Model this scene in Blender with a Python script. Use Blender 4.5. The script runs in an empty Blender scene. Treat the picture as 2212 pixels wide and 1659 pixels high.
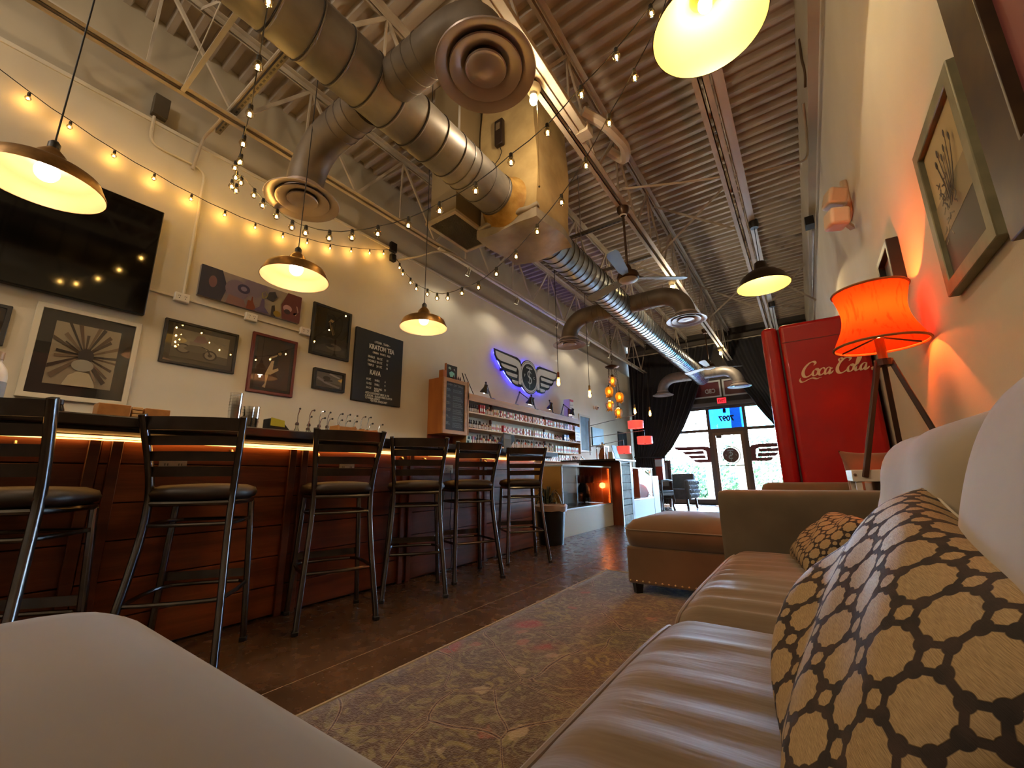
import bpy, bmesh, math, random
from mathutils import Vector, Matrix
random.seed(7)
PI = math.pi
S = bpy.context.scene
COL = S.collection
# ---------------------------------------------------------------- camera, world, sun, exposure
cam = bpy.data.cameras.new('camera')
cam.sensor_width = 36.0
cam.lens = 14.526
cam.clip_start = 0.02
co = bpy.data.objects.new('camera', cam)
COL.objects.link(co)
RIGHT, DOWN, FWD = (0.81743, 0.57593, -0.01067), (-0.13558, 0.17436, -0.9753), (-0.55984, 0.79869, 0.22062)
co.matrix_world = Matrix(((RIGHT[0], -DOWN[0], -FWD[0], 0.0), (RIGHT[1], -DOWN[1], -FWD[1], 0.0),
                          (RIGHT[2], -DOWN[2], -FWD[2], 0.80), (0, 0, 0, 1)))
S.camera = co
W = bpy.data.worlds.new('sky'); S.world = W; W.use_nodes = True
wn = W.node_tree; bg = wn.nodes['Background']
sky = wn.nodes.new('ShaderNodeTexSky'); sky.sky_type = 'HOSEK_WILKIE'
sky.sun_direction = (0.35, 0.75, 0.75); sky.turbidity = 2.6; sky.ground_albedo = 0.45
wn.links.new(sky.outputs[0], bg.inputs[0])
bg.inputs[1].default_value = 80.0
sd = bpy.data.lights.new('sun', 'SUN'); sd.energy = 38.0; sd.angle = 0.01; sd.color = (1.0, 0.97, 0.9)
so = bpy.data.objects.new('sun', sd); COL.objects.link(so)
so.rotation_euler = Vector((-0.30, -0.62, -0.85)).to_track_quat('-Z', 'Y').to_euler()
S.view_settings.view_transform = 'Standard'
S.view_settings.look = 'None'
S.view_settings.gamma = 1.0
S.view_settings.use_curve_mapping = False
S.view_settings.exposure = 2.15
S.cycles.sample_clamp_indirect = 4.0
S.cycles.caustics_reflective = False
S.cycles.caustics_refractive = False
REAR_FILL_W = 14.0
PENDANT_W, FOTO_W, BARE_W, STRING_W, LAMP_W, TRACK_W = 1.7, 3.4, 6.0, 0.16, 5.5, 2.0

# ---------------------------------------------------------------- materials
def C(h):
    h = h.lstrip('#')
    o = []
    for i in (0, 2, 4):
        c = int(h[i:i+2], 16) / 255
        o.append(c / 12.92 if c <= 0.04045 else ((c + 0.055) / 1.055) ** 2.4)
    return (o[0], o[1], o[2], 1.0)
_M = {}
def nd(t, kind, **k):
    n = t.nodes.new(kind)
    for a, b in k.items():
        setattr(n, a, b)
    return n
def M(name, col, rough=0.5, metal=0.0, col2=None, vs=6.0, stretch=(1, 1, 1), bump=0.0, bs=40.0, bstretch=(1, 1, 1),
      spec=0.5, emit=None, es=0.0, coat=0.0, sheen=0.0, lo=0.35, hi=0.65, det=4.0, aniso=0.0):
    """procedural Principled material: two-colour noise, noise bump"""
    if name in _M: return _M[name]
    m = bpy.data.materials.new(name); m.use_nodes = True
    t = m.node_tree; p = t.nodes['Principled BSDF']
    p.inputs['Base Color'].default_value = C(col)
    p.inputs['Roughness'].default_value = rough
    p.inputs['Metallic'].default_value = metal
    p.inputs['Specular IOR Level'].default_value = spec
    p.inputs['Coat Weight'].default_value = coat
    p.inputs['Sheen Weight'].default_value = sheen
    if emit:
        p.inputs['Emission Color'].default_value = C(emit); p.inputs['Emission Strength'].default_value = es
    if col2 or bump:
        tc = nd(t, 'ShaderNodeTexCoord')
    if col2:
        mp = nd(t, 'ShaderNodeMapping'); mp.inputs['Scale'].default_value = stretch
        n = nd(t, 'ShaderNodeTexNoise'); n.inputs['Scale'].default_value = vs; n.inputs['Detail'].default_value = det
        r = nd(t, 'ShaderNodeValToRGB')
        r.color_ramp.elements[0].position = lo; r.color_ramp.elements[0].color = C(col)
        r.color_ramp.elements[1].position = hi; r.color_ramp.elements[1].color = C(col2)
        t.links.new(tc.outputs['Object'], mp.inputs[0]); t.links.new(mp.outputs[0], n.inputs['Vector'])
        t.links.new(n.outputs[0], r.inputs[0]); t.links.new(r.outputs[0], p.inputs['Base Color'])
    if bump:
        mp2 = nd(t, 'ShaderNodeMapping'); mp2.inputs['Scale'].default_value = bstretch
        n2 = nd(t, 'ShaderNodeTexNoise'); n2.inputs['Scale'].default_value = bs; n2.inputs['Detail'].default_value = 3.0
        b = nd(t, 'ShaderNodeBump'); b.inputs['Strength'].default_value = bump; b.inputs['Distance'].default_value = 0.02
        t.links.new(tc.outputs['Object'], mp2.inputs[0]); t.links.new(mp2.outputs[0], n2.inputs['Vector'])
        t.links.new(n2.outputs[0], b.inputs['Height']); t.links.new(b.outputs[0], p.inputs['Normal'])
    _M[name] = m
    return m
def EM(name, col, s):
    if name in _M: return _M[name]
    m = bpy.data.materials.new(name); m.use_nodes = True
    t = m.node_tree; t.nodes.remove(t.nodes['Principled BSDF'])
    e = nd(t, 'ShaderNodeEmission'); e.inputs[0].default_value = C(col); e.inputs[1].default_value = s
    t.links.new(e.outputs[0], t.nodes['Material Output'].inputs[0])
    _M[name] = m
    return m
def GLASS(name, tint='ffffff', refl=0.08, rough=0.02, body=0.0, bcol='ffffff'):
    """thin pane: transparent + a mirror share (+ a diffuse film share)"""
    if name in _M: return _M[name]
    m = bpy.data.materials.new(name); m.use_nodes = True
    t = m.node_tree; t.nodes.remove(t.nodes['Principled BSDF'])
    tr = nd(t, 'ShaderNodeBsdfTransparent'); tr.inputs[0].default_value = C(tint)
    gl = nd(t, 'ShaderNodeBsdfGlossy'); gl.inputs['Roughness'].default_value = rough
    fr = nd(t, 'ShaderNodeFresnel'); fr.inputs[0].default_value = 1.5
    mu = nd(t, 'ShaderNodeMath', operation='MULTIPLY_ADD'); mu.inputs[1].default_value = 0.7; mu.inputs[2].default_value = refl * 0.4
    mx = nd(t, 'ShaderNodeMixShader')
    t.links.new(fr.outputs[0], mu.inputs[0]); t.links.new(mu.outputs[0], mx.inputs[0])
    base = tr
    if body > 0:
        df = nd(t, 'ShaderNodeBsdfDiffuse'); df.inputs[0].default_value = C(bcol)
        tl = nd(t, 'ShaderNodeBsdfTranslucent'); tl.inputs[0].default_value = C(bcol)
        m0 = nd(t, 'ShaderNodeMixShader'); m0.inputs[0].default_value = 0.5
        t.links.new(df.outputs[0], m0.inputs[1]); t.links.new(tl.outputs[0], m0.inputs[2])
        m1 = nd(t, 'ShaderNodeMixShader'); m1.inputs[0].default_value = body
        t.links.new(tr.outputs[0], m1.inputs[1]); t.links.new(m0.outputs[0], m1.inputs[2])
        base = m1
    t.links.new(base.outputs[0], mx.inputs[1]); t.links.new(gl.outputs[0], mx.inputs[2])
    t.links.new(mx.outputs[0], t.nodes['Material Output'].inputs[0])
    _M[name] = m
    return m
def SHADE(name, col, tl=0.6, wrinkle=0.0):
    """lamp-shade cloth: part diffuse, part translucent"""
    if name in _M: return _M[name]
    m = bpy.data.materials.new(name); m.use_nodes = True
    t = m.node_tree; t.nodes.remove(t.nodes['Principled BSDF'])
    d = nd(t, 'ShaderNodeBsdfDiffuse'); tr = nd(t, 'ShaderNodeBsdfTranslucent'); mx = nd(t, 'ShaderNodeMixShader')
    d.inputs[0].default_value = C(col); tr.inputs[0].default_value = C(col); mx.inputs[0].default_value = tl
    if wrinkle:
        tc = nd(t, 'ShaderNodeTexCoord'); mp = nd(t, 'ShaderNodeMapping'); mp.inputs['Scale'].default_value = (14, 14, 1.2)
        n = nd(t, 'ShaderNodeTexNoise'); n.inputs['Scale'].default_value = 4.0; n.inputs['Detail'].default_value = 3.0
        r = nd(t, 'ShaderNodeValToRGB')
        a = C(col); r.color_ramp.elements[0].position = 0.30; r.color_ramp.elements[0].color = (a[0]*wrinkle, a[1]*wrinkle, a[2]*wrinkle, 1)
        r.color_ramp.elements[1].position = 0.44; r.color_ramp.elements[1].color = a
        t.links.new(tc.outputs['Object'], mp.inputs[0]); t.links.new(mp.outputs[0], n.inputs['Vector']); t.links.new(n.outputs[0], r.inputs[0])
        t.links.new(r.outputs[0], d.inputs[0]); t.links.new(r.outputs[0], tr.inputs[0])
    t.links.new(d.outputs[0], mx.inputs[1]); t.links.new(tr.outputs[0], mx.inputs[2])
    t.links.new(mx.outputs[0], t.nodes['Material Output'].inputs[0])
    _M[name] = m
    return m

# ---------------------------------------------------------------- mesh builder
class B:
    def __init__(s):
        s.v = []; s.f = []; s.mi = []; s.uv = {}
    def add(s, vs, fs, mi=0):
        o = len(s.v); s.v.extend([tuple(v) for v in vs])
        for f in fs:
            s.f.append(tuple(i + o for i in f)); s.mi.append(mi)
        return o
    def box(s, c, d, rz=0.0, mi=0, rot=None):
        hx, hy, hz = d[0]/2, d[1]/2, d[2]/2
        R = rot if rot is not None else Matrix.Rotation(rz, 3, 'Z')
        c = Vector(c)
        vs = [c + R @ Vector((x*hx, y*hy, z*hz)) for x in (-1, 1) for y in (-1, 1) for z in (-1, 1)]
        s.add(vs, [(0,1,3,2),(4,6,7,5),(0,4,5,1),(2,3,7,6),(0,2,6,4),(1,5,7,3)], mi); return s
    def span(s, a, b, mi=0):
        return s.box([(a[i]+b[i])/2 for i in range(3)], [abs(b[i]-a[i]) for i in range(3)], mi=mi)
    def bar(s, p, q, w, h=None, mi=0, up=(0, 0, 1)):
        """rectangular bar from p to q; w across, h along 'up'"""
        h = w if h is None else h
        p = Vector(p); q = Vector(q); d = (q - p); L = d.length; d.normalize()
        u = Vector(up)
        if abs(d.dot(u)) > 0.98: u = Vector((1, 0, 0)) if abs(d.x) < 0.9 else Vector((0, 1, 0))
        x = d.cross(u).normalized(); z = x.cross(d)
        R = Matrix((x, d, z)).transposed()
        return s.box((p+q)/2, (w, L, h), mi=mi, rot=R)
    def tube(s, path, r, n=8, closed=False, mi=0, cap=True):
        P = [Vector(p) for p in path]; m = len(P)
        rr = r if isinstance(r, (list, tuple)) else [r]*m
        T = []
        for i in range(m):
            a = P[(i-1) % m] if (closed or i > 0) else P[i]
            b = P[(i+1) % m] if (closed or i < m-1) else P[i]
            T.append((b-a).normalized())
        u = Vector((0, 0, 1)) if abs(T[0].z) < 0.9 else Vector((1, 0, 0))
        x = T[0].cross(u).normalized(); vs = []
        for i in range(m):
            x = (x - T[i]*x.dot(T[i])).normalized(); y = T[i].cross(x)
            for k in range(n):
                a = 2*PI*k/n
                vs.append(P[i] + (x*math.cos(a) + y*math.sin(a))*rr[i])
        fs = []
        for i in range(m if closed else m-1):
            j = (i+1) % m
            for k in range(n):
                l = (k+1) % n
                fs.append((i*n+k, i*n+l, j*n+l, j*n+k))
        if cap and not closed:
            fs.append(tuple(range(n-1, -1, -1))); fs.append(tuple((m-1)*n+k for k in range(n)))
        s.add(vs, fs, mi); return s
    def cyl(s, p, q, r0, r1=None, n=16, mi=0):
        return s.tube([p, q], [r0, r0 if r1 is None else r1], n, mi=mi)
    def lathe(s, prof, n=24, c=(0, 0, 0), mi=0, cap0=False, cap1=False, sx=1.0, sy=1.0, rot=None):
        vs = []
        for r, z in prof:
            for k in range(n):
                a = 2*PI*k/n
                v = Vector((r*math.cos(a)*sx, r*math.sin(a)*sy, z))
                if rot is not None: v = rot @ v
                vs.append(v + Vector(c))
        fs = []
        for i in range(len(prof)-1):
            for k in range(n):
                l = (k+1) % n
                fs.append((i*n+k, i*n+l, (i+1)*n+l, (i+1)*n+k))
        if cap0: fs.append(tuple(range(n-1, -1, -1)))
        if cap1: fs.append(tuple((len(prof)-1)*n+k for k in range(n)))
        s.add(vs, fs, mi); return s
    def ball(s, c, r, n=12, m=8, mi=0, sz=1.0):
        pr = [(max(1e-4, r*math.sin(PI*i/m)), -r*sz*math.cos(PI*i/m)) for i in range(m+1)]
        return s.lathe(pr, n, c, mi)
    def prism(s, poly, o, u, v, n, t, mi=0):
        """extrude a 2D polygon (in u,v from o) by t along n"""
        o = Vector(o); u = Vector(u); v = Vector(v); n = Vector(n); k = len(poly)
        a = [o + u*p[0] + v*p[1] for p in poly]
        b = [q + n*t for q in a]
        fs = [tuple(range(k-1, -1, -1)), tuple(range(k, 2*k))]
        for i in range(k):
            j = (i+1) % k; fs.append((i, j, k+j, k+i))
        s.add(a+b, fs, mi); return s
    def ring(s, w, h, b, o, u, v, n, t, mi=0):
        """rectangular picture-frame ring w x h, bar b, thickness t, lower-left corner o"""
        o = Vector(o); u = Vector(u); v = Vector(v); n = Vector(n)
        A = [(0, 0), (w, 0), (w, h), (0, h)]; I = [(b, b), (w-b, b), (w-b, h-b), (b, h-b)]
        vs = [o + u*p[0] + v*p[1] for p in A+I] + [o + u*p[0] + v*p[1] + n*t for p in A+I]
        fs = []
        for i in range(4):
            j = (i+1) % 4
            fs += [(i, j, 4+j, 4+i), (8+i, 12+i, 12+j, 8+j), (i, 8+i, 8+j, j), (4+i, 4+j, 12+j, 12+i)]
        s.add(vs, fs, mi); return s
    def grid(s, nu, nv, fn, mi=0, close_u=False):
        o = len(s.v)
        s.v.extend([tuple(fn(i/(nu if close_u else nu-1), j/(nv-1))) for j in range(nv) for i in range(nu)])
        for j in range(nv-1):
            for i in range(nu if close_u else nu-1):
                k = (i+1) % nu
                q = (o+j*nu+i, o+j*nu+k, o+(j+1)*nu+k, o+(j+1)*nu+i)
                s.uv[len(s.f)] = [(i/(nu-1), j/(nv-1)), ((i+1)/(nu-1), j/(nv-1)), ((i+1)/(nu-1), (j+1)/(nv-1)), (i/(nu-1), (j+1)/(nv-1))]
                s.f.append(q); s.mi.append(mi)
        return s
    def build(s, name, mats, parent=None, w=False, smooth=False, bevel=0.0, seg=2, kind=None, sub=0, solid=0.0, ang=40, label=None):
        me = bpy.data.meshes.new(name)
        vs = s.v
        if w and parent is not None:
            off = Vector((0, 0, 0)); q = parent
            while q is not None:
                off += q.location; q = q.parent
            vs = [(a[0]-off.x, a[1]-off.y, a[2]-off.z) for a in s.v]
        me.from_pydata(vs, [], s.f)
        if not isinstance(mats, (list, tuple)): mats = [mats]
        for m in mats: me.materials.append(m)
        me.polygons.foreach_set('material_index', s.mi)
        if s.uv:
            ul = me.uv_layers.new(name='UVMap')
            for fi, uvs in s.uv.items():
                for li, c in zip(me.polygons[fi].loop_indices, uvs): ul.data[li].uv = c
        bm = bmesh.new(); bm.from_mesh(me); bmesh.ops.recalc_face_normals(bm, faces=bm.faces); bm.to_mesh(me); bm.free()
        if smooth:
            me.polygons.foreach_set('use_smooth', [True]*len(me.polygons))
            me.set_sharp_from_angle(angle=math.radians(ang))
        o = bpy.data.objects.new(name, me); COL.objects.link(o)
        if parent is not None: o.parent = parent
        if kind: o['kind'] = kind
        if label: o['label'] = label
        if solid:
            md = o.modifiers.new('s', 'SOLIDIFY'); md.thickness = solid
        if bevel:
            md = o.modifiers.new('b', 'BEVEL'); md.width = bevel; md.segments = seg; md.limit_method = 'ANGLE'; md.angle_limit = math.radians(40)
            me.polygons.foreach_set('use_smooth', [True]*len(me.polygons)); md.harden_normals = False
            if not smooth: me.set_sharp_from_angle(angle=math.radians(60))
        if sub:
            md = o.modifiers.new('u', 'SUBSURF'); md.levels = sub; md.render_levels = sub
        return o
def T(name, label, cat, loc=(0, 0, 0), rz=0.0, group=None):
    o = bpy.data.objects.new(name, None); COL.objects.link(o)
    o.empty_display_size = 0.05
    o.location = loc; o.rotation_euler = (0, 0, rz)
    o['label'] = label; o['category'] = cat
    if group: o['group'] = group
    return o
def tag(o, label, cat, group=None):
    o['label'] = label; o['category'] = cat
    if group: o['group'] = group
    return o
def kids(o): return [c for c in bpy.data.objects if c.parent is o]
_KID = {}
def dup(root, loc, rz=None, label=None, group=None):
    if root.name not in _KID:
        k = []
        for c in kids(root): k.append((c, kids(c)))
        _KID[root.name] = k
    r = root.copy(); COL.objects.link(r); r.location = loc
    if rz is not None: r.rotation_euler = (0, 0, rz)
    if label: r['label'] = label
    if group: r['group'] = group
    for c, gs in _KID[root.name]:
        d = c.copy(); COL.objects.link(d); d.parent = r
        for g in gs:
            e = g.copy(); COL.objects.link(e); e.parent = d
    return r
def put(mesh_obj, parent, loc=(0, 0, 0), rot=(0, 0, 0), name=None):
    """a further part sharing the mesh of mesh_obj"""
    o = mesh_obj.copy(); COL.objects.link(o); o.parent = parent; o.location = loc; o.rotation_euler = rot
    return o
def lamp(name, loc, power, col, r=0.03, parent=None, spot=None, to=None):
    l = bpy.data.lights.new(name, 'SPOT' if spot else 'POINT'); l.energy = power; l.color = C(col)[:3]; l.shadow_soft_size = r
    if spot: l.spot_size = spot; l.spot_blend = 0.5
    o = bpy.data.objects.new(name, l); COL.objects.link(o)
    if parent is not None: o.parent = parent
    o.location = loc
    if to is not None: o.rotation_euler = Vector(to).to_track_quat('-Z', 'Y').to_euler()
    return o
_DG = [None]
def text(body, size, mat, parent, o, u, v, n, mirror=False, name='lettering', depth=0.002, align='LEFT', sx=1.0, bold=0.0, w=True, spacing=1.0):
    """flat lettering standing proud of a surface; u along the line, v up, n out of the surface"""
    cu = bpy.data.curves.new(name, 'FONT'); cu.body = body; cu.size = size; cu.align_x = align; cu.extrude = depth; cu.offset = bold; cu.space_character = spacing
    ob = bpy.data.objects.new(name, cu); COL.objects.link(ob)
    dg = bpy.context.evaluated_depsgraph_get()
    me = bpy.data.meshes.new_from_object(ob.evaluated_get(dg))
    bpy.data.objects.remove(ob); bpy.data.curves.remove(cu)
    o = Vector(o); u = Vector(u)*sx*(-1 if mirror else 1); v = Vector(v); n = Vector(n)
    off = Vector((0, 0, 0))
    if w and parent is not None:
        q = parent
        while q is not None: off += q.location; q = q.parent
    for vt in me.vertices:
        c = vt.co; vt.co = o + u*c.x + v*c.y + n*(c.z + depth) - off
    me.materials.clear(); me.materials.append(mat)
    ob = bpy.data.objects.new(name, me); COL.objects.link(ob)
    if parent is not None: ob.parent = parent
    return ob
XW, XE, YF, YB, ZC = -4.30, 0.53, 12.70, -3.0, 4.88      # room: left wall, right wall, front wall, back wall, deck underside
LW = dict(u=(0, 1, 0), v=(0, 0, 1), n=(1, 0, 0))          # frames of the three walls
RW = dict(u=(0, -1, 0), v=(0, 0, 1), n=(-1, 0, 0))
FW = dict(u=(1, 0, 0), v=(0, 0, 1), n=(0, -1, 0))

ORD = ['first', 'second', 'third', 'fourth', 'fifth', 'sixth', 'seventh', 'eighth', 'ninth', 'tenth', 'eleventh', 'twelfth', 'thirteenth', 'fourteenth', 'fifteenth', 'sixteenth', 'seventeenth', 'eighteenth', 'nineteenth', 'twentieth', '21st', '22nd', '23rd', '24th', '25th', '26th', '27th', '28th', '29th', '30th']
# ---------------------------------------------------------------- materials of the room
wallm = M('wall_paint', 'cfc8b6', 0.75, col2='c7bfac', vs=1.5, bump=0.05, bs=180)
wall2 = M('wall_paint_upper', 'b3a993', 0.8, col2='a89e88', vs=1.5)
steel = M('painted_steel', 'b9ae9c', 0.55, col2='a99d8a', vs=5)
deckm = M('deck_paint', 'b9ae9e', 0.6, col2='a3978a', vs=1.2, stretch=(1, 3, 1))
darkm = M('black_metal', '0d0c0c', 0.4)
blackp = M('black_plastic', '0b0b0c', 0.45)
whitep = M('white_plastic', 'd9d4c8', 0.45)
brass = M('brushed_brass', 'a07a48', 0.34, 0.9, col2='8a6a40', vs=30)
cordm = M('cord_black', '0e0b0a', 0.6)
chrome = M('chrome', 'c8ccd0', 0.15, 1.0)
# floor: stained polished concrete, each saw-cut panel a slab
def floor_mat():
    m = bpy.data.materials.new('stained_concrete'); m.use_nodes = True
    t = m.node_tree; p = t.nodes['Principled BSDF']
    tc = nd(t, 'ShaderNodeTexCoord')
    n1 = nd(t, 'ShaderNodeTexNoise'); n1.inputs['Scale'].default_value = 1.4; n1.inputs['Detail'].default_value = 6; n1.inputs['Distortion'].default_value = 0.6
    n2 = nd(t, 'ShaderNodeTexNoise'); n2.inputs['Scale'].default_value = 14; n2.inputs['Detail'].default_value = 5
    r = nd(t, 'ShaderNodeValToRGB'); e = r.color_ramp.elements
    e[0].position = 0.3; e[0].color = C('3c2a1c'); e[1].position = 0.72; e[1].color = C('6a4c33')
    x = e.new(0.5); x.color = C('523a27')
    mx = nd(t, 'ShaderNodeMix', data_type='FLOAT'); mx.inputs[0].default_value = 0.35
    t.links.new(tc.outputs['Object'], n1.inputs['Vector']); t.links.new(tc.outputs['Object'], n2.inputs['Vector'])
    t.links.new(n1.outputs[0], mx.inputs[2]); t.links.new(n2.outputs[0], mx.inputs[3])
    t.links.new(mx.outputs[0], r.inputs[0]); t.links.new(r.outputs[0], p.inputs['Base Color'])
    rr = nd(t, 'ShaderNodeMapRange'); rr.inputs['To Min'].default_value = 0.24; rr.inputs['To Max'].default_value = 0.30
    t.links.new(n2.outputs[0], rr.inputs[0]); t.links.new(rr.outputs[0], p.inputs['Roughness'])
    p.inputs['Specular IOR Level'].default_value = 0.55
    return m
fm = floor_mat()
fl = B().span((XW-0.3, YB-0.2, -0.12), (XE+0.3, YF+0.02, -0.003)).build('floor', M('joint_sand', 'c0a484', 0.9))
fl['kind'] = 'structure'
xs = [XW-0.2, -1.83, XE+0.2]; ys = [YB, -0.75, 3.66, 8.1, YF]
for i in range(2):
    for j in range(4):
        B().span((xs[i]+0.005, ys[j]+0.005, -0.03), (xs[i+1]-0.005, ys[j+1]-0.005, 0)).build('slab', fm, fl)
def struct(o):
    o['kind'] = 'structure'; return o
# walls
wl = struct(B().span((XW-0.2, YB, 0), (XW, YF+0.2, 3.88)).build('wall_left', wallm))
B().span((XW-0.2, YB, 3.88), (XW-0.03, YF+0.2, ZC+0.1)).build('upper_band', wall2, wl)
B().span((XW-0.19, YB, 3.87), (XW+0.012, YF-0.9, 3.905)).build('ledge', wallm, wl, bevel=0.004)
wr = struct(B().span((XE, YB, 0), (XE+0.2, YF+0.2, ZC+0.1)).build('wall_right', wallm))
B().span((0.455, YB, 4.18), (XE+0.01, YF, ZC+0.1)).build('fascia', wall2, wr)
wb = struct(B().span((XW-0.2, YB-0.2, 0), (XE+0.2, YB, ZC+0.1)).build('wall_back', wallm))
# front wall with openings: storefront x -3.92..0.40 z 0..2.66, sign windows z 2.95..3.42
fwm = M('front_wall', '4a4642', 0.7, col2='3f3b38', vs=3)
b = B()
for a, c in (((XW, 0), (-3.92, ZC)), ((0.40, 0), (XE, ZC)), ((-3.92, 2.66), (0.40, 2.95)), ((-3.92, 3.44), (0.40, ZC)), ((-3.92, 2.95), (-3.30, 3.44)), ((-0.10, 2.95), (0.40, 3.44)), ((-1.725, 2.95), (-1.685, 3.44))):
    b.span((a[0], YF, a[1]), (c[0], YF+0.16, c[1]))
wf = struct(b.build('wall_front', fwm))
B().span((-3.92, YF-0.05, 2.70), (0.40, YF, 2.80)).build('soffit_rail', M('grey_header', '6f6a66', 0.6), wf)
B().span((XW, YF-0.20, 4.34), (XE, YF-0.02, 4.62)).build('header_beam', M('grey_header2', '57524d', 0.6), wf)
# corrugated roof deck: trapezoid ribs running across the room
b = B(); y = YB; prof = []
while y < YF+0.1:
    prof += [(y, ZC), (y+0.048, ZC), (y+0.064, ZC+0.065), (y+0.136, ZC+0.065)]; y += 0.152
vs = []
for (yy, zz) in prof: vs += [(XW-0.15, yy, zz), (XE+0.05, yy, zz)]
b.add(vs, [(2*i, 2*i+1, 2*i+3, 2*i+2) for i in range(len(prof)-1)])
ce = struct(b.build('ceiling', deckm))
# ---------------------------------------------------------------- steel joists
def joist(x, label):
    t = T('roof_joist', label, 'joist', (x, 0, 3.88), group='open web steel joists under the roof deck')
    for nm, z in (('bottom_chord', 3.88), ('top_chord', 4.78)):
        b = B()
        for sx in (-1, 1):
            b.span((x+sx*0.012, YB, z), (x+sx*0.062, YF-0.1, z+0.010))
            b.span((x+sx*0.012, YB, z), (x+sx*0.019, YF-0.1, z+0.05 if nm == 'bottom_chord' else z-0.05))
        b.build(nm, steel, t, w=True)
    d1 = B().bar((0, 0, 0.04), (0, 0.61, 0.88), 0.022, 0.03).build('web', steel, t)
    d2 = B().bar((0, 0.61, 0.88), (0, 1.22, 0.04), 0.022, 0.03).build('web', steel, t)
    v1 = B().bar((0, 0.61, 0.02), (0, 0.61, 0.86), 0.018, 0.018).build('web', steel, t)
    y = -2.56; n = 0
    d1.location.y = d2.location.y = v1.location.y = y
    while y < 10.9:
        y += 1.22
        for q in (d1, d2, v1): put(q, t, (0, y, 0))
    return t
joist(-3.72, 'painted steel roof joist running along the left wall, with the spotlight rail below')
joist(-2.50, 'painted steel roof joist running above the spiral duct')
joist(-1.37, 'painted steel roof joist with bare bulbs fixed along its bottom')
joist(-0.29, 'painted steel roof joist nearest the right wall, with dark pendants under it')
# cross bracing between joists
def brace(x0, x1, y, lab):
    t = T('cross_brace', lab, 'brace', ((x0+x1)/2, y, 4.3))
    B().bar((x0, y, 3.92), (x1, y, 4.74), 0.004, 0.03).build('rod', steel, t, w=True)
    B().bar((x0, y+0.012, 4.74), (x1, y+0.012, 3.92), 0.004, 0.03).build('rod', steel, t, w=True)
brace(-3.72, -2.50, 0.72, 'crossed steel angles between the joists above the television')
brace(-2.50, -1.37, 6.6, 'crossed steel angles above the nearer ceiling fan')
brace(-1.37, -0.29, 9.0, 'crossed steel angles beyond the nearer fan, left of the small dark pendant')
brace(-0.29, XE, 9.0, 'crossed steel angles between the last joist and the right wall')
brace(-1.37, -0.29, 5.7, 'crossed steel angles above the nearer bell pendant')
brace(-3.72, -2.50, 8.8, 'crossed steel angles above the winged wall sign')
tag(B().bar((-3.72, 0.72, 3.87), (-2.50, 0.72, 3.87), 0.032, 0.006).build('bridging_angle', M('pale_angle', 'c6bfb0', 0.5)), 'pale flat steel angle joining two joists near the nearest duct', 'brace')
def strut(y, x0, x1, z, lab):
    t = T('strut_channel', lab, 'strut', ((x0+x1)/2, y, z))
    B().span((x0, y-0.02, z), (x1, y+0.02, z+0.04)).build('channel', M('galv_strut', '6d675f', 0.45, 0.6), t, w=True)
    b = B(); k = x0+0.05
    while k < x1-0.04:
        b.span((k, y-0.007, z-0.0015), (k+0.03, y+0.007, z)); k += 0.055
    b.build('slots', darkm, t, w=True, kind='stuff')
strut(1.08, -4.05, -2.36, 3.93, 'slotted steel strut carrying a conduit near the hanging bulb cluster')
strut(4.62, -2.50, -1.37, 3.96, 'slotted steel strut just beyond the duct box')
strut(5.75, -2.50, -1.37, 3.96, 'slotted steel strut behind the blades of the nearer fan')
def pipe(name, pts, r, lab, cat='conduit', m=None):
    # round the corners of a pipe run
    P = [Vector(p) for p in pts]; out = [P[0]]
    for i in range(1, len(P)-1):
        a = (P[i-1]-P[i]); c = (P[i+1]-P[i]); k = min(0.10, a.length*0.45, c.length*0.45)
        a.normalize(); c.normalize(); p0 = P[i]+a*k; p1 = P[i]+c*k
        for s in range(5):
            q = s/4; out.append(p0*(1-q)**2 + P[i]*2*q*(1-q) + p1*q*q)
    out.append(P[-1])
    return tag(B().tube(out, r, 8).build(name, m or steel, smooth=True), lab, cat)
pipe('conduit', [(-4.27, 1.00, 3.60), (-4.24, 1.03, 3.95), (-4.0, 1.04, 3.95), (-2.45, 1.04, 3.95)], 0.014, 'thin steel conduit running along the slotted strut to the duct')
pipe('conduit', [(-4.27, 3.34, 3.74), (-4.0, 3.5, 3.78), (-3.75, 3.62, 3.84), (-3.66, 3.8, 3.86), (-3.66, 7.0, 3.86)], 0.013, 'bent conduit from the black socket box to the spotlight rail')
pipe('conduit', [(-1.30, 4.05, 3.96), (-0.7, 4.35, 3.96), (-0.1, 4.62, 3.96), (0.44, 4.9, 4.05), (0.44, 4.4, 4.35)], 0.012, 'thin twin pipe crossing the roof to the right wall')
pipe('conduit', [(0.50, 6.6, 4.10), (0.50, 9.5, 4.10)], 0.018, 'thin pipe along the top of the right wall above the red cooler')
tag(B().span((0.40, 6.25, 4.02), (0.50, 6.42, 4.14)).build('junction_box', blackp, bevel=0.006), 'small black box high on the right wall', 'junction box')
# curved duct-tape coloured flex loop beside the joist
pipe('flex_hose', [(-1.25, 2.95, 4.05), (-1.12, 3.15, 4.0), (-1.05, 3.5, 3.98), (-1.13, 3.72, 4.0), (-1.25, 3.6, 4.1)], 0.05, 'fat pale hose looping beside the bare bulb joist', 'hose', M('pale_hose', 'b5a99a', 0.6))
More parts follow.
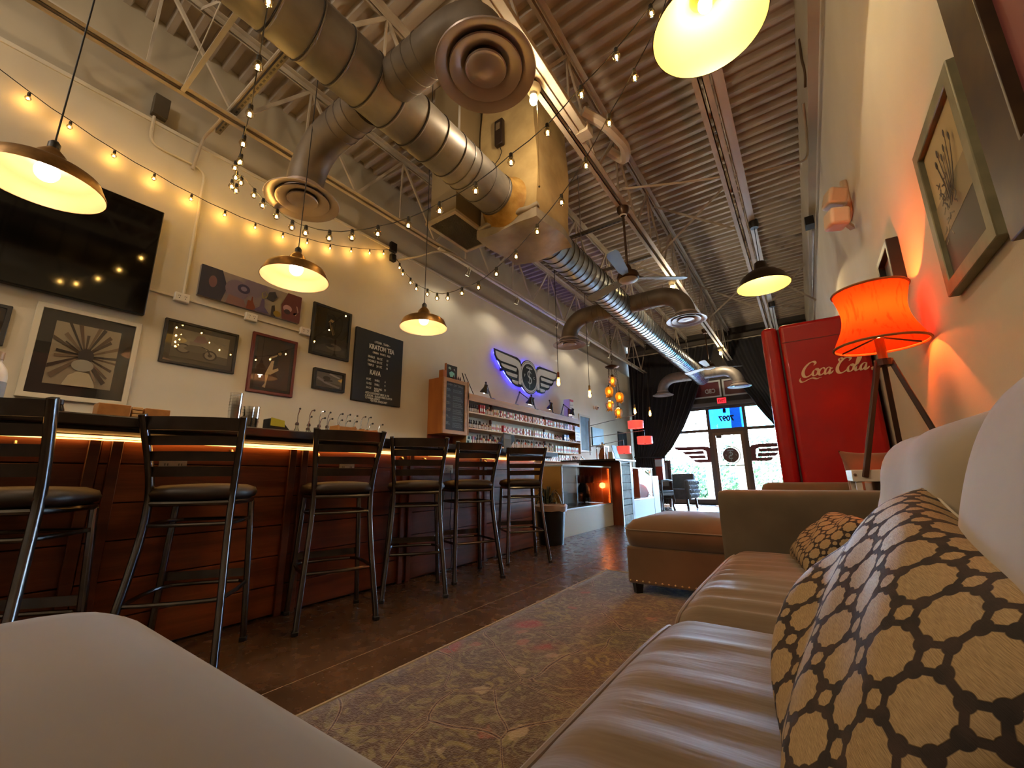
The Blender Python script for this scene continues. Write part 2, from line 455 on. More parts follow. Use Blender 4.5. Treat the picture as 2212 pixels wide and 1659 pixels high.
# ---------------------------------------------------------------- spiral ductwork
galv = M('galvanised', 'a39d97', 0.45, 0.45, col2='6a6663', vs=3.2, stretch=(1, 0.6, 1), lo=0.3, hi=0.7, bump=0.04, bs=9)
galv2 = M('galvanised_clean', 'a7adb0', 0.32, 0.8, col2='83898d', vs=7)
wrap = M('duct_wrap', 'b49c6c', 0.55, col2='9c8458', vs=4, bump=0.5, bs=7)
foil = M('duct_foil', 'b5aca0', 0.42, 0.25, col2='8e857a', vs=3, bump=0.35, bs=6)
graym = M('branch_duct_paint', '7a7064', 0.5, 0.35, col2='655b50', vs=4)
creamd = M('diffuser_enamel', 'b4a6a2', 0.36, 0.35, col2='a59692', vs=3)
DX, DZ, DR = -2.07, 3.40, 0.192
d = T('main_duct', 'long spiral galvanised duct hanging down the middle of the room', 'duct', (DX, 4.5, DZ))
def spiral(y0, y1, pitch, nm, m):
    b = B(); n = 32
    pr = []; y = y0
    while y < y1:
        pr += [(DR, y), (DR, y+pitch-0.016), (DR+0.006, y+pitch-0.012), (DR+0.006, y+pitch-0.006)]; y += pitch
    pr.append((DR, y1))
    b.lathe(pr, n, (DX, 0, DZ), rot=Matrix.Rotation(-PI/2, 3, 'X'))
    o = b.build(nm, m, d, w=True, smooth=True, ang=25)
    b = B(); y = y0+pitch-0.02
    while y < y1:
        b.tube([(DX+(DR+0.0035)*math.cos(a), y, DZ+(DR+0.0035)*math.sin(a)) for a in [2*PI*k/28 for k in range(28)]], 0.0035, 4, closed=True); y += pitch
    b.build('seam_lines', M('duct_seam', '2e2824', 0.6), o, w=True)
    return o
spiral(-2.9, 2.86, 0.20, 'duct_near_run', galv)
spiral(3.50, 11.9, 0.125, 'duct_far_run', galv2)
B().lathe([(0.001, 0), (DR-0.02, 0), (DR, -0.02), (DR, -0.05)], 32, (DX, 11.93, DZ), rot=Matrix.Rotation(-PI/2, 3, 'X')).build('end_cap', galv2, d, w=True, smooth=True)
for y in (0.2, 2.2, 4.6, 6.6, 8.7, 10.6):
    B().tube([(DX+(DR+0.004)*math.cos(a), y, DZ+(DR+0.004)*math.sin(a)) for a in [2*PI*k/24 for k in range(24)]], 0.005, 5, closed=True).build('hanger_band', galv, d, w=True)
    B().bar((DX, y, DZ+DR), (DX, y, ZC), 0.025, 0.003).build('hanger_strap', galv, d, w=True)
def diffuser(b, c, r):
    """concentric cone diffuser, opening downwards at c"""
    x, y, z = c
    for ro, ri, dz in ((1.0, 0.64, 0.0), (0.72, 0.36, 0.004)):
        o, i = r*ro, r*ri; m_ = (o+i)/2
        b.lathe([(i, dz+0.062), (i+0.012, dz+0.034), (m_, dz+0.016), (o-0.012, dz+0.002), (o, dz), (o+0.003, dz+0.008), (m_, dz+0.026), (i+0.004, dz+0.070)], 40, c)
    R = r*0.42
    b.lathe([(0.001, 0.004), (R*0.35, 0.005), (R*0.72, 0.014), (R*0.95, 0.004), (R, 0.012), (R*0.9, 0.03), (0.001, 0.036)], 36, c)
def branch(side, y, lab, m, r=0.135, R=0.27):
    t = T('branch_duct', lab, 'duct', (DX+side*0.93, y, 2.95))
    x0 = DX+side*(DR-0.03); xe = DX+side*0.93; k = 0.34
    P = [(x0, y, DZ), (xe-side*k, y, DZ)] + [(xe-side*k+side*k*math.sin(a), y, DZ-k*(1-math.cos(a))) for a in [PI/2*i/10 for i in range(1, 11)]] + [(xe, y, 3.02)]
    B().tube(P, r, 24).build('elbow', m, t, w=True, smooth=True)
    b = B()
    for q in (0.22, 0.31, 0.40):
        b.tube([(DX+side*(DR+q-0.14), y+(r+0.002)*math.cos(a), DZ+(r+0.002)*math.sin(a)) for a in [2*PI*i/20 for i in range(20)]], 0.004, 4, closed=True)
    b.build('seams', m, t, w=True)
    b = B(); b.lathe([(r+0.015, 3.0+0.07-2.95), (r+0.012, 0.06)], 24, (xe, y, 2.95)); diffuser(b, (xe, y, 2.95), R)
    b.build('diffuser', creamd, t, w=True, smooth=True, ang=60)
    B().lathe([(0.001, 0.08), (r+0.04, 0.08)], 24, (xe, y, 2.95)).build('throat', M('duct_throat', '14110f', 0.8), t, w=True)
branch(-1, 1.41, 'left duct elbow with round ceiling diffuser above the framed pictures', graym)
branch(1, 1.41, 'right duct elbow with large round diffuser nearest the camera', graym)
branch(-1, 5.97, 'left duct elbow and round diffuser beside the winged sign', graym)
branch(1, 5.97, 'right duct elbow and round diffuser under the nearer ceiling fan', graym)
branch(-1, 11.50, 'left duct elbow with diffuser in front of the black curtain', galv)
branch(1, 11.50, 'right duct elbow with diffuser in front of the sign windows', galv)
# wrapped plenum box and the return-air drop beside it
t = T('plenum_box', 'wrinkled foil-wrapped duct box where the spiral duct passes through', 'duct box', (-2.0, 3.17, 3.12))
def boxgrid(x0, x1, y0, y1, z0, z1, amp):
    b = B(); n = 14
    def wob(p): 
        x, y, z = p
        return (x+amp*math.sin(z*5.3+y*7), y+amp*math.sin(z*6.1+x*9), z+amp*1.3*math.sin(x*11+y*8))
    def face(f, nu, nv): b.grid(nu, nv, lambda u, v: wob(f(u, v)))
    face(lambda u, v: (x0+(x1-x0)*u, y0, z0+(z1-z0)*v), n, 2*n); face(lambda u, v: (x1, y0+(y1-y0)*u, z0+(z1-z0)*v), n, 2*n)
    face(lambda u, v: (x0+(x1-x0)*u, y1, z0+(z1-z0)*v), n, 2*n); face(lambda u, v: (x0, y0+(y1-y0)*u, z0+(z1-z0)*v), n, 2*n)
    face(lambda u, v: (x0+(x1-x0)*u, y0+(y1-y0)*v, z0), n, n)
    return b
boxgrid(-2.36, -1.70, 2.86, 3.50, 3.19, ZC, 0.010).build('riser', wrap, t, w=True, smooth=True)
boxgrid(-2.38, -1.68, 2.84, 3.52, 3.11, 3.20, 0.014).build('bottom_pan', foil, t, w=True, smooth=True)
b = B()
b.tube([(-2.37+0.1*i, 2.85, 3.22+0.012*math.sin(i*1.7)) for i in range(7)]+[(-1.69, 2.86, 3.23)], 0.030, 10)
b.build('foil_roll', foil, t, w=True, smooth=True)
B().lathe([(DR+0.07, 0.0), (DR+0.03, -0.05), (DR+0.008, -0.14)], 32, (DX, 2.85, DZ), rot=Matrix.Rotation(-PI/2, 3, 'X')).build('collar', M('mastic', '8a6426', 0.6, col2='b08d4c', vs=9, bump=0.4, bs=20), t, w=True, smooth=True)
t = T('sensor', 'small dark sensor fixed on the side of the duct box', 'sensor', (-2.10, 2.83, 4.2))
B().box((-2.10, 2.825, 4.20), (0.10, 0.05, 0.30)).build('body', M('sensor_brown', '241710', 0.4), t, w=True, bevel=0.01)
B().box((-2.10, 2.797, 4.26), (0.05, 0.008, 0.08)).build('window', M('sensor_glass', '6a5a46', 0.2), t, w=True)
B().tube([(-2.10, 2.82, 4.05), (-2.07, 2.82, 3.96), (-2.10, 2.82, 3.90), (-2.2, 2.83, 3.84)], 0.004, 6).build('cable', cordm, t, w=True)
t = T('return_grille', 'square return-air box with dark egg-crate grille left of the duct box', 'vent', (-2.53, 2.78, 3.25))
B().span((-2.74, 2.53, 3.26), (-2.40, 3.08, ZC)).build('box', M('return_box', '857456', 0.6), t, w=True)
b = B(); b.ring(0.40, 0.62, 0.035, (-2.77, 2.49, 3.23), (1, 0, 0), (0, 1, 0), (0, 0, 1), 0.03); b.build('frame', steel, t, w=True)
b = B()
for i in range(21): b.span((-2.735+0.0165*i, 2.525, 3.236), (-2.733+0.0165*i, 3.075, 3.25))
for i in range(33): b.span((-2.735, 2.527+0.0168*i, 3.236), (-2.405, 2.529+0.0168*i, 3.25))
b.build('grille', M('grille_grey', '6a6258', 0.5), t, w=True, kind='stuff')
B().span((-2.74, 2.52, 3.252), (-2.40, 3.08, 3.258)).build('backing', darkm, t, w=True)
# ---------------------------------------------------------------- pendants over the bar
def pendant(loc, lab, power=PENDANT_W):
    x, y, z = loc
    t = T('pendant_lamp', lab, 'pendant lamp', loc, group='brass dome pendants over the bar')
    pr = [(0.214, -0.03), (0.212, -0.022), (0.196, 0.012), (0.185, 0.038), (0.165, 0.052), (0.10, 0.078), (0.064, 0.096), (0.050, 0.135), (0.030, 0.158), (0.022, 0.168)]
    B().lathe(pr, 40).build('shade', brass, t, smooth=True, ang=50)
    B().lathe([(r-0.004 if r > 0.03 else 0.02, zz-0.004 if i > 1 else zz) for i, (r, zz) in enumerate(pr)], 40).build('lining', M('pendant_lining', 'a07a58', 0.5), t, smooth=True, ang=50)
    B().lathe([(0.0215, 0.165), (0.022, 0.195), (0.012, 0.21), (0.001, 0.215)], 16).build('cap', darkm, t, smooth=True)
    B().ball((0, 0, 0.045), 0.043, 16, 10, sz=1.1).build('bulb', EM('pendant_bulb', 'ffe9c8', 8), t, smooth=True)
    B().cyl((0, 0, 0.21), (0, 0, 4.86-z), 0.0035, n=6).build('cord', cordm, t)
    lamp('pendant_light', (0, 0, -0.014), power, 'ffdcae', 0.01, t)
pendant((-2.70, 0.117, 2.16), 'brass dome pendant lamp cut off by the left edge')
pendant((-2.70, 1.279, 2.17), 'brass dome pendant lamp in front of the purple canvas')
pendant((-2.70, 2.456, 2.17), 'brass dome pendant lamp right of the black menu board')
pendant((-2.70, -1.05, 2.16), 'brass dome pendant lamp added as unseen fill behind the viewer')  # out of view; row carried on behind the camera to add ambient fill
# ---------------------------------------------------------------- dark bell pendants on the right
def foto(loc, cz, lab, power=FOTO_W):
    x, y, z = loc
    t = T('bell_pendant', lab, 'pendant lamp', loc, group='dark bell pendants with yellow lining')
    pr = [(0.283, 0.0), (0.281, 0.012), (0.262, 0.06), (0.225, 0.115), (0.17, 0.165), (0.11, 0.20), (0.078, 0.215), (0.072, 0.25), (0.062, 0.305), (0.05, 0.315), (0.012, 0.318)]
    B().lathe(pr, 44).build('shade', M('bell_dark', '2a211c', 0.42, 0.3, col2='3a2c22', vs=8), t, smooth=True, ang=40)
    B().lathe([(r-0.004 if r > 0.02 else 0.01, zz-0.003 if i > 1 else zz) for i, (r, zz) in enumerate(pr)], 44).build('lining', M('bell_lining', 'd9b85e', 0.45), t, smooth=True, ang=40)
    B().ball((0, 0, 0.165), 0.036, 16, 10, sz=1.3).build('bulb', EM('bell_bulb', 'fff0b8', 8), t, smooth=True)
    B().cyl((0, 0, 0.20), (0, 0, 0.27), 0.022, n=12).build('socket', M('socket_grey', '4a463e', 0.5), t, smooth=True)
    B().cyl((0, 0, 0.315), (0, 0, cz-z), 0.004, n=6).build('cord', cordm, t)
    B().lathe([(0.045, 0), (0.055, 0.03), (0.05, 0.10), (0.001, 0.105)], 20, (0, 0, cz-z-0.09), cap0=True).build('canopy', blackp, t, smooth=True)
    lamp('bell_light', (0, 0, 0.106), power, 'ffe8bc', 0.010, t)
foto((-0.12, 2.03, 3.12), 3.87, 'dark bell pendant with glowing yellow lining at the top edge of the frame')
foto((-0.15, 5.48, 3.00), 3.87, 'smaller looking dark bell pendant above the red cooler')
t = T('bell_pendant', 'black ceiling cup and rod of a bell pendant hidden behind the red cooler', 'pendant lamp', (-0.15, 8.5, 3.78), group='dark bell pendants with yellow lining')
B().lathe([(0.045, 0), (0.055, 0.03), (0.05, 0.10), (0.001, 0.105)], 20, (0, 0, 0), cap0=True).build('canopy', blackp, t, smooth=True)
B().cyl((0, 0, 0), (0, 0, -0.6), 0.004, n=6).build('cord', cordm, t)
# rail under the last joist
tag(B().span((-0.20, YB, 3.87), (-0.13, YF-0.2, 3.90)).build('rail', M('pale_rail', 'b7b0a4', 0.4)), 'pale flat rail beside the right joist, bell pendants hang from it', 'rail')
# ---------------------------------------------------------------- bare bulb holders on the third joist
def bare(y, lab, chain=0):
    t = T('bulb_holder', lab, 'lamp holder', (-1.40, y, 3.86), group='bare bulbs along the third joist')
    B().lathe([(0.06, 0), (0.062, -0.02), (0.045, -0.05), (0.03, -0.06), (0.03, -0.085), (0.001, -0.085)], 20, (0, 0, 0.0)).build('holder', M('porcelain', 'd6ccb6', 0.4), t, smooth=True)
    B().ball((0, 0, -0.125), 0.032, 14, 8, sz=1.25).build('bulb', EM('bare_bulb', 'ffdc8c', 20), t, smooth=True)
    if chain: B().tube([(0.03, 0, -0.06), (0.035, 0, -0.3), (0.03, 0, -chain)], 0.002, 5).build('pull_chain', M('chain_brass', 'b79a5a', 0.4, 0.6), t); B().ball((0.03, 0, -chain), 0.008, 8, 6).build('pull_knob', darkm, t)
    lamp('bare_light', (0, 0, -0.185), BARE_W, 'ffe4bc', 0.015, t)
bare(2.34, 'bare glowing bulb with long pull chain beside the large near diffuser', 0.93)
bare(6.51, 'bare glowing bulb under the joist behind the nearer ceiling fan')
bare(11.0, 'bare glowing bulb at the far end of the joist near the curtain', 0.35)
bare(-1.4, 'bare glowing bulb added as unseen fill on the joist behind the viewer')  # unseen bulb, added for fill light from behind
def rear(x, y, lab):  # invented globes out of view, added to brighten the room from behind
    t = T('fill_globe', lab, 'fill lamp', (x, y, 4.25), group='added fill globes behind the viewer')
    B().ball((0, 0, 0), 0.11, 20, 12).build('globe', EM('fill_globe_glow', 'fff0dc', 5), t, smooth=True)
    B().cyl((0, 0, 0.1), (0, 0, 0.16), 0.04, n=12).build('cap', darkm, t, smooth=True); B().cyl((0, 0, 0.16), (0, 0, ZC-4.25), 0.006, n=6).build('cord', cordm, t)
    lamp('fill_globe_light', (0, 0, -0.16), REAR_FILL_W, 'ffeeda', 0.12, t)
rear(-3.1, -2.0, 'added white fill globe behind the viewer, on the bar side'); rear(-1.9, -1.6, 'added white fill globe behind the viewer, in the middle of the room')
t = T('raceway', 'pale steel raceway box lit yellow under the third joist', 'raceway', (-1.31, 2.6, 3.90))
B().span((-1.33, YB, 3.895), (-1.24, 2.98, 3.95)).build('channel', steel, t, w=True, bevel=0.004)
B().span((-1.34, 2.98, 3.87), (-1.22, 3.10, 3.96)).build('box', steel, t, w=True, bevel=0.004)
# ---------------------------------------------------------------- festoon strings
fil = EM('filament', 'ffd27a', 40)
bglass = GLASS('bulb_glass', 'fff0d0', 0.25)
def festoon(name, pts, ends, lab, drop=0.055, r=0.021, light=True, down=True, brassy=False):
    """a string light: wire, and for every bulb its glass, socket and filament"""
    c = pts[len(pts)//2]
    t = T('string_light', lab, 'string light', (c[0], c[1], c[2]), group='festoon bulb strings')
    wire = [ends[0]] if ends[0] else []
    for i, p in enumerate(pts):
        wire.append((p[0], p[1], p[2]+drop))
        if i < len(pts)-1:
            q = pts[i+1]; wire.append(((p[0]+q[0])/2, (p[1]+q[1])/2, (p[2]+q[2])/2+drop-0.008))
    if ends[1]: wire.append(ends[1])
    B().tube(wire, 0.0035, 5).build('wire', cordm, t, w=True, smooth=True)
    g = s = f = None
    for i, p in enumerate(pts):
        L = (p[0]-c[0], p[1]-c[1], p[2]-c[2])
        if g is None:
            g = B().lathe([(0.001, -r*1.05), (r*0.6, -r*0.85), (r, 0), (r*0.8, r*0.7), (r*0.45, r*1.25)], 14).build('bulb', bglass, t, smooth=True)
            s = B().lathe([(r*0.48, r*1.15), (r*0.55, r*1.3), (r*0.5, r*2.5), (0.001, r*2.6)], 10).build('socket', cordm, g, smooth=True)
            f = B().ball((0, 0, -0.001), r*0.34, 8, 6, sz=1.5).build('filament', fil, g, smooth=True)
            g.location = L
        else:
            g2 = put(g, t, L); put(s, g2); put(f, g2)
    if light:
        for i, p in enumerate(pts):
            lamp('string_glow', (p[0]-c[0], p[1]-c[1], p[2]-c[2]), STRING_W, 'ffb85a', 0.01, t)
WS = [(-0.67, 3.78), (-0.40, 3.68), (-0.13, 3.55), (-0.04+0.05, 3.50), (0.23, 3.43), (0.49, 3.36), (0.75, 3.32), (1.02, 3.285), (1.29, 3.275), (1.56, 3.285), (1.83, 3.32), (2.09, 3.375), (2.36, 3.44), (2.63, 3.53), (2.89, 3.63), (3.10, 3.72)]
del WS[2]
festoon('a', [(-4.235, y, z) for y, z in WS], ((-4.29, -1.0, 3.9), (-4.25, 3.26, 3.86)), 'festoon string sagging along the left wall above the pictures', 0.055, 0.018)
S2 = [(-1.92, 0.62, 2.74), (-2.02, 0.66, 2.96), (-2.45, 0.79, 3.02), (-2.95, 0.95, 3.10), (-3.33, 1.07, 3.36)]
S2 = [(-1.80, 0.585, 3.02), (-2.10, 0.68, 2.94), (-2.45, 0.79, 2.94), (-2.78, 0.885, 2.98), (-3.08, 0.98, 3.06)]
festoon('b', S2, ((-1.37, 0.45, 3.9), (-3.68, 1.17, 3.52)), 'festoon string dropping from the roof in front of the spiral duct', 0.06, 0.0255)
CL = [(-3.70, 1.17, 3.50), (-3.68, 1.14, 3.42), (-3.72, 1.17, 3.36), (-3.68, 1.20, 3.31), (-3.72, 1.15, 3.26), (-3.67, 1.17, 3.21)]
festoon('c', CL, ((-3.70, 1.17, 3.88), None), 'hanging bunch of festoon bulbs below the left joist', 0.06, 0.0255)
S3 = [(-3.51, 1.25, 3.14), (-3.39, 1.28, 3.01), (-3.23, 1.33, 2.87), (-3.06, 1.38, 2.73), (-2.92, 1.42, 2.65), (-2.70, 1.49, 2.56), (-2.50, 1.55, 2.52), (-2.28, 1.61, 2.50), (-2.04, 1.68, 2.51), (-1.81, 1.75, 2.57), (-1.56, 1.83, 2.66), (-1.32, 1.90, 2.81), (-1.08, 1.97, 2.96), (-0.86, 2.03, 3.17), (-0.64, 2.10, 3.38), (-0.42, 2.16, 3.62)]
festoon('d', S3, ((-3.70, 1.19, 3.40), (-0.25, 2.2, 3.87)), 'festoon string swooping under the near diffusers up to the right joist', 0.06, 0.0255)
S4 = [(-4.08, 3.25, 3.53), (-3.97, 3.22, 3.39), (-3.73, 3.15, 3.17), (-3.56, 3.10, 3.02), (-3.29, 3.03, 2.85), (-3.06, 2.96, 2.71), (-2.84, 2.90, 2.63), (-2.57, 2.82, 2.58), (-2.29, 2.74, 2.53), (-2.02, 2.66, 2.55), (-1.76, 2.59, 2.60), (-1.50, 2.51, 2.69), (-1.24, 2.44, 2.80), (-1.00, 2.37, 2.95), (-0.79, 2.31, 3.14), (-0.58, 2.25, 3.32), (-0.37, 2.19, 3.53)]
festoon('e', S4, ((-4.22, 3.29, 3.74), (-0.25, 2.17, 3.87)), 'festoon string swooping from the black socket box under the duct box to the right joist', 0.06, 0.0255)
t = T('socket_box', 'black wall socket box with plugs where the festoon strings start', 'socket box', (XW, 3.28, 3.86))
B().span((XW, 3.23, 3.84), (XW+0.05, 3.33, 3.98)).build('box', blackp, t, w=True, bevel=0.006)
B().span((XW, 3.24, 3.70), (XW+0.06, 3.32, 3.80)).build('adapter', blackp, t, w=True, bevel=0.01)
B().tube([(XW+0.04, 3.27, 3.86), (XW+0.07, 3.24, 3.82), (XW+0.07, 3.30, 3.78), (XW+0.05, 3.28, 3.75)], 0.006, 6).build('cable', cordm, t, w=True)
# ---------------------------------------------------------------- spotlight rail and heads on the left joist
t = T('light_track', 'white track rail under the left joist', 'light track', (-3.72, 7.6, 3.84))
B().span((-3.745, 3.6, 3.845), (-3.695, 11.7, 3.87)).build('track', M('white_rail', 'd8d4cc', 0.35), t, w=True, bevel=0.003)
for i, (y, z) in enumerate(((4.22, 3.77), (5.49, 3.80), (6.92, 3.80), (8.37, 3.80), (9.6, 3.80))):
    t = T('track_spotlight', ['nearest track spotlight on the left joist, turned to the viewer', 'second track spotlight above the menu end of the product rack', 'third track spotlight above the winged sign', 'fourth track spotlight beside the left duct diffuser', 'fifth track spotlight nearest the black curtain'][i], 'spotlight', (-3.72, y, 3.845), group='track spotlights on the left joist')
    B().cyl((0, 0, 0), (0, 0, -0.04), 0.02, n=10).build('stem', M('white_rail', 'd8d4cc'), t)
    R = Matrix.Rotation(math.radians(28), 3, 'Y')
    B().lathe([(0.001, 0.05), (0.026, 0.045), (0.03, 0.0), (0.036, -0.05), (0.036, -0.06), (0.03, -0.05)], 16, (0, 0, -0.075), rot=R).build('can', M('clear_can', 'a8a49a', 0.25, 0.7), t, smooth=True)
    B().lathe([(0.001, -0.055), (0.03, -0.052)], 16, (0, 0, -0.075), rot=R).build('lens', EM('spot_lens', 'fff3cf', 12), t)
    lamp('track_light', (-0.04, 0, -0.17), TRACK_W, 'fff0d6', 0.02, t, spot=math.radians(130), to=(-0.55, 0, -1))
# ---------------------------------------------------------------- ceiling fans
bronze = M('fan_bronze', '4a372a', 0.35, 0.7)
def fan(loc, top, a0, lab, blade):
    x, y, z = loc
    t = T('ceiling_fan', lab, 'ceiling fan', loc, group='three-bladed ceiling fans')
    B().lathe([(0.07, 0), (0.065, -0.05), (0.04, -0.09), (0.001, -0.09)], 20, (0, 0, top-z)).build('canopy', bronze, t, smooth=True)
    B().lathe([(0.03, 0), (0.045, 0.01)], 16, (0, 0, top-z-0.105)).build('collar_ring', whitep, t, smooth=True)
    B().cyl((0, 0, 0.1), (0, 0, top-z-0.05), 0.014, n=10).build('down_rod', bronze, t, smooth=True)
    B().lathe([(0.03, 0.16), (0.045, 0.12), (0.05, 0.08), (0.11, 0.06), (0.125, 0.02), (0.12, -0.01), (0.10, -0.02)], 28).build('motor', bronze, t, smooth=True)
    B().lathe([(0.108, -0.012), (0.10, -0.025), (0.06, -0.04), (0.001, -0.045)], 28).build('cap', M('fan_cap', 'b9b2a8', 0.35), t, smooth=True)
    b = B()
    n = 10
    for s in (0.003, -0.003):
        pass
    b.prism([(0.10, -0.03), (0.20, -0.055), (0.60, -0.075), (0.655, -0.055), (0.665, 0.0), (0.655, 0.045), (0.60, 0.06), (0.20, 0.05), (0.10, 0.03)], (0, 0, 0), (1, 0, 0), (0, 0.97, 0.22), (0, -0.22, 0.97), 0.008)
    bl = b.build('blade', blade, t, bevel=0.002); ir = B().bar((0.08, 0, 0.03), (0.22, 0, 0.004), 0.03, 0.006).build('blade_iron', bronze, bl)
    bl.rotation_euler = (0, 0, a0)
    for k in (1, 2):
        q = put(bl, t, rot=(0, 0, a0+k*2*PI/3)); put(ir, q)
blade = M('fan_blade', '8fa2ab', 0.35, col2='7f929c', vs=3)
fan((-1.38, 4.28, 2.98), 3.88, math.radians(36), 'three-bladed ceiling fan nearer the viewer, on a long bronze rod', blade)
fan((-1.47, 9.55, 3.08), 3.95, math.radians(28), 'three-bladed ceiling fan near the entrance, before the curtain', M('fan_blade_pale', 'a9b8bd', 0.35))
# ---------------------------------------------------------------- edison bulbs over the glass counters
def edison(loc, lab, sock):
    x, y, z = loc
    t = T('edison_pendant', lab, 'pendant bulb', loc, group='bare filament bulbs over the glass counters')
    B().lathe([(0.001, -0.07), (0.022, -0.062), (0.032, -0.03), (0.03, 0.0), (0.018, 0.045), (0.014, 0.06)], 14).build('bulb', bglass, t, smooth=True)
    b = B()
    for k in range(5):
        a = 2*PI*k/5; b.cyl((0.010*math.cos(a), 0.010*math.sin(a), -0.045), (0.013*math.cos(a), 0.013*math.sin(a), 0.03), 0.0022, n=4)
    b.build('filament', EM('edison_filament', 'ffc860', 14), t)
    B().lathe([(0.016, 0.055), (0.018, 0.07), (0.014, 0.085), (0.018, 0.10), (0.013, 0.125), (0.001, 0.13)], 12).build('socket', sock, t, smooth=True)
    B().cyl((0, 0, 0.125), (0, 0, 4.86-z), 0.0045, n=5).build('cord', cordm, t)
    lamp('edison_light', (0, 0, -0.02), 1.2, 'ffb45a', 0.03, t)
cop = M('copper_socket', '7a3d22', 0.35, 0.8)
edison((-2.66, 4.91, 2.09), 'bare filament bulb on a cord, leftmost, beside the winged sign', cop)
edison((-2.66, 5.92, 2.08), 'bare filament bulb on a cord, second from the left, over the glass counter', M('brass_socket', '8a7444', 0.35, 0.8))
edison((-2.70, 8.14, 2.08), 'bare filament bulb hanging at the edge of the black curtain', brass)
edison((-2.55, 8.63, 2.08), 'bare filament bulb hanging in front of the black curtain, rightmost', brass)
# amber cluster chandelier on chains
t = T('chandelier', 'chandelier of five amber glass blossoms hanging on chains', 'chandelier', (-2.70, 7.05, 2.75))
am = M('antique_brass', '3a2616', 0.4, 0.7)
B().lathe([(0.001, 0.03), (0.05, 0.02), (0.13, -0.01), (0.10, -0.035), (0.001, -0.05)], 20, (-2.70, 7.05, 2.77)).build('crown', am, t, w=True, smooth=True)
def chain(p, q, r=0.010, step=0.028):
    b = B(); p = Vector(p); q = Vector(q); n = max(2, int((q-p).length/step))
    for i in range(n):
        c = p.lerp(q, (i+0.5)/n); a = 0 if i % 2 else PI/2
        b.tube([(c.x+r*math.cos(s)*math.cos(a), c.y+r*math.cos(s)*math.sin(a), c.z+step*0.72*math.sin(s)) for s in [2*PI*k/8 for k in range(8)]], 0.0025, 4, closed=True)
    return b
chain((-2.70, 7.05, 2.80), (-2.70, 7.05, 4.87), 0.014, 0.05).build('main_chain', am, t, w=True)
GL = [(-2.70, 7.03, 2.49), (-2.775, 7.03, 2.30), (-2.80, 7.08, 2.06), (-2.635, 7.15, 2.20), (-2.69, 7.19, 1.93)]
amber = GLASS('amber_glass', 'e09a2c', 0.10, 0.1, body=0.55, bcol='c98a28')
for g in GL:
    o = B()
    pr = [(0.03, 0.09), (0.055, 0.07), (0.074, 0.02), (0.07, -0.03), (0.055, -0.065), (0.066, -0.09)]
    n = 24
    vs = []
    for i, (r, z) in enumerate(pr):
        for k in range(n):
            q = 1+0.10*math.cos(8*2*PI*k/n); zz = z-(0.022*max(0, math.cos(8*2*PI*k/n)) if i == 5 else 0)
            vs.append((g[0]+r*q*math.cos(2*PI*k/n), g[1]+r*q*math.sin(2*PI*k/n), g[2]+zz))
    o.add(vs, [(i*n+k, i*n+(k+1) % n, (i+1)*n+(k+1) % n, (i+1)*n+k) for i in range(5) for k in range(n)])
    p = o.build('blossom', amber, t, w=True, smooth=True, ang=80)
    B().ball(g, 0.022, 10, 8, sz=1.4).build('bulb', EM('amber_bulb', 'ffd890', 8), p, w=True, smooth=True)
    B().lathe([(0.034, 0.085), (0.02, 0.115), (0.001, 0.12)], 10, g).build('cap', am, p, w=True, smooth=True)
    chain((g[0], g[1], g[2]+0.12), (g[0]*0.5-1.35+(0.02 if g[0] > -2.7 else -0.02), g[1]*0.4+7.05*0.6, 2.76)).build('chain', am, t, w=True)
    lamp('amber_glow', (g[0]+2.70, g[1]-7.05, g[2]-2.75), 0.8, 'ffb04a', 0.02, t)
# ---------------------------------------------------------------- bar counter
plankm = [M('bar_plank_a', '7a3a1c', 0.42, col2='5c2812', vs=2.2, stretch=(4, 0.7, 9), bump=0.08, bs=20, bstretch=(1, 0.3, 4)),
          M('bar_plank_b', '8a4722', 0.42, col2='66300f', vs=2.6, stretch=(4, 0.6, 8), bump=0.08, bs=20, bstretch=(1, 0.3, 4)),
          M('bar_plank_c', '6c3318', 0.45, col2='512510', vs=2.0, stretch=(4, 0.8, 10), bump=0.08, bs=20, bstretch=(1, 0.3, 4))]
topm = M('bar_top_dark', '2b211b', 0.28, col2='1f1713', vs=3, stretch=(8, 0.6, 1))
BX = -2.76
t = T('bar_counter', 'long bar faced with stained reddish planks under a dark top', 'bar', (-2.9, 1.5, 0))
ledm = EM('led_warm', 'ffb55a', 1.6)
segs = [-1.5, -0.42, 0.50, 1.44, 2.37, 3.36, 4.40]
for i in range(6):
    z = 0.012
    for k, h in enumerate((0.165, 0.17, 0.18, 0.175, 0.185, 0.135)):
        B().span((BX-0.028, segs[i]+0.002, z), (BX, segs[i+1]-0.002, z+h-0.004)).build('plank', plankm[(i*2+k*3) % 3], t, w=True, bevel=0.003, seg=1)
        z += h
for y in segs[1:-1]:
    for dy in (-0.025, 0.055):
        B().span((BX, y+dy-0.022, 0.0), (BX+0.022, y+dy+0.022, 1.02)).build('batten', plankm[2], t, w=True, bevel=0.003, seg=1)
B().span((-3.1, -1.5, 0.0), (BX-0.03, 4.38, 1.02)).build('carcass', M('bar_carcass', '21140d', 0.7), t, w=True)
for a, c in ((-1.5, 0.62), (0.625, 2.45), (2.455, 4.46)):
    B().span((-3.18, a, 1.035), (-2.46, c, 1.085)).build('countertop', topm, t, w=True, bevel=0.006)
B().span((-3.1, -1.48, 1.02), (-2.52, 4.42, 1.036)).build('underboard', M('under_board', '1c140e', 0.6), t, w=True)
B().span((-2.748, -1.48, 1.003), (-2.732, 4.38, 1.014)).build('led_strip', ledm, t, w=True)
B().span((-2.748, -1.48, 0.993), (-2.736, 4.38, 0.999)).build('led_strip', ledm, t, w=True)
hookm = M('hook_steel', 'a59a86', 0.25, 0.9)
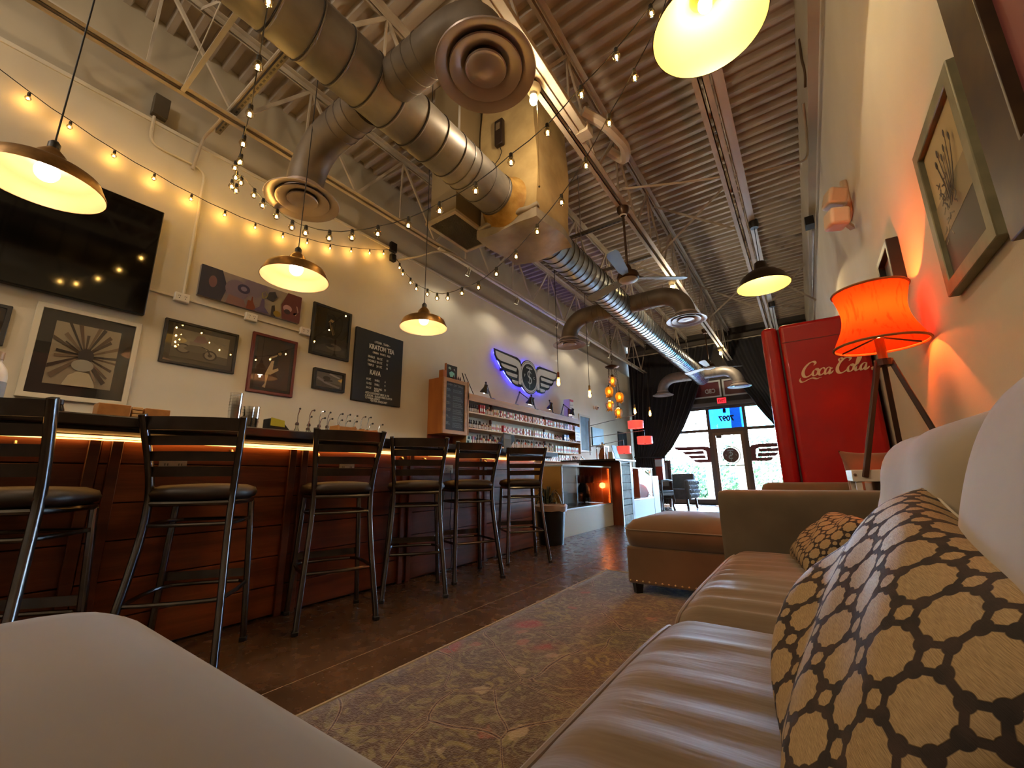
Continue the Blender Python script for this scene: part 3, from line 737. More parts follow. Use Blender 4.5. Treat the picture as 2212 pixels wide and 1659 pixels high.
for y in (0.23, 1.05, 1.58, 2.31, 2.56, 3.40):
    B().tube([(BX, y, 0.975), (BX+0.03, y, 0.97), (BX+0.045, y, 0.955), (BX+0.04, y, 0.935), (BX+0.02, y, 0.93)], 0.006, 6).build('purse_hook', hookm, t, w=True, smooth=True)
for y in (0.79, 1.82, 2.88):
    o = B().span((BX, y-0.06, 0.845), (BX+0.008, y+0.06, 0.92)).build('outlet', M('outlet_grey', 'b0aca6', 0.4), t, w=True, bevel=0.003)
    b = B()
    for dy in (-0.03, 0.03):
        for q in (-0.006, 0.006): b.span((BX+0.008, y+dy+q-0.0015, 0.88), (BX+0.009, y+dy+q+0.0015, 0.892))
        b.cyl((BX+0.008, y+dy, 0.868), (BX+0.009, y+dy, 0.868), 0.003, n=6)
    b.build('slots', darkm, o, w=True)
B().tube([(BX+0.01, 2.90, 0.87), (BX+0.03, 2.91, 0.7), (BX+0.02, 2.90, 0.4), (BX+0.025, 2.93, 0.12), (BX+0.04, 2.9, 0.012), (BX+0.06, 2.7, 0.01)], 0.004, 6).build('power_cord', cordm, t, w=True, smooth=True)
# back counter under the pictures (mostly hidden behind the bar)
t = T('service_counter', 'low counter along the left wall under the pictures', 'counter', (-4.05, 1.2, 0))
B().span((-4.29, -1.5, 0), (-3.80, 4.0, 1.03)).build('body', M('counter_body', '5b4634', 0.5), t, w=True)
B().span((-4.295, -1.5, 1.03), (-3.76, 4.02, 1.07)).build('worktop', topm, t, w=True, bevel=0.005)
# ---------------------------------------------------------------- bar stools
gun = M('gunmetal', '6a6766', 0.22, 0.95, col2='5a5655', vs=9)
gun2 = M('gunmetal_slat', '3a2f29', 0.30, 0.7, col2='2c231e', vs=9)
seatm = M('stool_vinyl', '20130e', 0.5, col2='22140f', vs=12, bump=0.04, bs=60)
def stool():
    t = T('bar_stool', 'x', 'bar stool', (0, 0, 0), group='ladder-back metal bar stools along the bar')
    def post(s):
        P = [(s*0.212, -0.01, 0.0), (s*0.200, 0.02, 0.15), (s*0.182, 0.06, 0.36), (s*0.168, 0.088, 0.56), (s*0.165, 0.095, 0.68), (s*0.168, 0.088, 0.78), (s*0.178, 0.06, 0.90), (s*0.192, 0.02, 1.02), (s*0.200, -0.005, 1.095)]
        b = B(); Q = []
        for i in range(len(P)-1):       # smooth resample
            p0, p1 = Vector(P[i]), Vector(P[i+1]); m0 = (p1-Vector(P[max(0, i-1)]))*0.5; m1 = (Vector(P[min(len(P)-1, i+2)])-p0)*0.5
            for k in range(4):
                u = k/4; Q.append(p0*(2*u**3-3*u*u+1)+m0*(u**3-2*u*u+u)+p1*(-2*u**3+3*u*u)+m1*(u**3-u*u))
        Q.append(Vector(P[-1]))
        n = len(Q); vs = []
        for i, p in enumerate(Q):
            d = (Q[min(n-1, i+1)]-Q[max(0, i-1)]).normalized(); x = Vector((1, 0, 0)); y = d.cross(x).normalized(); x = y.cross(d).normalized()
            for k in range(14):
                a = 2*PI*k/14; c_, s_ = math.cos(a), math.sin(a)
                vs.append(p + x*0.0145*math.copysign(abs(c_)**0.6, c_) + y*0.018*math.copysign(abs(s_)**0.6, s_))
        fs = [(i*14+k, i*14+(k+1) % 14, i*14+14+(k+1) % 14, i*14+14+k) for i in range(n-1) for k in range(14)] + [tuple(range(13, -1, -1)), tuple((n-1)*14+k for k in range(14))]
        b.add(vs, fs); return b
    for s in (-1, 1):
        o = post(s).build('back_post', gun, t, smooth=True, ang=60)
        B().box((s*0.212, -0.01, 0.011), (0.034, 0.04, 0.022)).build('foot_cap', blackp, o, bevel=0.004)
    for s in (-1, 1):
        o = B().bar((s*0.205, 0.405, 0.0), (s*0.170, 0.385, 0.70), 0.028, 0.028).build('leg', gun, t, bevel=0.009, seg=3)
        B().box((s*0.205, 0.405, 0.011), (0.032, 0.032, 0.022)).build('foot_cap', blackp, o, bevel=0.004)
    def arcbar(z, y0, w, h, dep, th=0.006):
        b = B(); n = 10; vs = []
        for i in range(n+1):
            u = -1+2*i/n; x = u*w; y = y0-dep*(1-u*u)
            vs += [(x, y-th, z-h/2), (x, y, z-h/2), (x, y, z+h/2), (x, y-th, z+h/2)]
        fs = [(i*4+k, i*4+(k+1) % 4, i*4+4+(k+1) % 4, i*4+4+k) for i in range(n) for k in range(4)] + [(3, 2, 1, 0), (n*4, n*4+1, n*4+2, n*4+3)]
        b.add(vs, fs); return b
    for z, y0, w, h in ((1.058, 0.012, 0.192, 0.062), (0.982, 0.038, 0.186, 0.044), (0.912, 0.060, 0.178, 0.044), (0.843, 0.076, 0.172, 0.046)):
        arcbar(z, y0, w, h, 0.028).build('slat', gun2, t, smooth=True, ang=30)
    def hoop(z, x0, yb, yf, r, flat):
        P = [(-x0*0.97, yb, z)]
        P += [(-x0, yb+0.06, z), (-x0*1.04, (yb+yf)/2, z), (-x0*1.0, yf-0.05, z), (-x0*0.8, yf, z), (0, yf+0.012, z), (x0*0.8, yf, z), (x0*1.0, yf-0.05, z), (x0*1.04, (yb+yf)/2, z), (x0, yb+0.06, z), (x0*0.97, yb, z), (x0*0.5, yb-0.012, z), (0, yb-0.016, z), (-x0*0.5, yb-0.012, z)]
        return B().tube(P, r, 8, closed=True)
    hoop(0.70, 0.172, 0.09, 0.43, 0.013, 0).build('seat_ring', gun, t, smooth=True)
    hoop(0.605, 0.172, 0.088, 0.41, 0.009, 0).build('upper_stretcher', gun, t, smooth=True)
    hoop(0.285, 0.188, 0.05, 0.425, 0.010, 0).build('foot_ring', gun, t, smooth=True)
    b = B()
    b.bar((-0.19, 0.41, 0.33), (0.19, 0.41, 0.33), 0.006, 0.04); b.build('foot_plate', gun, t)
    b = B(); n = 28; rows = [(0.90, 0.712), (1.0, 0.722), (1.04, 0.742), (0.99, 0.765), (0.80, 0.780), (0.4, 0.786), (0.001, 0.788)]
    vs = []
    for s_, z in rows:
        for k in range(n):
            a = 2*PI*k/n; c, q = math.cos(a), math.sin(a)
            e = 0.62
            vs.append((0.205*s_*math.copysign(abs(c)**e, c), 0.245+0.195*s_*math.copysign(abs(q)**e, q), z))
    b.add(vs, [(i*n+k, i*n+(k+1) % n, (i+1)*n+(k+1) % n, (i+1)*n+k) for i in range(len(rows)-1) for k in range(n)] + [tuple(range(n-1, -1, -1))])
    b.build('seat', seatm, t, smooth=True, ang=60)
    return t
st = stool()
def rear(xl, yl, xr, yr):           # stand the stool on its two rear feet
    return ((xl+xr)/2, (yl+yr)/2, 0), math.atan2(yr-yl, xr-xl)
L6 = [((-2.44, -0.07, -2.17, 0.255), 'ladder-back metal bar stool cut off by the left edge of the photo'),
      ((-2.43, 0.545, -2.165, 0.88), 'second ladder-back metal bar stool from the left, largest one wholly in view'),
      ((-2.339, 1.31, -2.190, 1.708), 'third ladder-back metal bar stool from the left, below the row of pour-spout bottles'),
      ((-2.43, 1.944, -2.178, 2.265), 'fourth ladder-back metal bar stool from the left, below the chalkboard cabinet'),
      ((-2.354, 2.553, -2.178, 2.931), 'fifth ladder-back metal bar stool from the left, below the tablet on the bar'),
      ((-2.421, 3.361, -2.164, 3.674), 'sixth ladder-back metal bar stool, farthest from the viewer beside the bin')]
for i, (q, lab) in enumerate(L6):
    loc, rz = rear(*q)
    if i == 0:
        st.location = loc; st.rotation_euler = (0, 0, rz); st['label'] = lab
    else: dup(st, loc, rz, lab)
# ---------------------------------------------------------------- things on the bar and the back counter
ply = M('pine_box', 'a8743a', 0.5, col2='94622e', vs=3, stretch=(1, 8, 8))
t = T('napkin_box', 'light wooden box on the bar between the two left stools', 'box', (-2.98, 0.56, 1.085))
B().span((-3.04, 0.49, 1.085), (-2.94, 0.62, 1.20)).build('body', ply, t, w=True, bevel=0.003)
for k in range(6):
    tag(B().span((-3.04, 0.628, 1.0855+k*0.019), (-2.95, 0.672, 1.0855+k*0.019+0.012+0.004)).build('coaster', M('coaster_cork', 'c9a878', 0.7), bevel=0.002, seg=1), 'square pale coaster, '+ORD[k]+' from the bottom of the stack between two wooden boxes', 'coaster', 'stacked coasters on the bar')
t = T('napkin_box', 'light wooden box on the bar right of the coaster stack', 'box', (-2.98, 0.73, 1.085))
B().span((-3.04, 0.68, 1.085), (-2.94, 0.79, 1.195)).build('body', ply, t, w=True, bevel=0.003)
t = T('jar', 'small dark jar on the bar behind the leftmost stool', 'jar', (-2.95, 0.35, 1.085))
B().lathe([(0.001, 0), (0.026, 0.001), (0.028, 0.06), (0.02, 0.085)], 14).build('body', M('dark_glass', '100d0c', 0.15), t, smooth=True)
B().lathe([(0.021, 0.086), (0.021, 0.11), (0.001, 0.111)], 14).build('lid', blackp, t, smooth=True)
t = T('squeeze_bottle', 'white bottle with printed label at the left edge above the bar', 'bottle', (-2.88, 0.13, 1.085))
B().lathe([(0.001, 0), (0.042, 0.001), (0.044, 0.17), (0.036, 0.21), (0.016, 0.24), (0.016, 0.25)], 18).build('body', M('bottle_white', 'd8d2c6', 0.35), t, smooth=True)
B().lathe([(0.019, 0.25), (0.019, 0.285), (0.001, 0.287)], 14).build('cap', M('cap_tan', 'b09a80', 0.4), t, smooth=True)
B().lathe([(0.0452, 0.06), (0.0455, 0.15)], 18).build('print', M('label_grey', '8a8e92', 0.5), t, smooth=True)
cupm = GLASS('clear_plastic', 'f2f2f2', 0.22, 0.08)
for j, (y, hh, n) in enumerate(((1.16, 0.28, 7), (1.245, 0.20, 6), (1.275, 0.205, 6))):
    for k in range(n):
        o = B().lathe([(0.026, 0), (0.037, hh-0.02*(n-1)), (0.039, hh-0.02*(n-1)), (0.0365, hh-0.02*(n-1)-0.001)], 16, (0, 0, k*0.02), cap0=True).build('cup', cupm, None, smooth=True)
        o.location = (-3.06, y, 1.087)
        tag(o, 'clear plastic cup, '+ORD[k]+' from the bottom in ' + ('the tall stack on the bar', 'the left of two short stacks', 'the right of two short stacks')[j], 'cup', 'stacked clear plastic cups')
t = T('card_holder', 'small dark box beside the clear cup stacks', 'box', (-3.05, 1.06, 1.085))
B().span((-3.09, 1.02, 1.085), (-3.02, 1.10, 1.18)).build('body', M('dark_card', '2a1712', 0.5), t, w=True, bevel=0.003)
t = T('card_reader', 'black card stand with a yellow card on top of the bar', 'stand', (-2.98, 1.40, 1.085))
B().prism([(1.33, 1.085), (1.33, 1.21), (1.42, 1.19), (1.52, 1.085)], (-3.03, 0, 0), (0, 1, 0), (0, 0, 1), (1, 0, 0), 0.10).build('body', blackp, t, w=True, bevel=0.004)
B().prism([(1.335, 1.16), (1.335, 1.215), (1.425, 1.20), (1.43, 1.155)], (-2.929, 0, 0), (0, 1, 0), (0, 0, 1), (1, 0, 0), 0.003).build('card', M('yellow_card', 'b9b02a', 0.5), t, w=True)
t = T('dish', 'small white dish with dark spoon on the bar', 'dish', (-2.85, 1.70, 1.085))
B().lathe([(0.001, 0), (0.03, 0.002), (0.045, 0.03), (0.042, 0.03), (0.026, 0.006), (0.001, 0.005)], 20).build('body', whitep, t, smooth=True)
B().bar((0.0, -0.09, 0.03), (0.0, 0.01, 0.012), 0.012, 0.006).build('spoon', darkm, t)
# pour-spout syrup bottles
sg = GLASS('syrup_glass', 'e9ece6', 0.25, 0.05)
liqs = ['2a120a', 'b87a2a', 'c9c07a', '7a3a14', 'd8d2b4', '3a1a10']
def syrup():
    t = T('syrup_bottle', 'x', 'bottle', (0, 0, 0), group='pour-spout syrup bottles on the back counter')
    B().lathe([(0.001, 0), (0.036, 0.001), (0.038, 0.02), (0.038, 0.17), (0.030, 0.20), (0.014, 0.235), (0.013, 0.27)], 14).build('glass', sg, t, smooth=True)
    return t
def syr(loc, k, lab, h):
    t = T('syrup_bottle', lab, 'bottle', loc, group='pour-spout syrup bottles on the back counter')
    s = h/0.44
    g = B().lathe([(0.001, 0), (0.036, 0.001), (0.038, 0.02*s), (0.038, 0.17*s), (0.030, 0.20*s), (0.014, 0.235*s), (0.013, 0.27*s)], 14).build('glass', sg, t, smooth=True)
    B().lathe([(0.001, 0.004), (0.034, 0.004), (0.035, 0.10*s), (0.001, 0.101*s)], 14).build('syrup', M('syrup_'+str(k % 6), liqs[k % 6], 0.2), t, smooth=True)
    B().lathe([(0.0385, 0.05*s), (0.0387, 0.14*s)], 14).build('print', M('syrup_label', 'b9ad9c', 0.5, col2='6a5a4c', vs=60, lo=0.45, hi=0.5), t, smooth=True)
    B().lathe([(0.017, 0.262*s), (0.019, 0.275*s), (0.013, 0.29*s)], 12).build('collar', M('collar_brown', '3a2018', 0.5), t, smooth=True)
    a = (k*37 % 100)/100*2.4-1.2
    B().tube([(0, 0, 0.27*s), (0, 0, 0.36*s), (0, 0.008, 0.40*s), (0.004, 0.02*math.cos(a), 0.425*s), (0.015*math.sin(a)+0.01, 0.035*math.cos(a), 0.43*s)], 0.0055, 6).build('spout', chrome, t, smooth=True)
    B().ball((0.015*math.sin(a)+0.012, 0.044*math.cos(a), 0.43*s), 0.011, 8, 6).build('spout_cap', blackp, t, smooth=True)
tall = [2.13, 2.25, 2.36, 2.45, 2.57, 2.67, 2.77, 2.86, 2.95]; short = [2.19, 2.31, 2.40, 2.52, 2.60, 2.70, 2.90, 3.03]
nth = ['leftmost', 'second from left', 'third from left', 'fourth from left', 'fifth from left', 'sixth from left', 'seventh from left', 'eighth from left', 'ninth from left']
for k, y in enumerate(tall): syr((-4.12, y, 1.07), k, 'tall pour-spout syrup bottle in the back row, '+nth[k], 0.44)
for k, y in enumerate(short): syr((-4.02, y, 1.07), k+3, 'short pour-spout syrup bottle in the front row, '+nth[k], 0.355)
for nm, a, c, z, lab in (('a', 1.90, 2.06, 1.225, 'open pine tray box on the bar in front of the syrup bottles, left one'), ('b', 2.075, 2.13, 1.175, 'small low pine box on the bar between two taller ones'), ('c', 2.135, 2.27, 1.215, 'open pine tray box on the bar in front of the syrup bottles, right one')):
    t = T('pine_tray', lab, 'box', (-3.08, (a+c)/2, 1.085))
    b = B(); x0, x1 = -3.16, -3.02
    b.span((x0, a, 1.085), (x1, c, 1.095)); b.span((x0, a, 1.095), (x0+0.01, c, z)); b.span((x1-0.01, a, 1.095), (x1, c, z-0.01)); b.span((x0+0.01, a, 1.095), (x1-0.01, a+0.01, z)); b.span((x0+0.01, c-0.01, 1.095), (x1-0.01, c, z))
    b.build('body', ply, t, w=True, bevel=0.002, seg=1)
# till tablet, menu card and clutter at the far end of the bar
t = T('till_tablet', 'black till screen seen from behind at the far end of the bar', 'till', (-2.72, 3.62, 1.085))
B().prism([(-0.13, 0.06), (-0.06, 0.20), (0.12, 0.185), (0.15, 0.13), (0.08, 0.04)], (-2.70, 3.66, 1.085), (0, 1, 0), (0.25, 0, 0.97), (0.97, 0, -0.25), 0.03).build('screen', M('till_navy', '0c0f18', 0.4), t, w=True, bevel=0.006)
B().lathe([(0.06, 0), (0.06, 0.012), (0.02, 0.03), (0.018, 0.12)], 16, (-2.72, 3.64, 1.085)).build('stand', blackp, t, w=True, smooth=True)
t = T('menu_stand', 'clear card stand with a white and brown card beside the till screen', 'card stand', (-2.60, 3.62, 1.085))
B().span((-2.60, 3.55, 1.085), (-2.595, 3.68, 1.26)).build('stand', cupm, t, w=True)
B().span((-2.607, 3.555, 1.10), (-2.602, 3.675, 1.245)).build('card', M('card_kraft', '9a7444', 0.6), t, w=True)
B().span((-2.601, 3.56, 1.205), (-2.6005, 3.67, 1.245)).build('print', M('card_white', 'd6d6da', 0.5), t, w=True)
t = T('sticker_card', 'white card with blue print standing on the bar end', 'card', (-3.0, 3.44, 1.085))
B().span((-3.0, 3.40, 1.085), (-2.995, 3.475, 1.25)).build('card', M('card_cyan', 'c3e6ea', 0.5), t, w=True)
for k, (a, c, z) in enumerate(((3.42, 3.455, 1.215), (3.41, 3.44, 1.17), (3.43, 3.465, 1.12))):
    B().span((-2.994, a, z), (-2.992, c, z+0.028)).build('print', M('card_ink', '2a5a6a', 0.5), t, w=True)
t = T('drip_tray', 'dark grey plastic case at the far corner of the bar', 'case', (-2.70, 4.28, 1.085))
B().span((-2.85, 4.12, 1.087), (-2.60, 4.42, 1.13)).build('body', M('case_grey', '33424c', 0.3), t, w=True, bevel=0.008)
# ---------------------------------------------------------------- picture frames
pglass = GLASS('picture_glass', 'ffffff', 0.05, 0.01)
def picture(nm, label, wall, o, w, h, fb, fd, fm_, mb=0.0, mm=None, base=None, art=(), glass=True, cat='picture', group=None, tilt=None, canvas=False):
    """framed print: o = lower-left corner on the wall; art = [(polygon in 0..1, material)]"""
    u, v, n = Vector(wall['u']), Vector(wall['v']), Vector(wall['n']); o = Vector(o)
    t = T(nm, label, cat, o, group=group)
    if fb: B().ring(w, h, fb, (0, 0, 0), u, v, n, fd).build('frame', fm_, t, bevel=0.003, seg=1)
    iw, ih = w-2*fb, h-2*fb; p = u*fb+v*fb
    bd = fd if canvas else fd*0.45
    if mb: B().prism([(0, 0), (iw, 0), (iw, ih), (0, ih)], p, u, v, n, bd).build('mat_board', mm, t)
    q = p+u*mb+v*mb; aw, ah = iw-2*mb, ih-2*mb
    pr = B().prism([(0, 0), (aw, 0), (aw, ah), (0, ah)], q, u, v, n, bd+(0.003 if mb else 0)).build('print', base, t, bevel=0.004 if canvas else 0)
    lv = {}
    for i, (poly, m) in enumerate(art):
        b = B(); b.prism([(x*aw, y*ah) for x, y in poly], q+n*(bd+0.0035+0.0006*i), u, v, n, 0.0006); b.build('motif', m, pr)
    if glass: B().prism([(0, 0), (iw, 0), (iw, ih), (0, ih)], p+n*(fd*0.45+0.012), u, v, n, 0.002).build('glass', pglass, t)
    return t
def flat(h, r=0.6): return M('ink_'+h, h, r)
def disc(cx, cy, r, n=20, sx=1.0, sy=1.0, a0=0.0): return [(cx+r*sx*math.cos(a0+2*PI*k/n), cy+r*sy*math.sin(a0+2*PI*k/n)) for k in range(n)]
def stroke(pts, w):
    """a polyline as a closed band (2D)"""
    L, R_ = [], []
    for i, p in enumerate(pts):
        a = Vector(pts[max(0, i-1)]); c = Vector(pts[min(len(pts)-1, i+1)]); d = (c-a); d = d.normalized() if d.length else Vector((1, 0))
        ww = w[i] if isinstance(w, (list, tuple)) else w
        L.append((p[0]-d.y*ww, p[1]+d.x*ww)); R_.append((p[0]+d.y*ww, p[1]-d.x*ww))
    return L + R_[::-1]
PX = XW+0.0
# television
t = T('television', 'large black wall television reflecting the string lights', 'television', (XW, 0.0, 2.1))
B().span((XW+0.014, -0.3, 2.4), (XW+0.03, 0.3, 2.7)).build('mount', darkm, t, w=True)
B().span((XW+0.026, -0.83, 2.11), (XW+0.075, 0.86, 3.05)).build('body', blackp, t, w=True, bevel=0.006)
B().span((XW+0.075, -0.822, 2.118), (XW+0.078, 0.852, 3.042)).build('screen', M('tv_screen', '020202', 0.06, spec=0.6), t, w=True)
# burst print
rnd = random.Random(3)
sep = [flat('3a2a1a'), flat('5a4630'), flat('241a12'), flat('7c6850')]
art = []
for k in range(26):
    a = -0.4+2*PI*k/26+rnd.uniform(-0.08, 0.08); l = rnd.uniform(0.34, 0.62); wd = rnd.uniform(0.03, 0.075)
    c = (0.5, 0.5)
    e = (min(1, max(0, c[0]+l*math.cos(a))), min(1, max(0, c[1]+l*math.sin(a))))
    f = (min(1, max(0, c[0]+l*math.cos(a+wd*2))), min(1, max(0, c[1]+l*math.sin(a+wd*2))))
    if a % (2*PI) > 3.9 and a % (2*PI) < 5.0: continue
    art.append(([(c[0]+0.09*math.cos(a-0.1), c[1]+0.09*math.sin(a-0.1)), e, f, (c[0]+0.09*math.cos(a+0.15), c[1]+0.09*math.sin(a+0.15))], sep[k % 4]))
art += [(disc(0.52, 0.5, 0.12), sep[2]), (disc(0.5, 0.34, 0.14, sx=1.2, sy=0.7), flat('8a8270')), ([(0.25, 0.0), (0.32, 0.16), (0.45, 0.24), (0.62, 0.22), (0.72, 0.08), (0.74, 0.0)], flat('a39474'))]
picture('framed_picture', 'white-framed sepia print of a feathered burst with black mat', LW, (PX, 0.30, 1.37), 0.57, 0.68, 0.035, 0.03, M('frame_white', 'c8bfa8', 0.5), 0.075, flat('15110d'), flat('b3a68c'), art)
# motorcycle print
dk = flat('3a352e'); md = flat('6a6254')
art = [([(0, 0), (1, 0), (1, 0.26), (0, 0.34)], flat('5f574a')), (disc(0.2, 0.33, 0.13, sy=1.35), dk), (disc(0.2, 0.33, 0.10, sy=1.35), flat('8a8272')), (disc(0.67, 0.24, 0.13, sy=1.45), dk), (disc(0.67, 0.24, 0.095, sy=1.45), flat('8f8676')), (disc(0.67, 0.24, 0.04, sy=1.45), dk),
       ([(0.2, 0.34), (0.3, 0.5), (0.52, 0.52), (0.62, 0.36), (0.5, 0.26), (0.3, 0.26)], md), (stroke([(0.5, 0.5), (0.62, 0.44), (0.67, 0.25)], 0.014), dk), ([(0.3, 0.5), (0.28, 0.62), (0.44, 0.66), (0.5, 0.56)], flat('8f8474')), ([(0.34, 0.62), (0.4, 0.86), (0.52, 0.9), (0.6, 0.7), (0.5, 0.62)], flat('957a76')), (stroke([(0.86, 0.75), (0.93, 0.72)], 0.03), flat('8d897c'))]
picture('framed_picture', 'black-framed faded print of a motorcycle rider', LW, (PX, 1.01, 1.77), 0.56, 0.385, 0.022, 0.03, blackp, 0.045, flat('4a453c'), M('print_grey', 'a59c86', 0.6, col2='918874', vs=6), art)
# long purple canvas
art = [([(0, 0), (0.2, 0), (0.24, 0.5), (0.18, 1), (0, 1)], flat('20233c')), (disc(0.11, 0.55, 0.035, sy=5.5, sx=1.0), flat('6a4a52')), (disc(0.33, 0.52, 0.11, sy=3.0), flat('6d5f74')), (disc(0.39, 0.62, 0.06, sy=2.6), flat('332f50')), (disc(0.39, 0.62, 0.03, sy=2.6), flat('746a84')), ([(0.24, 0), (0.26, 0.3), (0.4, 0.26), (0.44, 0)], flat('7a5a58')),
       ([(0.43, 0.0), (0.44, 0.3), (0.47, 0.3), (0.475, 0.45), (0.485, 0.45), (0.49, 0.3), (0.52, 0.1), (0.52, 0)], flat('6a2e16')), ([(0.5, 0.02), (0.56, 0.2), (0.575, 0.5), (0.60, 0.5), (0.61, 0.22), (0.66, 0.04)], flat('54486a')), (stroke([(0.585, 0.5), (0.57, 0.68), (0.6, 0.78), (0.63, 0.66), (0.6, 0.54)], 0.006), flat('8a8450')), ([(0.62, 0.55), (0.64, 0.8), (0.7, 0.88), (0.73, 0.7), (0.69, 0.5)], flat('30303a')),
       ([(0.68, 0), (0.68, 0.35), (0.71, 0.4), (0.73, 0.0)], flat('2e2420')), (disc(0.745, 0.12, 0.04, sy=2.6), flat('8a7426')), ([(0.8, 0), (0.78, 0.5), (0.84, 1), (1, 1), (1, 0)], flat('5c2c2c')), (disc(0.85, 0.42, 0.05, sy=2.6), flat('b08a8c')), (disc(0.85, 0.3, 0.035, sy=2.6), flat('352430')), (stroke([(0.95, 0.6), (0.97, 0.4), (0.94, 0.24), (0.92, 0.3)], 0.007), flat('a8867c'))]
picture('canvas_print', 'long purple and red abstract canvas above the wall outlets', LW, (PX, 1.19, 2.43), 0.92, 0.30, 0.0, 0.035, blackp, 0, None, M('canvas_base', '9a9078', 0.7, col2='6e6478', vs=3), art, glass=False, canvas=True)
# red frame
art = [(disc(0.6, 0.42, 0.3, sy=0.75), flat('3f2210')), ([(0.25, 0.02), (0.32, 0.10), (0.30, 0.30), (0.42, 0.52), (0.5, 0.56), (0.52, 0.5), (0.40, 0.30), (0.36, 0.12), (0.34, 0.0)], flat('cdb184')), ([(0.30, 0.30), (0.44, 0.58), (0.52, 0.60), (0.5, 0.40), (0.66, 0.46), (0.68, 0.41), (0.45, 0.29)], flat('d9bf94')), ([(0.5, 0.5), (0.56, 0.72), (0.66, 0.72), (0.62, 0.5)], flat('1c100a')), ([(0.36, 0.60), (0.58, 0.70), (0.6, 0.74), (0.38, 0.66)], flat('cdb184')), (disc(0.66, 0.78, 0.055, sy=0.8), flat('c6a878')), ([(0.60, 0.78), (0.66, 0.87), (0.74, 0.82), (0.7, 0.86)], flat('20120a'))]
picture('framed_picture', 'red-framed print of a seated dancer on dark brown', LW, (PX, 1.69, 1.63), 0.44, 0.60, 0.028, 0.03, M('frame_red', '5a100c', 0.4), 0.03, flat('1c0c08'), M('print_brown', '2e170b', 0.6, col2='4a2712', vs=3), art)
# lamp still-life print
art = [([(0, 0), (1, 0), (1, 0.12), (0.6, 0.26), (0, 0.1)], flat('3a342c')), (disc(0.62, 0.15, 0.26, sy=0.3), flat('6f6656')), (disc(0.48, 0.17, 0.15, sy=0.22), flat('0f0c0a')), ([(0.44, 0.17), (0.5, 0.17), (0.56, 0.45), (0.5, 0.46)], flat('17120e')), (stroke([(0.56, 0.44), (0.44, 0.66), (0.42, 0.74)], 0.016), flat('a08a62')), (stroke([(0.6, 0.46), (0.48, 0.68)], 0.010), flat('8a764e')), ([(0.36, 0.72), (0.44, 0.82), (0.56, 0.80), (0.50, 0.74), (0.44, 0.76)], flat('c9ac78'))]
picture('framed_picture', 'black-framed dark print of a jointed lamp in a spotlight', LW, (PX, 2.26, 2.15), 0.48, 0.60, 0.028, 0.03, blackp, 0.03, flat('1a1712'), flat('16120e'), art)
art = [([(0, 0.0), (1, 0.0), (1, 0.3), (0, 0.4)], flat('4c4a50')), (stroke([(0.05, 0.6), (0.4, 0.3), (0.9, 0.1)], 0.06), flat('8a8690')), (stroke([(0.5, 0.95), (0.9, 0.75)], 0.05), flat('b0acb4')), (disc(0.4, 0.62, 0.14), flat('1e1e26')), (stroke([(0.3, 0.42), (0.62, 0.5)], 0.05), flat('1a1a20'))]
picture('framed_picture', 'small black-framed grey photo beside the menu board', LW, (PX, 2.33, 1.77), 0.38, 0.23, 0.03, 0.045, blackp, 0, None, flat('66646c'), art)
picture('framed_picture', 'dark brown framed picture cut off by the left edge', LW, (PX, -0.12, 1.69), 0.32, 0.28, 0.025, 0.03, blackp, 0.02, flat('2a1a10'), M('print_umber', '3a2412', 0.6, col2='5c3a1c', vs=5), [(disc(0.5, 0.5, 0.2), flat('5a3418'))])
# menu board
t = T('menu_board', 'black letter menu board listing drinks and prices', 'menu board', (XW, 2.81, 1.71))
B().span((XW, 2.81, 1.71), (XW+0.035, 3.53, 2.62)).build('board', M('board_black', '060606', 0.5), t, w=True, bevel=0.004)
wl_ = M('letter_white', 'cfcac0', 0.5)
def ml(s, y, z, sz, al='LEFT', sx=0.78, b=0.004): text(s, sz, wl_, t, (XW+0.036, y, z), LW['u'], LW['v'], LW['n'], align=al, sx=sx, bold=b*sz)
cy = 3.17
ml('- STEAM . TRAIN -', cy+0.02, 2.475, 0.040, 'CENTER'); ml('KRATOM TEA', cy+0.02, 2.39, 0.086, 'CENTER', 0.72, 0.02); ml('GREEN . WHITE . RED', cy+0.02, 2.335, 0.036, 'CENTER')
for i, (a, c, p) in enumerate((('SINGLE', '16 OZ', '10'), ('DOUBLE', '20 OZ', '12'), ('TRIPLE', '24 OZ', '14'))):
    z = 2.27-i*0.052; ml(a, 2.99, z, 0.040); ml(c, 3.12, z, 0.040); ml(p, 3.265, z, 0.040)
ml('KAVA', 3.03, 2.06, 0.086, 'LEFT', 0.72, 0.02)
for i, (a, c, p) in enumerate((('8 OZ', 'SHELL', '6'), ('12 OZ', 'SHELL', '9'), ('24 OZ', 'ROLLING', '21'))):
    z = 1.985-i*0.053; ml(a, 2.99, z, 0.036); ml(c, 3.11, z, 0.036); ml(p, 3.26, z+0.004, 0.036)
ml('BOWL', 3.11, 1.852, 0.034); ml('ADD COCONUT MILK & OR', 2.985, 1.815, 0.036); ml('A SUGAR - SUGAR FREE FLAVOR', 2.985, 1.782, 0.036); ml('TO YOUR LIKING!', 2.985, 1.749+0.002, 0.034); ml('*EXTRA AWESOME*', 3.19, 1.722, 0.036, 'CENTER')
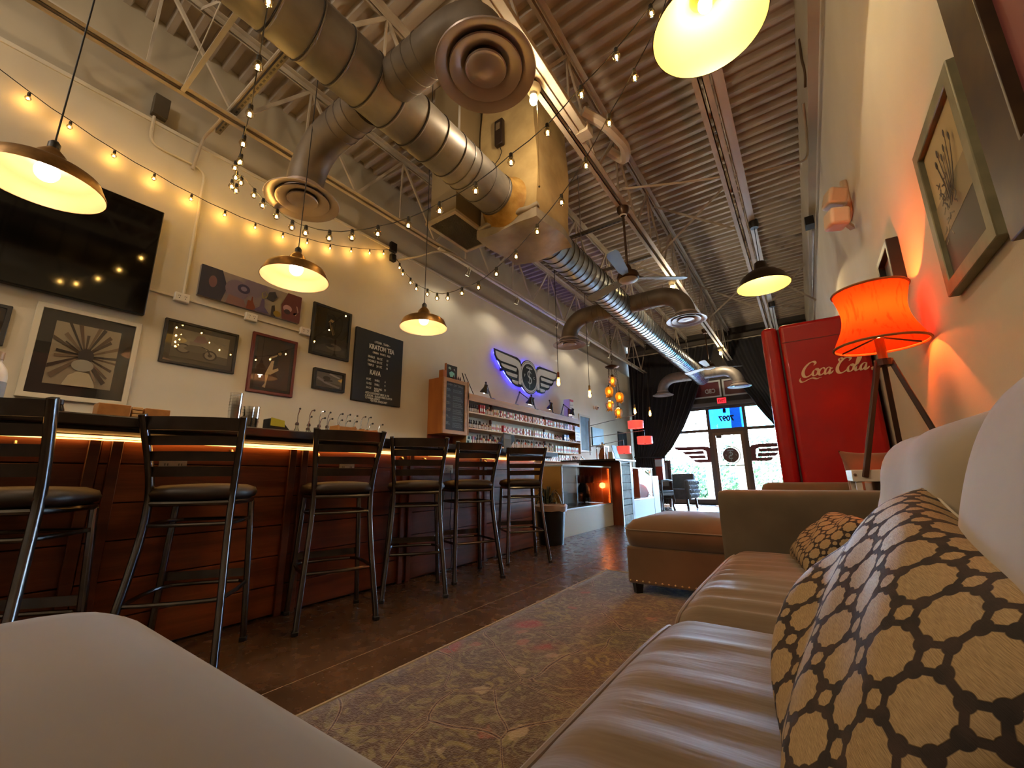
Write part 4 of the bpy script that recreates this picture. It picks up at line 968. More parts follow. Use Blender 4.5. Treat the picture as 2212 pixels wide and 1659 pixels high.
# wall outlets and surface conduit
def wall_outlet(y, z, lab):
    t = T('wall_outlet', lab, 'outlet', (XW, y, z), group='surface outlets in a row on the left wall')
    B().span((XW, y-0.055, z-0.04), (XW+0.045, y+0.055, z+0.04)).build('box', whitep, t, w=True, bevel=0.008)
    b = B()
    for dy in (-0.022, 0.022):
        for q in (-0.006, 0.006): b.span((XW+0.045, y+dy+q-0.0015, z+0.004), (XW+0.046, y+dy+q+0.0015, z+0.016))
        b.span((XW+0.045, y+dy-0.003, z-0.012), (XW+0.046, y+dy+0.003, z-0.006))
    b.build('slots', darkm, t, w=True)
wall_outlet(1.09, 2.36, 'white surface outlet at the foot of the vertical conduit'); wall_outlet(1.65, 2.36, 'white surface outlet under the long canvas'); wall_outlet(2.19, 2.37, 'white surface outlet left of the dark lamp print')
cm = M('conduit_white', 'cfc6b2', 0.5)
for a, c in ((0.86, 1.035), (1.145, 1.595), (1.705, 2.135)):
    tag(B().span((XW, a, 2.352), (XW+0.02, c, 2.372)).build('raceway', cm, bevel=0.003), 'white surface raceway on the left wall ' + {0.86: 'beside the television', 1.145: 'between the first two outlets', 1.705: 'between the last two outlets'}[a], 'raceway')
pipe('conduit', [(XW+0.015, 1.10, 2.40), (XW+0.015, 1.10, 3.66), (XW+0.015, 0.68, 3.66), (XW+0.015, 0.68, 3.93)], 0.012, 'white conduit bending up the left wall to a box under the ledge', m=cm)
tag(B().span((XW, 0.65, 3.93), (XW+0.07, 0.76, 4.13)).build('junction_box', M('box_dark', '4c4436', 0.5), bevel=0.006), 'square metal box on the left wall at the ledge', 'junction box')
# ---------------------------------------------------------------- chalkboard cabinet and product rack on the left wall
pine = M('rack_pine', 'b88a58', 0.5, col2='a67a4a', vs=2.5, stretch=(2, 0.7, 8))
pineo = M('rack_pine_warm', 'a9672f', 0.5, col2='955724', vs=2.5, stretch=(3, 3, 0.6))
slate = M('slate', '1d2224', 0.7, col2='1b1f21', vs=4)
chalk = M('chalk', '9aa0a0', 0.8)
XF = -4.00
t = T('chalkboard_cabinet', 'wooden wall cabinet with a handwritten chalkboard door', 'cabinet', (-4.15, 4.30, 1.40))
B().span((XW, 4.05, 1.40), (XF-0.02, 4.545, 2.19)).build('body', pineo, t, w=True, bevel=0.003)
dr = B().ring(0.50, 0.79, 0.055, (XF-0.02, 4.05, 1.40), LW['u'], LW['v'], LW['n'], 0.022).build('door', pine, t, w=True, bevel=0.003)
B().span((XF-0.02, 4.10, 1.45), (XF-0.008, 4.495, 2.14)).build('slate', slate, dr, w=True)
def ck(s, y, z, sz, al='LEFT', sx=0.8): text(s, sz, chalk, dr, (XF-0.0075, y, z), LW['u'], LW['v'], LW['n'], align=al, sx=sx, depth=0.0005)
ck('EVERY DAY DEALS', 4.298, 2.085, 0.042, 'CENTER', 0.95)
def scrib(parent, o, fr, L, h, mat, seed, w=True):
    """a line of illegible handwriting: one wavering stroke"""
    r = random.Random(seed); n = max(6, int(L/(h*0.45))); pts = []
    for i in range(n+1):
        pts.append((L*i/n, h*(0.5+(0.5 if i % 2 else -0.5)*r.uniform(0.4, 1.0))))
    b = B(); m = len(pts); q = stroke(pts, h*0.10)
    O = Vector(o); u = Vector(fr['u']); v = Vector(fr['v'])
    b.add([O+u*x+v*y for x, y in q], [(i, i+1, 2*m-2-i, 2*m-1-i) for i in range(m-1)])
    return b.build('handwriting', mat, parent, w=w)
for i, (a, n2) in enumerate((('MON -', 1), ('TUES -', 2), ('WED -', 2), ('THURS -', 2), ('FRI -', 2), ('SAT -', 2))):
    z = 2.02-i*0.095; ck(a, 4.12, z, 0.034)
    for k in range(n2+1): scrib(dr, (XF-0.0074, 4.25, z-0.026*k), LW, 0.17+0.04*((i*3+k) % 3)/2, 0.020, chalk, i*5+k)
    B().span((XF-0.008, 4.12, z-0.012), (XF-0.0072, 4.20, z-0.008)).build('underline', chalk, dr, w=True)
B().span((XW, 4.05, 1.20), (XW+0.02, 4.55, 1.40)).build('back_splash', M('rack_dark2', '7a2f14', 0.5), t, w=True)
# rack
RY0, RY1 = 4.56, 8.30
t = T('product_rack', 'long pine wall rack with shelves of small bottles and boxes', 'shelf', (-4.15, 6.4, 1.28))
B().span((XW, RY0, 2.01), (XF, RY1, 2.035)).build('top_board', pine, t, w=True)
B().span((XF-0.02, RY0, 1.93), (XF, RY1, 2.012)).build('fascia', pine, t, w=True, bevel=0.002)
B().span((XW, RY0, 1.27), (XF, RY0+0.025, 2.20)).build('end_panel', pine, t, w=True)
B().span((XW, RY1-0.025, 1.27), (XF, RY1, 2.012)).build('end_panel', pine, t, w=True)
B().span((XW, RY0, 1.28), (XW+0.012, RY1, 2.01)).build('back_panel', M('rack_back', 'c9c2b2', 0.6), t, w=True)
for z in (1.765, 1.525, 1.28):
    B().span((XW+0.012, RY0+0.025, z-0.022), (XF+0.004, RY1-0.025, z)).build('shelf', M('shelf_pale', 'd2b694', 0.5), t, w=True, bevel=0.002)
for y in (5.45, 7.20):
    B().span((XW+0.012, y-0.015, 1.28), (XW+0.05, y+0.015, 2.01)).build('upright', M('rack_dark', '6a2f14', 0.5), t, w=True)
B().span((XF-0.02, 6.38, 1.28), (XF-0.012, 6.386, 1.95)).build('rod', darkm, t, w=True)
t2 = T('low_shelf', 'pale lower wall shelf under the right part of the product rack', 'shelf', (-4.15, 7.5, 1.09))
B().span((XW, 6.5, 1.085), (XF+0.02, 8.35, 1.105)).build('board', M('shelf_pale', 'd2b694'), t2, w=True, bevel=0.002)
B().span((XW, 6.55, 1.105), (XW+0.02, 8.05, 1.258)).build('back', M('rack_dark3', 'a8784c', 0.5), t2, w=True)
# products: colour, body width, height, kind
rnd = random.Random(11)
_pm = {}
def pmat(h):
    return M('pack_'+h, h, 0.4)
def box_item(w, h, dpt, h1, h2):
    b = B(); b.span((-dpt/2, -w/2, 0), (dpt/2, w/2, h))
    o = b.build('product_box', pmat(h1)); b2 = B(); b2.span((dpt/2, -w/2+0.003, h*0.25), (dpt/2+0.001, w/2-0.003, h*0.62)); b2.build('print', pmat(h2), o)
    return o
def bottle_item(r, h, h1, h2):
    o = B().lathe([(0.001, 0), (r, 0.001), (r, h*0.62), (r*0.5, h*0.72), (r*0.45, h*0.76)], 10).build('product_bottle', pmat(h1), smooth=True)
    B().lathe([(r*0.5, h*0.74), (r*0.5, h*0.98), (0.001, h)], 8).build('cap', pmat(h2), o, smooth=True)
    B().lathe([(r*1.02, h*0.12), (r*1.02, h*0.5)], 10).build('print', pmat('c9c4bc'), o, smooth=True)
    return o
COLN = {'b01a1a': 'red', 'd8d2cc': 'white', 'd9c9a0': 'cream', '14100f': 'black', 'c9541e': 'orange', 'cfb8d8': 'lilac', '8fb7cf': 'light blue', '1f3a66': 'dark blue', 'd98fb0': 'pink', '7a3a1e': 'brown', '4a2c20': 'dark brown', 'bfe3e8': 'pale cyan', '8e1a2a': 'crimson', '6a7a6a': 'grey green', 'e0a890': 'salmon'}
_proto = {}; PROD = []
def product(kind, h1, loc, s, where, hh):
    key = (kind, h1)
    if key not in _proto:
        o = box_item(0.033, 0.105, 0.05, h1, 'e6dfd6' if h1 not in ('d8d2cc', 'd9c9a0', 'bfe3e8', 'e0a890') else 'a83a30') if kind == 'box' else bottle_item(0.0165, 0.115, h1, 'd8d2cc' if h1 in ('b01a1a', '8e1a2a', '7a3a1e') else '14100f')
        _proto[key] = (o, kids(o)); fresh = True
    else: fresh = False
    o, ks = _proto[key]
    if not fresh:
        n = o.copy(); COL.objects.link(n)
        for k in ks:
            c = k.copy(); COL.objects.link(c); c.parent = n
        o = n
    o.location = loc; o.scale = (1, s, hh)
    PROD.append((h1, kind, where, loc[1], o))
    return tag(o, 'small %s %s %s' % (COLN[h1], 'carton' if kind == 'box' else 'bottle', where), 'box' if kind == 'box' else 'bottle', '%s %ss %s' % (COLN[h1], 'carton' if kind == 'box' else 'bottle', where))
def row(z, plan, where, x=XF-0.05):
    y = None
    for (a, c, kind, cols, hh) in plan:
        y = a
        i = 0
        while y < c-0.01:
            s = rnd.uniform(0.88, 1.12)
            w = 0.036*s
            product(kind, cols[i % len(cols)], (x+rnd.uniform(-0.012, 0.008), y+w/2, z), s, where, hh*rnd.uniform(0.96, 1.04))
            y += w+rnd.uniform(0.002, 0.012); i += 1
row(1.765, [(4.60, 4.86, 'bottle', ['14100f', '14100f', '14100f'], 1.1), (4.87, 4.98, 'box', ['b01a1a'], 1.3), (4.99, 5.22, 'bottle', ['7a3a1e', '4a2c20', 'e0a890'], 1.2), (5.24, 5.95, 'box', ['d9c9a0', 'd8d2cc', 'd9c9a0', '6a7a6a', '8e1a2a'], 1.05), (5.97, 6.95, 'box', ['e0a890', 'd8d2cc', 'b01a1a', 'e0a890', 'c9541e'], 1.1), (6.97, 7.15, 'box', ['b01a1a', 'c9541e'], 1.15), (7.17, 7.60, 'box', ['d8d2cc', '8fb7cf', 'd8d2cc'], 1.1), (7.62, 7.78, 'box', ['8fb7cf', '7a3a1e'], 1.1), (7.80, 8.24, 'box', ['cfb8d8', 'd98fb0', 'd8d2cc'], 1.1)], 'on the top shelf of the pine rack')
row(1.525, [(4.60, 4.92, 'bottle', ['14100f'], 1.1), (4.93, 5.16, 'bottle', ['7a3a1e', 'd9c9a0'], 0.95), (5.17, 5.42, 'box', ['d8d2cc', 'd9c9a0'], 1.0), (5.48, 5.54, 'box', ['b01a1a'], 1.05), (5.55, 5.98, 'box', ['d9c9a0', '8e1a2a', 'd8d2cc'], 1.0), (6.0, 6.36, 'box', ['7a3a1e', 'd8d2cc', 'e0a890'], 1.05), (6.40, 6.75, 'box', ['d8d2cc', 'd9c9a0', 'd8d2cc'], 1.05), (6.77, 6.95, 'box', ['1f3a66', 'd8d2cc'], 1.05), (6.97, 7.16, 'box', ['cfb8d8', '8fb7cf'], 1.0), (7.24, 7.55, 'bottle', ['4a2c20', '1f3a66', 'd98fb0'], 0.85), (7.58, 7.84, 'box', ['1f3a66', '8fb7cf'], 1.15), (7.86, 8.2, 'bottle', ['7a3a1e', 'd9c9a0', '4a2c20'], 0.6)], 'on the middle shelf of the pine rack')
row(1.28, [(4.60, 4.80, 'box', ['d98fb0', '1f3a66', '14100f'], 1.2), (4.84, 5.40, 'bottle', ['14100f', '4a2c20', 'b01a1a', 'd9c9a0'], 1.4), (5.5, 5.62, 'box', ['7a3a1e'], 1.3), (5.64, 6.5, 'bottle', ['bfe3e8', 'd8d2cc', 'c9541e', 'd8d2cc', '6a7a6a'], 1.4), (6.52, 7.15, 'bottle', ['d8d2cc', 'bfe3e8', '8e1a2a', '8fb7cf'], 1.35), (7.22, 8.24, 'box', ['bfe3e8', 'd8d2cc', 'bfe3e8'], 1.2)], 'on the bottom shelf of the pine rack')
row(1.105, [(6.6, 6.78, 'box', ['c9541e'], 1.0), (6.80, 6.98, 'box', ['8fb7cf', 'bfe3e8'], 1.0), (7.0, 7.3, 'box', ['d8d2cc', '7a3a1e'], 1.0), (7.34, 7.9, 'box', ['bfe3e8', '4a2c20', 'd8d2cc'], 1.1), (7.92, 8.2, 'bottle', ['d8d2cc', '1f3a66'], 1.05)], 'on the low shelf under the rack')
for key in set(p[:3] for p in PROD):
    G = sorted((p for p in PROD if p[:3] == key), key=lambda p: p[3])
    for i, p in enumerate(G):
        if len(G) > 1: p[4]['label'] = '%s small %s %s from left %s' % (ORD[i], COLN[key[0]], 'carton' if key[1] == 'box' else 'bottle', key[2])
t = T('price_sheet', 'two white price sheets hanging at the right end of the rack', 'sign', (XF+0.01, 8.14, 1.6))
B().span((XF+0.006, 8.02, 1.735), (XF+0.008, 8.27, 1.86)).build('sheet', M('sheet_blue', '9fc2d6', 0.5), t, w=True)
B().span((XF+0.006, 8.04, 1.55), (XF+0.008, 8.28, 1.73)).build('sheet', M('sheet_white', 'd6dade', 0.5), t, w=True)
for k in range(2): scrib(t, (XF+0.0095, 8.08, 1.66-0.07*k), LW, 0.15, 0.05, darkm, 40+k)
scrib(t, (XF+0.0095, 8.06, 1.79), LW, 0.16, 0.05, M('sheet_ink', '4a7a9a', 0.5), 44)
# ---------------------------------------------------------------- jointed desk lamps on the rack top
def desk_lamp(y, lab, lean=1, arm=1, z0=2.035, x=-4.10):
    t = T('desk_lamp', lab, 'desk lamp', (x, y, z0), group='black jointed desk lamps on top of the rack')
    B().lathe([(0.001, 0.03), (0.05, 0.028), (0.075, 0.012), (0.08, 0.0), (0.001, 0.0)], 18).build('base', blackp, t, smooth=True)
    a = Vector((0, 0, 0.03)); e = Vector((0.0, -lean*0.14, 0.27)); hd = Vector((0.11, -lean*0.30, 0.11))
    for k in (-1, 1):
        B().bar(a+Vector((0, k*0.012, 0)), e+Vector((0, k*0.012, 0)), 0.007).build('lower_arm', blackp, t)
        B().bar(e+Vector((0, k*0.012, 0)), hd+Vector((0, k*0.012, 0.03)), 0.007).build('upper_arm', blackp, t)
    B().ball(e, 0.018, 8, 6).build('elbow', blackp, t, smooth=True)
    R = Matrix.Rotation(math.radians(20), 3, 'Y')
    B().lathe([(0.016, 0.09), (0.028, 0.085), (0.03, 0.04), (0.055, -0.01), (0.072, -0.05), (0.069, -0.05), (0.05, -0.008), (0.026, 0.04)], 18, hd, rot=R).build('shade', blackp, t, smooth=True)
    B().ball(hd+Vector((-0.012, 0, -0.035)), 0.022, 10, 8).build('bulb', EM('desk_bulb', 'fff0e0', 10), t, smooth=True)
    lamp('desk_light', hd+Vector((-0.010, 0, -0.03)), 1.6, 'ff7a3c', 0.02, t)
desk_lamp(5.25, 'leftmost black jointed desk lamp on the rack top', 1)
desk_lamp(5.95, 'second black jointed desk lamp on the rack top, arm against the blue glow', -1)
desk_lamp(6.62, 'third black jointed desk lamp on the rack top, below the winged sign', 1)
desk_lamp(7.30, 'fourth black jointed desk lamp on the rack top, right of the winged sign', 1)
desk_lamp(7.62, 'rightmost black jointed desk lamp on the rack top, leaning to the white carton', -1)
t = T('easel', 'small black easel leaning on the rack top beside the cabinet', 'easel', (-4.12, 4.72, 2.20))
b = B(); b.bar((-4.08, 4.66, 2.035), (-4.12, 4.56, 2.36), 0.010); b.bar((-4.14, 4.62, 2.20), (-4.2, 4.66, 2.035), 0.008); b.bar((-4.08, 4.80, 2.035), (-4.12, 4.62, 2.36), 0.008); b.build('legs', blackp, t, w=True)
t = T('glass_stack', 'dark chalk art board on top of the cabinet', 'picture', (-4.12, 4.28, 2.19))
B().span((-4.12, 4.20, 2.19), (-4.095, 4.42, 2.42)).build('board', slate, t, w=True)
B().span((-4.125, 4.185, 2.19), (-4.09, 4.20, 2.43)).build('frame', pineo, t, w=True)
for i, (p, h) in enumerate((([(4.23, 2.36), (4.24, 2.39), (4.28, 2.385), (4.29, 2.35)], '8ab0a8'), ([(4.27, 2.24), (4.25, 2.30), (4.30, 2.33), (4.36, 2.31), (4.37, 2.25)], '7fc0b4'), ([(4.34, 2.36), (4.36, 2.38), (4.38, 2.34)], '9a8f96'))):
    B().prism(p, (-4.0945, 0, 0), (0, 1, 0), (0, 0, 1), (1, 0, 0), 0.001).build('motif', M('chalk_'+h, h, 0.7), t, w=True)
t = T('wood_block', 'small wooden block on top of the chalkboard cabinet', 'block', (-4.10, 4.12, 2.19))
B().span((-4.14, 4.09, 2.19), (-4.06, 4.16, 2.31)).build('body', pineo, t, w=True, bevel=0.003)
for k, y in enumerate((4.30, 4.36, 4.40, 4.44)):
    t = T('vial', 'little brown vial on the cabinet in front of the chalk art, '+nth[k], 'vial', (-4.05, y, 2.19), group='vials on the cabinet')
    B().lathe([(0.001, 0), (0.012, 0.001), (0.012, 0.045), (0.006, 0.055), (0.006, 0.07), (0.001, 0.071)], 10).build('body', M('vial_brown', '4a3020', 0.3), t, smooth=True)
t = T('white_carton', 'tall white carton with red top standing on the rack end', 'box', (-4.12, 8.05, 2.035))
B().span((-4.2, 7.95, 2.035), (-4.05, 8.13, 2.45)).build('body', M('carton_white', 'd0ccc6', 0.5), t, w=True, bevel=0.003)
B().span((-4.05, 7.952, 2.40), (-4.049, 8.128, 2.448)).build('print', pmat('b01a1a'), t, w=True)
for k in range(3): scrib(t, (-4.0485, 7.975, 2.30-0.06*k), LW, 0.13, 0.045, darkm, 50+k)
t = T('retro_sign', 'small brown framed sign leaning before the white carton', 'sign', (-4.03, 7.9, 2.035))
B().span((-4.04, 7.82, 2.035), (-4.02, 7.98, 2.22)).build('board', M('sign_brown', '4a1e14', 0.5), t, w=True); B().span((-4.02, 7.84, 2.12), (-4.018, 7.96, 2.19)).build('print', M('sign_tan', '8a5a44', 0.5), t, w=True)
# ---------------------------------------------------------------- winged sign with blue halo
sw = M('sign_silver', 'c2c6c2', 0.45); sk = M('sign_black', '0c1013', 0.4)
blue = EM('led_blue', '2a2cff', 13)
SY, SZ = 6.60, 2.70
def arc(cx, cy, rx, ry, a0, a1, n): return [(cx+rx*math.cos(math.radians(a0+(a1-a0)*i/n)), cy+ry*math.sin(math.radians(a0+(a1-a0)*i/n))) for i in range(n+1)]
def wing_outline(s):
    P = [(0.26, -0.24), (0.26, 0.18), (0.30, 0.265), (0.40, 0.305), (1.125, 0.31), (1.11, 0.20), (1.05, 0.115), (0.965, 0.095), (0.945, 0.03), (0.87, -0.025), (0.81, -0.035), (0.77, -0.105), (0.69, -0.145), (0.63, -0.155), (0.57, -0.225), (0.46, -0.255), (0.30, -0.255)]
    return [(s*x, y) for x, y in P]
def feather(s, z0, z1, xr, xt):
    """one feather: from near the body (xr) to tip xt, rounded"""
    P = [(xr, z1)] + [(xt, z1), (xt-0.005, z1-0.03), (xt-0.05, z0+0.01), (xt-0.12, z0), (xr+0.02, z0)]
    return [(s*x, y) for x, y in P]
t = T('winged_sign', 'winged black and silver wall sign with S and T monogram and blue halo', 'sign', (XW, SY, SZ))
for s, nm in ((-1, 'wing'), (1, 'wing')):
    wq = B().prism(wing_outline(s), (0.075, 0, 0), LW['u'], LW['v'], LW['n'], 0.012).build(nm, sk, t)
    b = B()
    # silver feathers, top one bends down along the body
    top = [(s*x, y) for x, y in [(0.285, -0.20), (0.285, 0.13), (0.31, 0.205), (0.38, 0.245), (0.50, 0.26), (1.085, 0.275), (1.072, 0.205), (1.02, 0.15), (0.93, 0.125), (0.46, 0.125), (0.40, 0.10), (0.37, 0.05), (0.37, -0.20)]]
    b.prism(top, (0.088, 0, 0), LW['u'], LW['v'], LW['n'], 0.003)
    for z0, z1, xr, xt in ((0.02, 0.085, 0.43, 0.915), (-0.10, -0.035, 0.41, 0.775), (-0.22, -0.155, 0.385, 0.59)):
        b.prism(feather(s, z0, z1, xr, xt), (0.088, 0, 0), LW['u'], LW['v'], LW['n'], 0.003)
    b.build('feathers', sw, wq)
def ell(r, k=36): return disc(0, 0, r, k)
dq = B().prism(ell(0.335), (0.075, 0, 0), LW['u'], LW['v'], LW['n'], 0.014).build('disc', sk, t)
b = B()
for ra, rb in ((0.318, 0.302), (0.292, 0.262)):
    o = Vector((0.0895, 0, 0)); n = 48
    vs = [(0.0895, ra*math.cos(2*PI*k/n), ra*math.sin(2*PI*k/n)) for k in range(n)] + [(0.0895, rb*math.cos(2*PI*k/n), rb*math.sin(2*PI*k/n)) for k in range(n)] + [(0.092, ra*math.cos(2*PI*k/n), ra*math.sin(2*PI*k/n)) for k in range(n)] + [(0.092, rb*math.cos(2*PI*k/n), rb*math.sin(2*PI*k/n)) for k in range(n)]
    b.add(vs, [f for k in range(n) for f in ((2*n+k, 2*n+(k+1) % n, 3*n+(k+1) % n, 3*n+k), (k, (k+1) % n, 2*n+(k+1) % n, 2*n+k))])
b.build('rings', sw, dq)
def monogram(parent, mat, o, fr, k=1.0, mirror=False, S_=True):
    u = Vector(fr['u'])*(-1 if mirror else 1); v = Vector(fr['v']); n = Vector(fr['n']); o = Vector(o)
    b = B()
    b.prism([(-0.105*k, 0.155*k), (0.105*k, 0.155*k), (0.105*k, 0.175*k), (-0.105*k, 0.175*k)], o, u, v, n, 0.003)
    b.prism([(-0.100*k, 0.188*k), (0.100*k, 0.188*k), (0.100*k, 0.194*k), (-0.100*k, 0.194*k)], o, u, v, n, 0.003)
    b.prism([(-0.006*k, -0.225*k), (0.006*k, -0.225*k), (0.006*k, 0.16*k), (-0.006*k, 0.16*k)], o+n*0.001, u, v, n, 0.004)
    pts = arc(0, 0.045*k, 0.062*k, 0.058*k, 20, 265, 16) + arc(0, -0.075*k, 0.066*k, 0.062*k, 88, -160, 16)
    wd = [0.008*k+0.008*k*math.sin(PI*i/(len(pts)-1)) for i in range(len(pts))]
    q = stroke(pts, wd); m = len(pts)
    vs = [o+n*0.002+u*x+v*y for x, y in q]; vs2 = [p+n*0.003 for p in vs]
    b.add(vs2, [(i, i+1, 2*m-2-i, 2*m-1-i) for i in range(m-1)])
    b.build('monogram', mat, parent)
    return u, v, n
monogram(dq, sw, (0.0895, 0, 0.01), LW)
text('V', 0.085, sw, dq, (0.0895, -0.19, -0.02), LW['u'], LW['v'], LW['n'], w=False, sx=0.8); text('C', 0.085, sw, dq, (0.0895, 0.145, -0.02), LW['u'], LW['v'], LW['n'], w=False, sx=0.8)
b = B()
for s in (-1, 1):
    P = [(s*x, y) for x, y in [(0.33, 0.20), (0.42, 0.26), (1.06, 0.26), (0.98, 0.15), (0.86, 0.03), (0.70, -0.09), (0.56, -0.18), (0.44, -0.21), (0.32, -0.20)]]
    b.tube([(0.03, p[0], p[1]) for p in P], 0.006, 5)
b.tube([(0.03, 0.295*math.cos(a), 0.295*math.sin(a)) for a in [2*PI*i/24 for i in range(24)]], 0.006, 5, closed=True)
b.build('led_backlight', blue, t)
B().span((0.0, -0.85, -0.03), (0.05, -0.80, 0.05)).build('bracket', sk, t)
# ---------------------------------------------------------------- further things on the left wall
picture('chalkboard', 'pale-framed hanging chalkboard at the right end of the rack', LW, (XW, 8.86, 1.36), 0.62, 0.90, 0.05, 0.025, M('frame_pale', 'b9b39a', 0.5), 0, None, M('slate_blue', '3c5560', 0.6, col2='4d6a76', vs=6), [], glass=False, cat='chalkboard')
picture('canvas_print', 'plain blue canvas on the left wall near the curtain', LW, (XW, 9.50, 1.55), 0.70, 0.45, 0, 0.05, blackp, 0, None, M('canvas_blue', '5f93b4', 0.5, col2='7fb0c8', vs=2), [], glass=False, canvas=True)
picture('framed_picture', 'dark picture with thin pale lines beside the curtain edge', LW, (XW, 11.30, 1.62), 0.66, 0.42, 0, 0.03, blackp, 0, None, flat('0e1418'), [(stroke([(0.3, 0.1), (0.5, 0.6), (0.45, 0.9)], 0.01), flat('4a6a60')), (stroke([(0.5, 0.2), (0.7, 0.7)], 0.012), flat('3f5a52')), (stroke([(0.2, 0.5), (0.6, 0.55)], 0.008), flat('54706a'))], glass=False, canvas=True)
t = T('security_camera', 'white dome security camera on the left wall', 'camera', (XW, 9.8, 2.53))
B().lathe([(0.05, 0), (0.05, 0.02), (0.03, 0.04), (0.001, 0.04)], 16, (0, 0, 0), rot=Matrix.Rotation(PI/2, 3, 'Y')).build('mount', whitep, t, smooth=True)
B().ball((0.08, 0.0, -0.01), 0.06, 14, 10).build('eye', whitep, t, smooth=True); B().ball((0.115, -0.03, -0.02), 0.022, 10, 8).build('lens', blackp, t, smooth=True)
# ---------------------------------------------------------------- glass display counters
mdf = M('counter_board', 'cfc6a8', 0.35, col2='c4ba9a', vs=2)
mdft = M('counter_side', 'b08a4c', 0.5, col2='a47f42', vs=3)
cglass = GLASS('counter_glass', 'f4fafa', 0.3, 0.01)
alu = M('aluminium', 'c9d2d6', 0.3, 0.8)
ledo = EM('led_orange', 'ff5a1e', 8)
def counter(y0, y1, lab, whitebase):
    t = T('display_counter', lab, 'display counter', (-2.95, (y0+y1)/2, 0))
    B().span((-3.38, y0, 0.0), (-2.835, y0+0.02, 0.965)).build('side_panel', mdft, t, w=True)
    B().span((-2.84, y0, 0.0), (-2.815, y1, 0.33)).build('kick_panel', whitebase, t, w=True, bevel=0.002)
    B().span((-2.845, y0, 0.33), (-2.81, y1, 0.352)).build('sill', mdf, t, w=True, bevel=0.002)
    B().span((-2.83, y0+0.02, 0.352), (-2.824, y1-0.02, 0.945)).build('glass', cglass, t, w=True)
    B().span((-3.40, y0-0.005, 0.945), (-2.80, y1, 0.968)).build('top', M('counter_top_grey', '9fb4bc', 0.25), t, w=True, bevel=0.003)
    B().ring(y1-y0, 0.615, 0.014, (-2.823, y0, 0.352), LW['u'], LW['v'], LW['n'], 0.008).build('frame', alu, t, w=True)
    B().span((-3.38, y1-0.02, 0.0), (-2.83, y1, 0.945)).build('end_panel', M('counter_end', 'a8622a', 0.5), t, w=True)
    B().span((-3.38, y0+0.02, 0.335), (-2.845, y1-0.02, 0.35)).build('floor_board', mdf, t, w=True)
    b = B(); z = 0.37
    while z < 0.93:
        b.span((-2.850, y1-0.026, z), (-2.842, y1-0.021, z+0.016)); z += 0.027
    b.build('led_strip', ledo, t, w=True)
    lamp('counter_glow', (0.02, (y1-y0)/2-0.08, 0.65), 2.4, 'ff8a4a', 0.05, t)
    return t
counter(5.20, 6.96, 'nearer glass display counter with tan end panel and white base', M('base_cream', 'd2cbb0', 0.35))
counter(7.78, 9.30, 'farther glass display counter beyond the wooden podium', M('base_blue', 'b4c4c6', 0.35))
tag(B().span((-2.90, 9.31, 0), (-2.81, 9.72, 0.80)).build('end_post', M('base_blue', 'b4c4c6'), bevel=0.004), 'pale post panel between the far glass counter and the leaflet rack', 'post')
# things seen through the glass
wood_d = M('dark_wood', '3a1f12', 0.4, col2='2c170d', vs=4, stretch=(1, 1, 0.3))
wood_m = M('mid_wood', '6a3c1f', 0.45, col2='55301a', vs=4, stretch=(1, 1, 0.3))
t = T('office_chair', 'wooden slat-back swivel chair seen through the nearer glass counter', 'chair', (-3.85, 6.25, 0))
B().lathe([(0.001, 0.5), (0.20, 0.49), (0.22, 0.46), (0.18, 0.43), (0.001, 0.42)], 16, sy=0.9).build('seat', wood_m, t, smooth=True)
for k in range(5): B().bar((0.16+0.0, -0.16+0.08*k, 0.48), (0.22, -0.17+0.085*k, 0.86), 0.02).build('slat', wood_m, t)
B().bar((0.225, -0.22, 0.88), (0.225, 0.22, 0.88), 0.03, 0.09).build('top_rail', wood_m, t, bevel=0.01)
B().cyl((0, 0, 0.08), (0, 0, 0.43), 0.03, n=10).build('post', darkm, t)
for k in range(5): B().bar((0, 0, 0.10), (0.27*math.cos(2*PI*k/5), 0.27*math.sin(2*PI*k/5), 0.04), 0.04, 0.03).build('leg', darkm, t)
for nm, y, d_, h, hh, lab in (('storage_bin', 5.32, 0.16, '5f8cb0', 0.16, 'blue plastic bin inside the nearer glass counter, at its left'), ('storage_bin', 5.62, 0.14, '6d97b5', 0.24, 'taller blue plastic bin inside the nearer glass counter'), ('backpack', 6.45, 0.22, '0d0e12', 0.34, 'black bag inside the nearer glass counter'), ('toolbox', 6.10, 0.2, '20242a', 0.2, 'dark case inside the nearer glass counter')):
    o = B(); n = 12
    t = T(nm, lab, 'box' if nm != 'backpack' else 'bag', (-3.1, y, 0.35))
    if nm == 'backpack':
        B().lathe([(0.001, 0), (0.13, 0.01), (0.15, 0.12), (0.13, 0.27), (0.07, 0.34), (0.001, 0.35)], 18, sx=0.7).build('body', M('bag_black', h, 0.6), t, smooth=True)
        B().lathe([(0.001, 0), (0.08, 0.01), (0.09, 0.08), (0.07, 0.14), (0.001, 0.15)], 14, (0.07, 0, 0.03), sx=0.6).build('pocket', M('bag_black', h, 0.6), t, smooth=True)
    else:
        B().box((0, 0, hh*0.45), (0.22, d_, hh*0.9)).build('body', M('bin_'+h, h, 0.4), t, bevel=0.012); B().box((0, 0, hh*0.95), (0.235, d_+0.015, hh*0.1)).build('lid', M('lid_'+h, h, 0.3), t, bevel=0.005)
for k, y in enumerate((5.85, 5.97, 6.20, 6.30)):
    t = T('figurine', 'small pale figurine inside the nearer glass counter, '+nth[k], 'figurine', (-2.93, y, 0.35), group='figurines in the glass counter')
    B().lathe([(0.001, 0), (0.03, 0.002), (0.03, 0.012), (0.012, 0.02), (0.018, 0.06), (0.01, 0.09), (0.016, 0.105), (0.012, 0.125), (0.001, 0.13)], 12).build('body', M('figurine_%d' % (k % 2), ['b8c4c8', '6f8a94'][k % 2], 0.4), t, smooth=True)
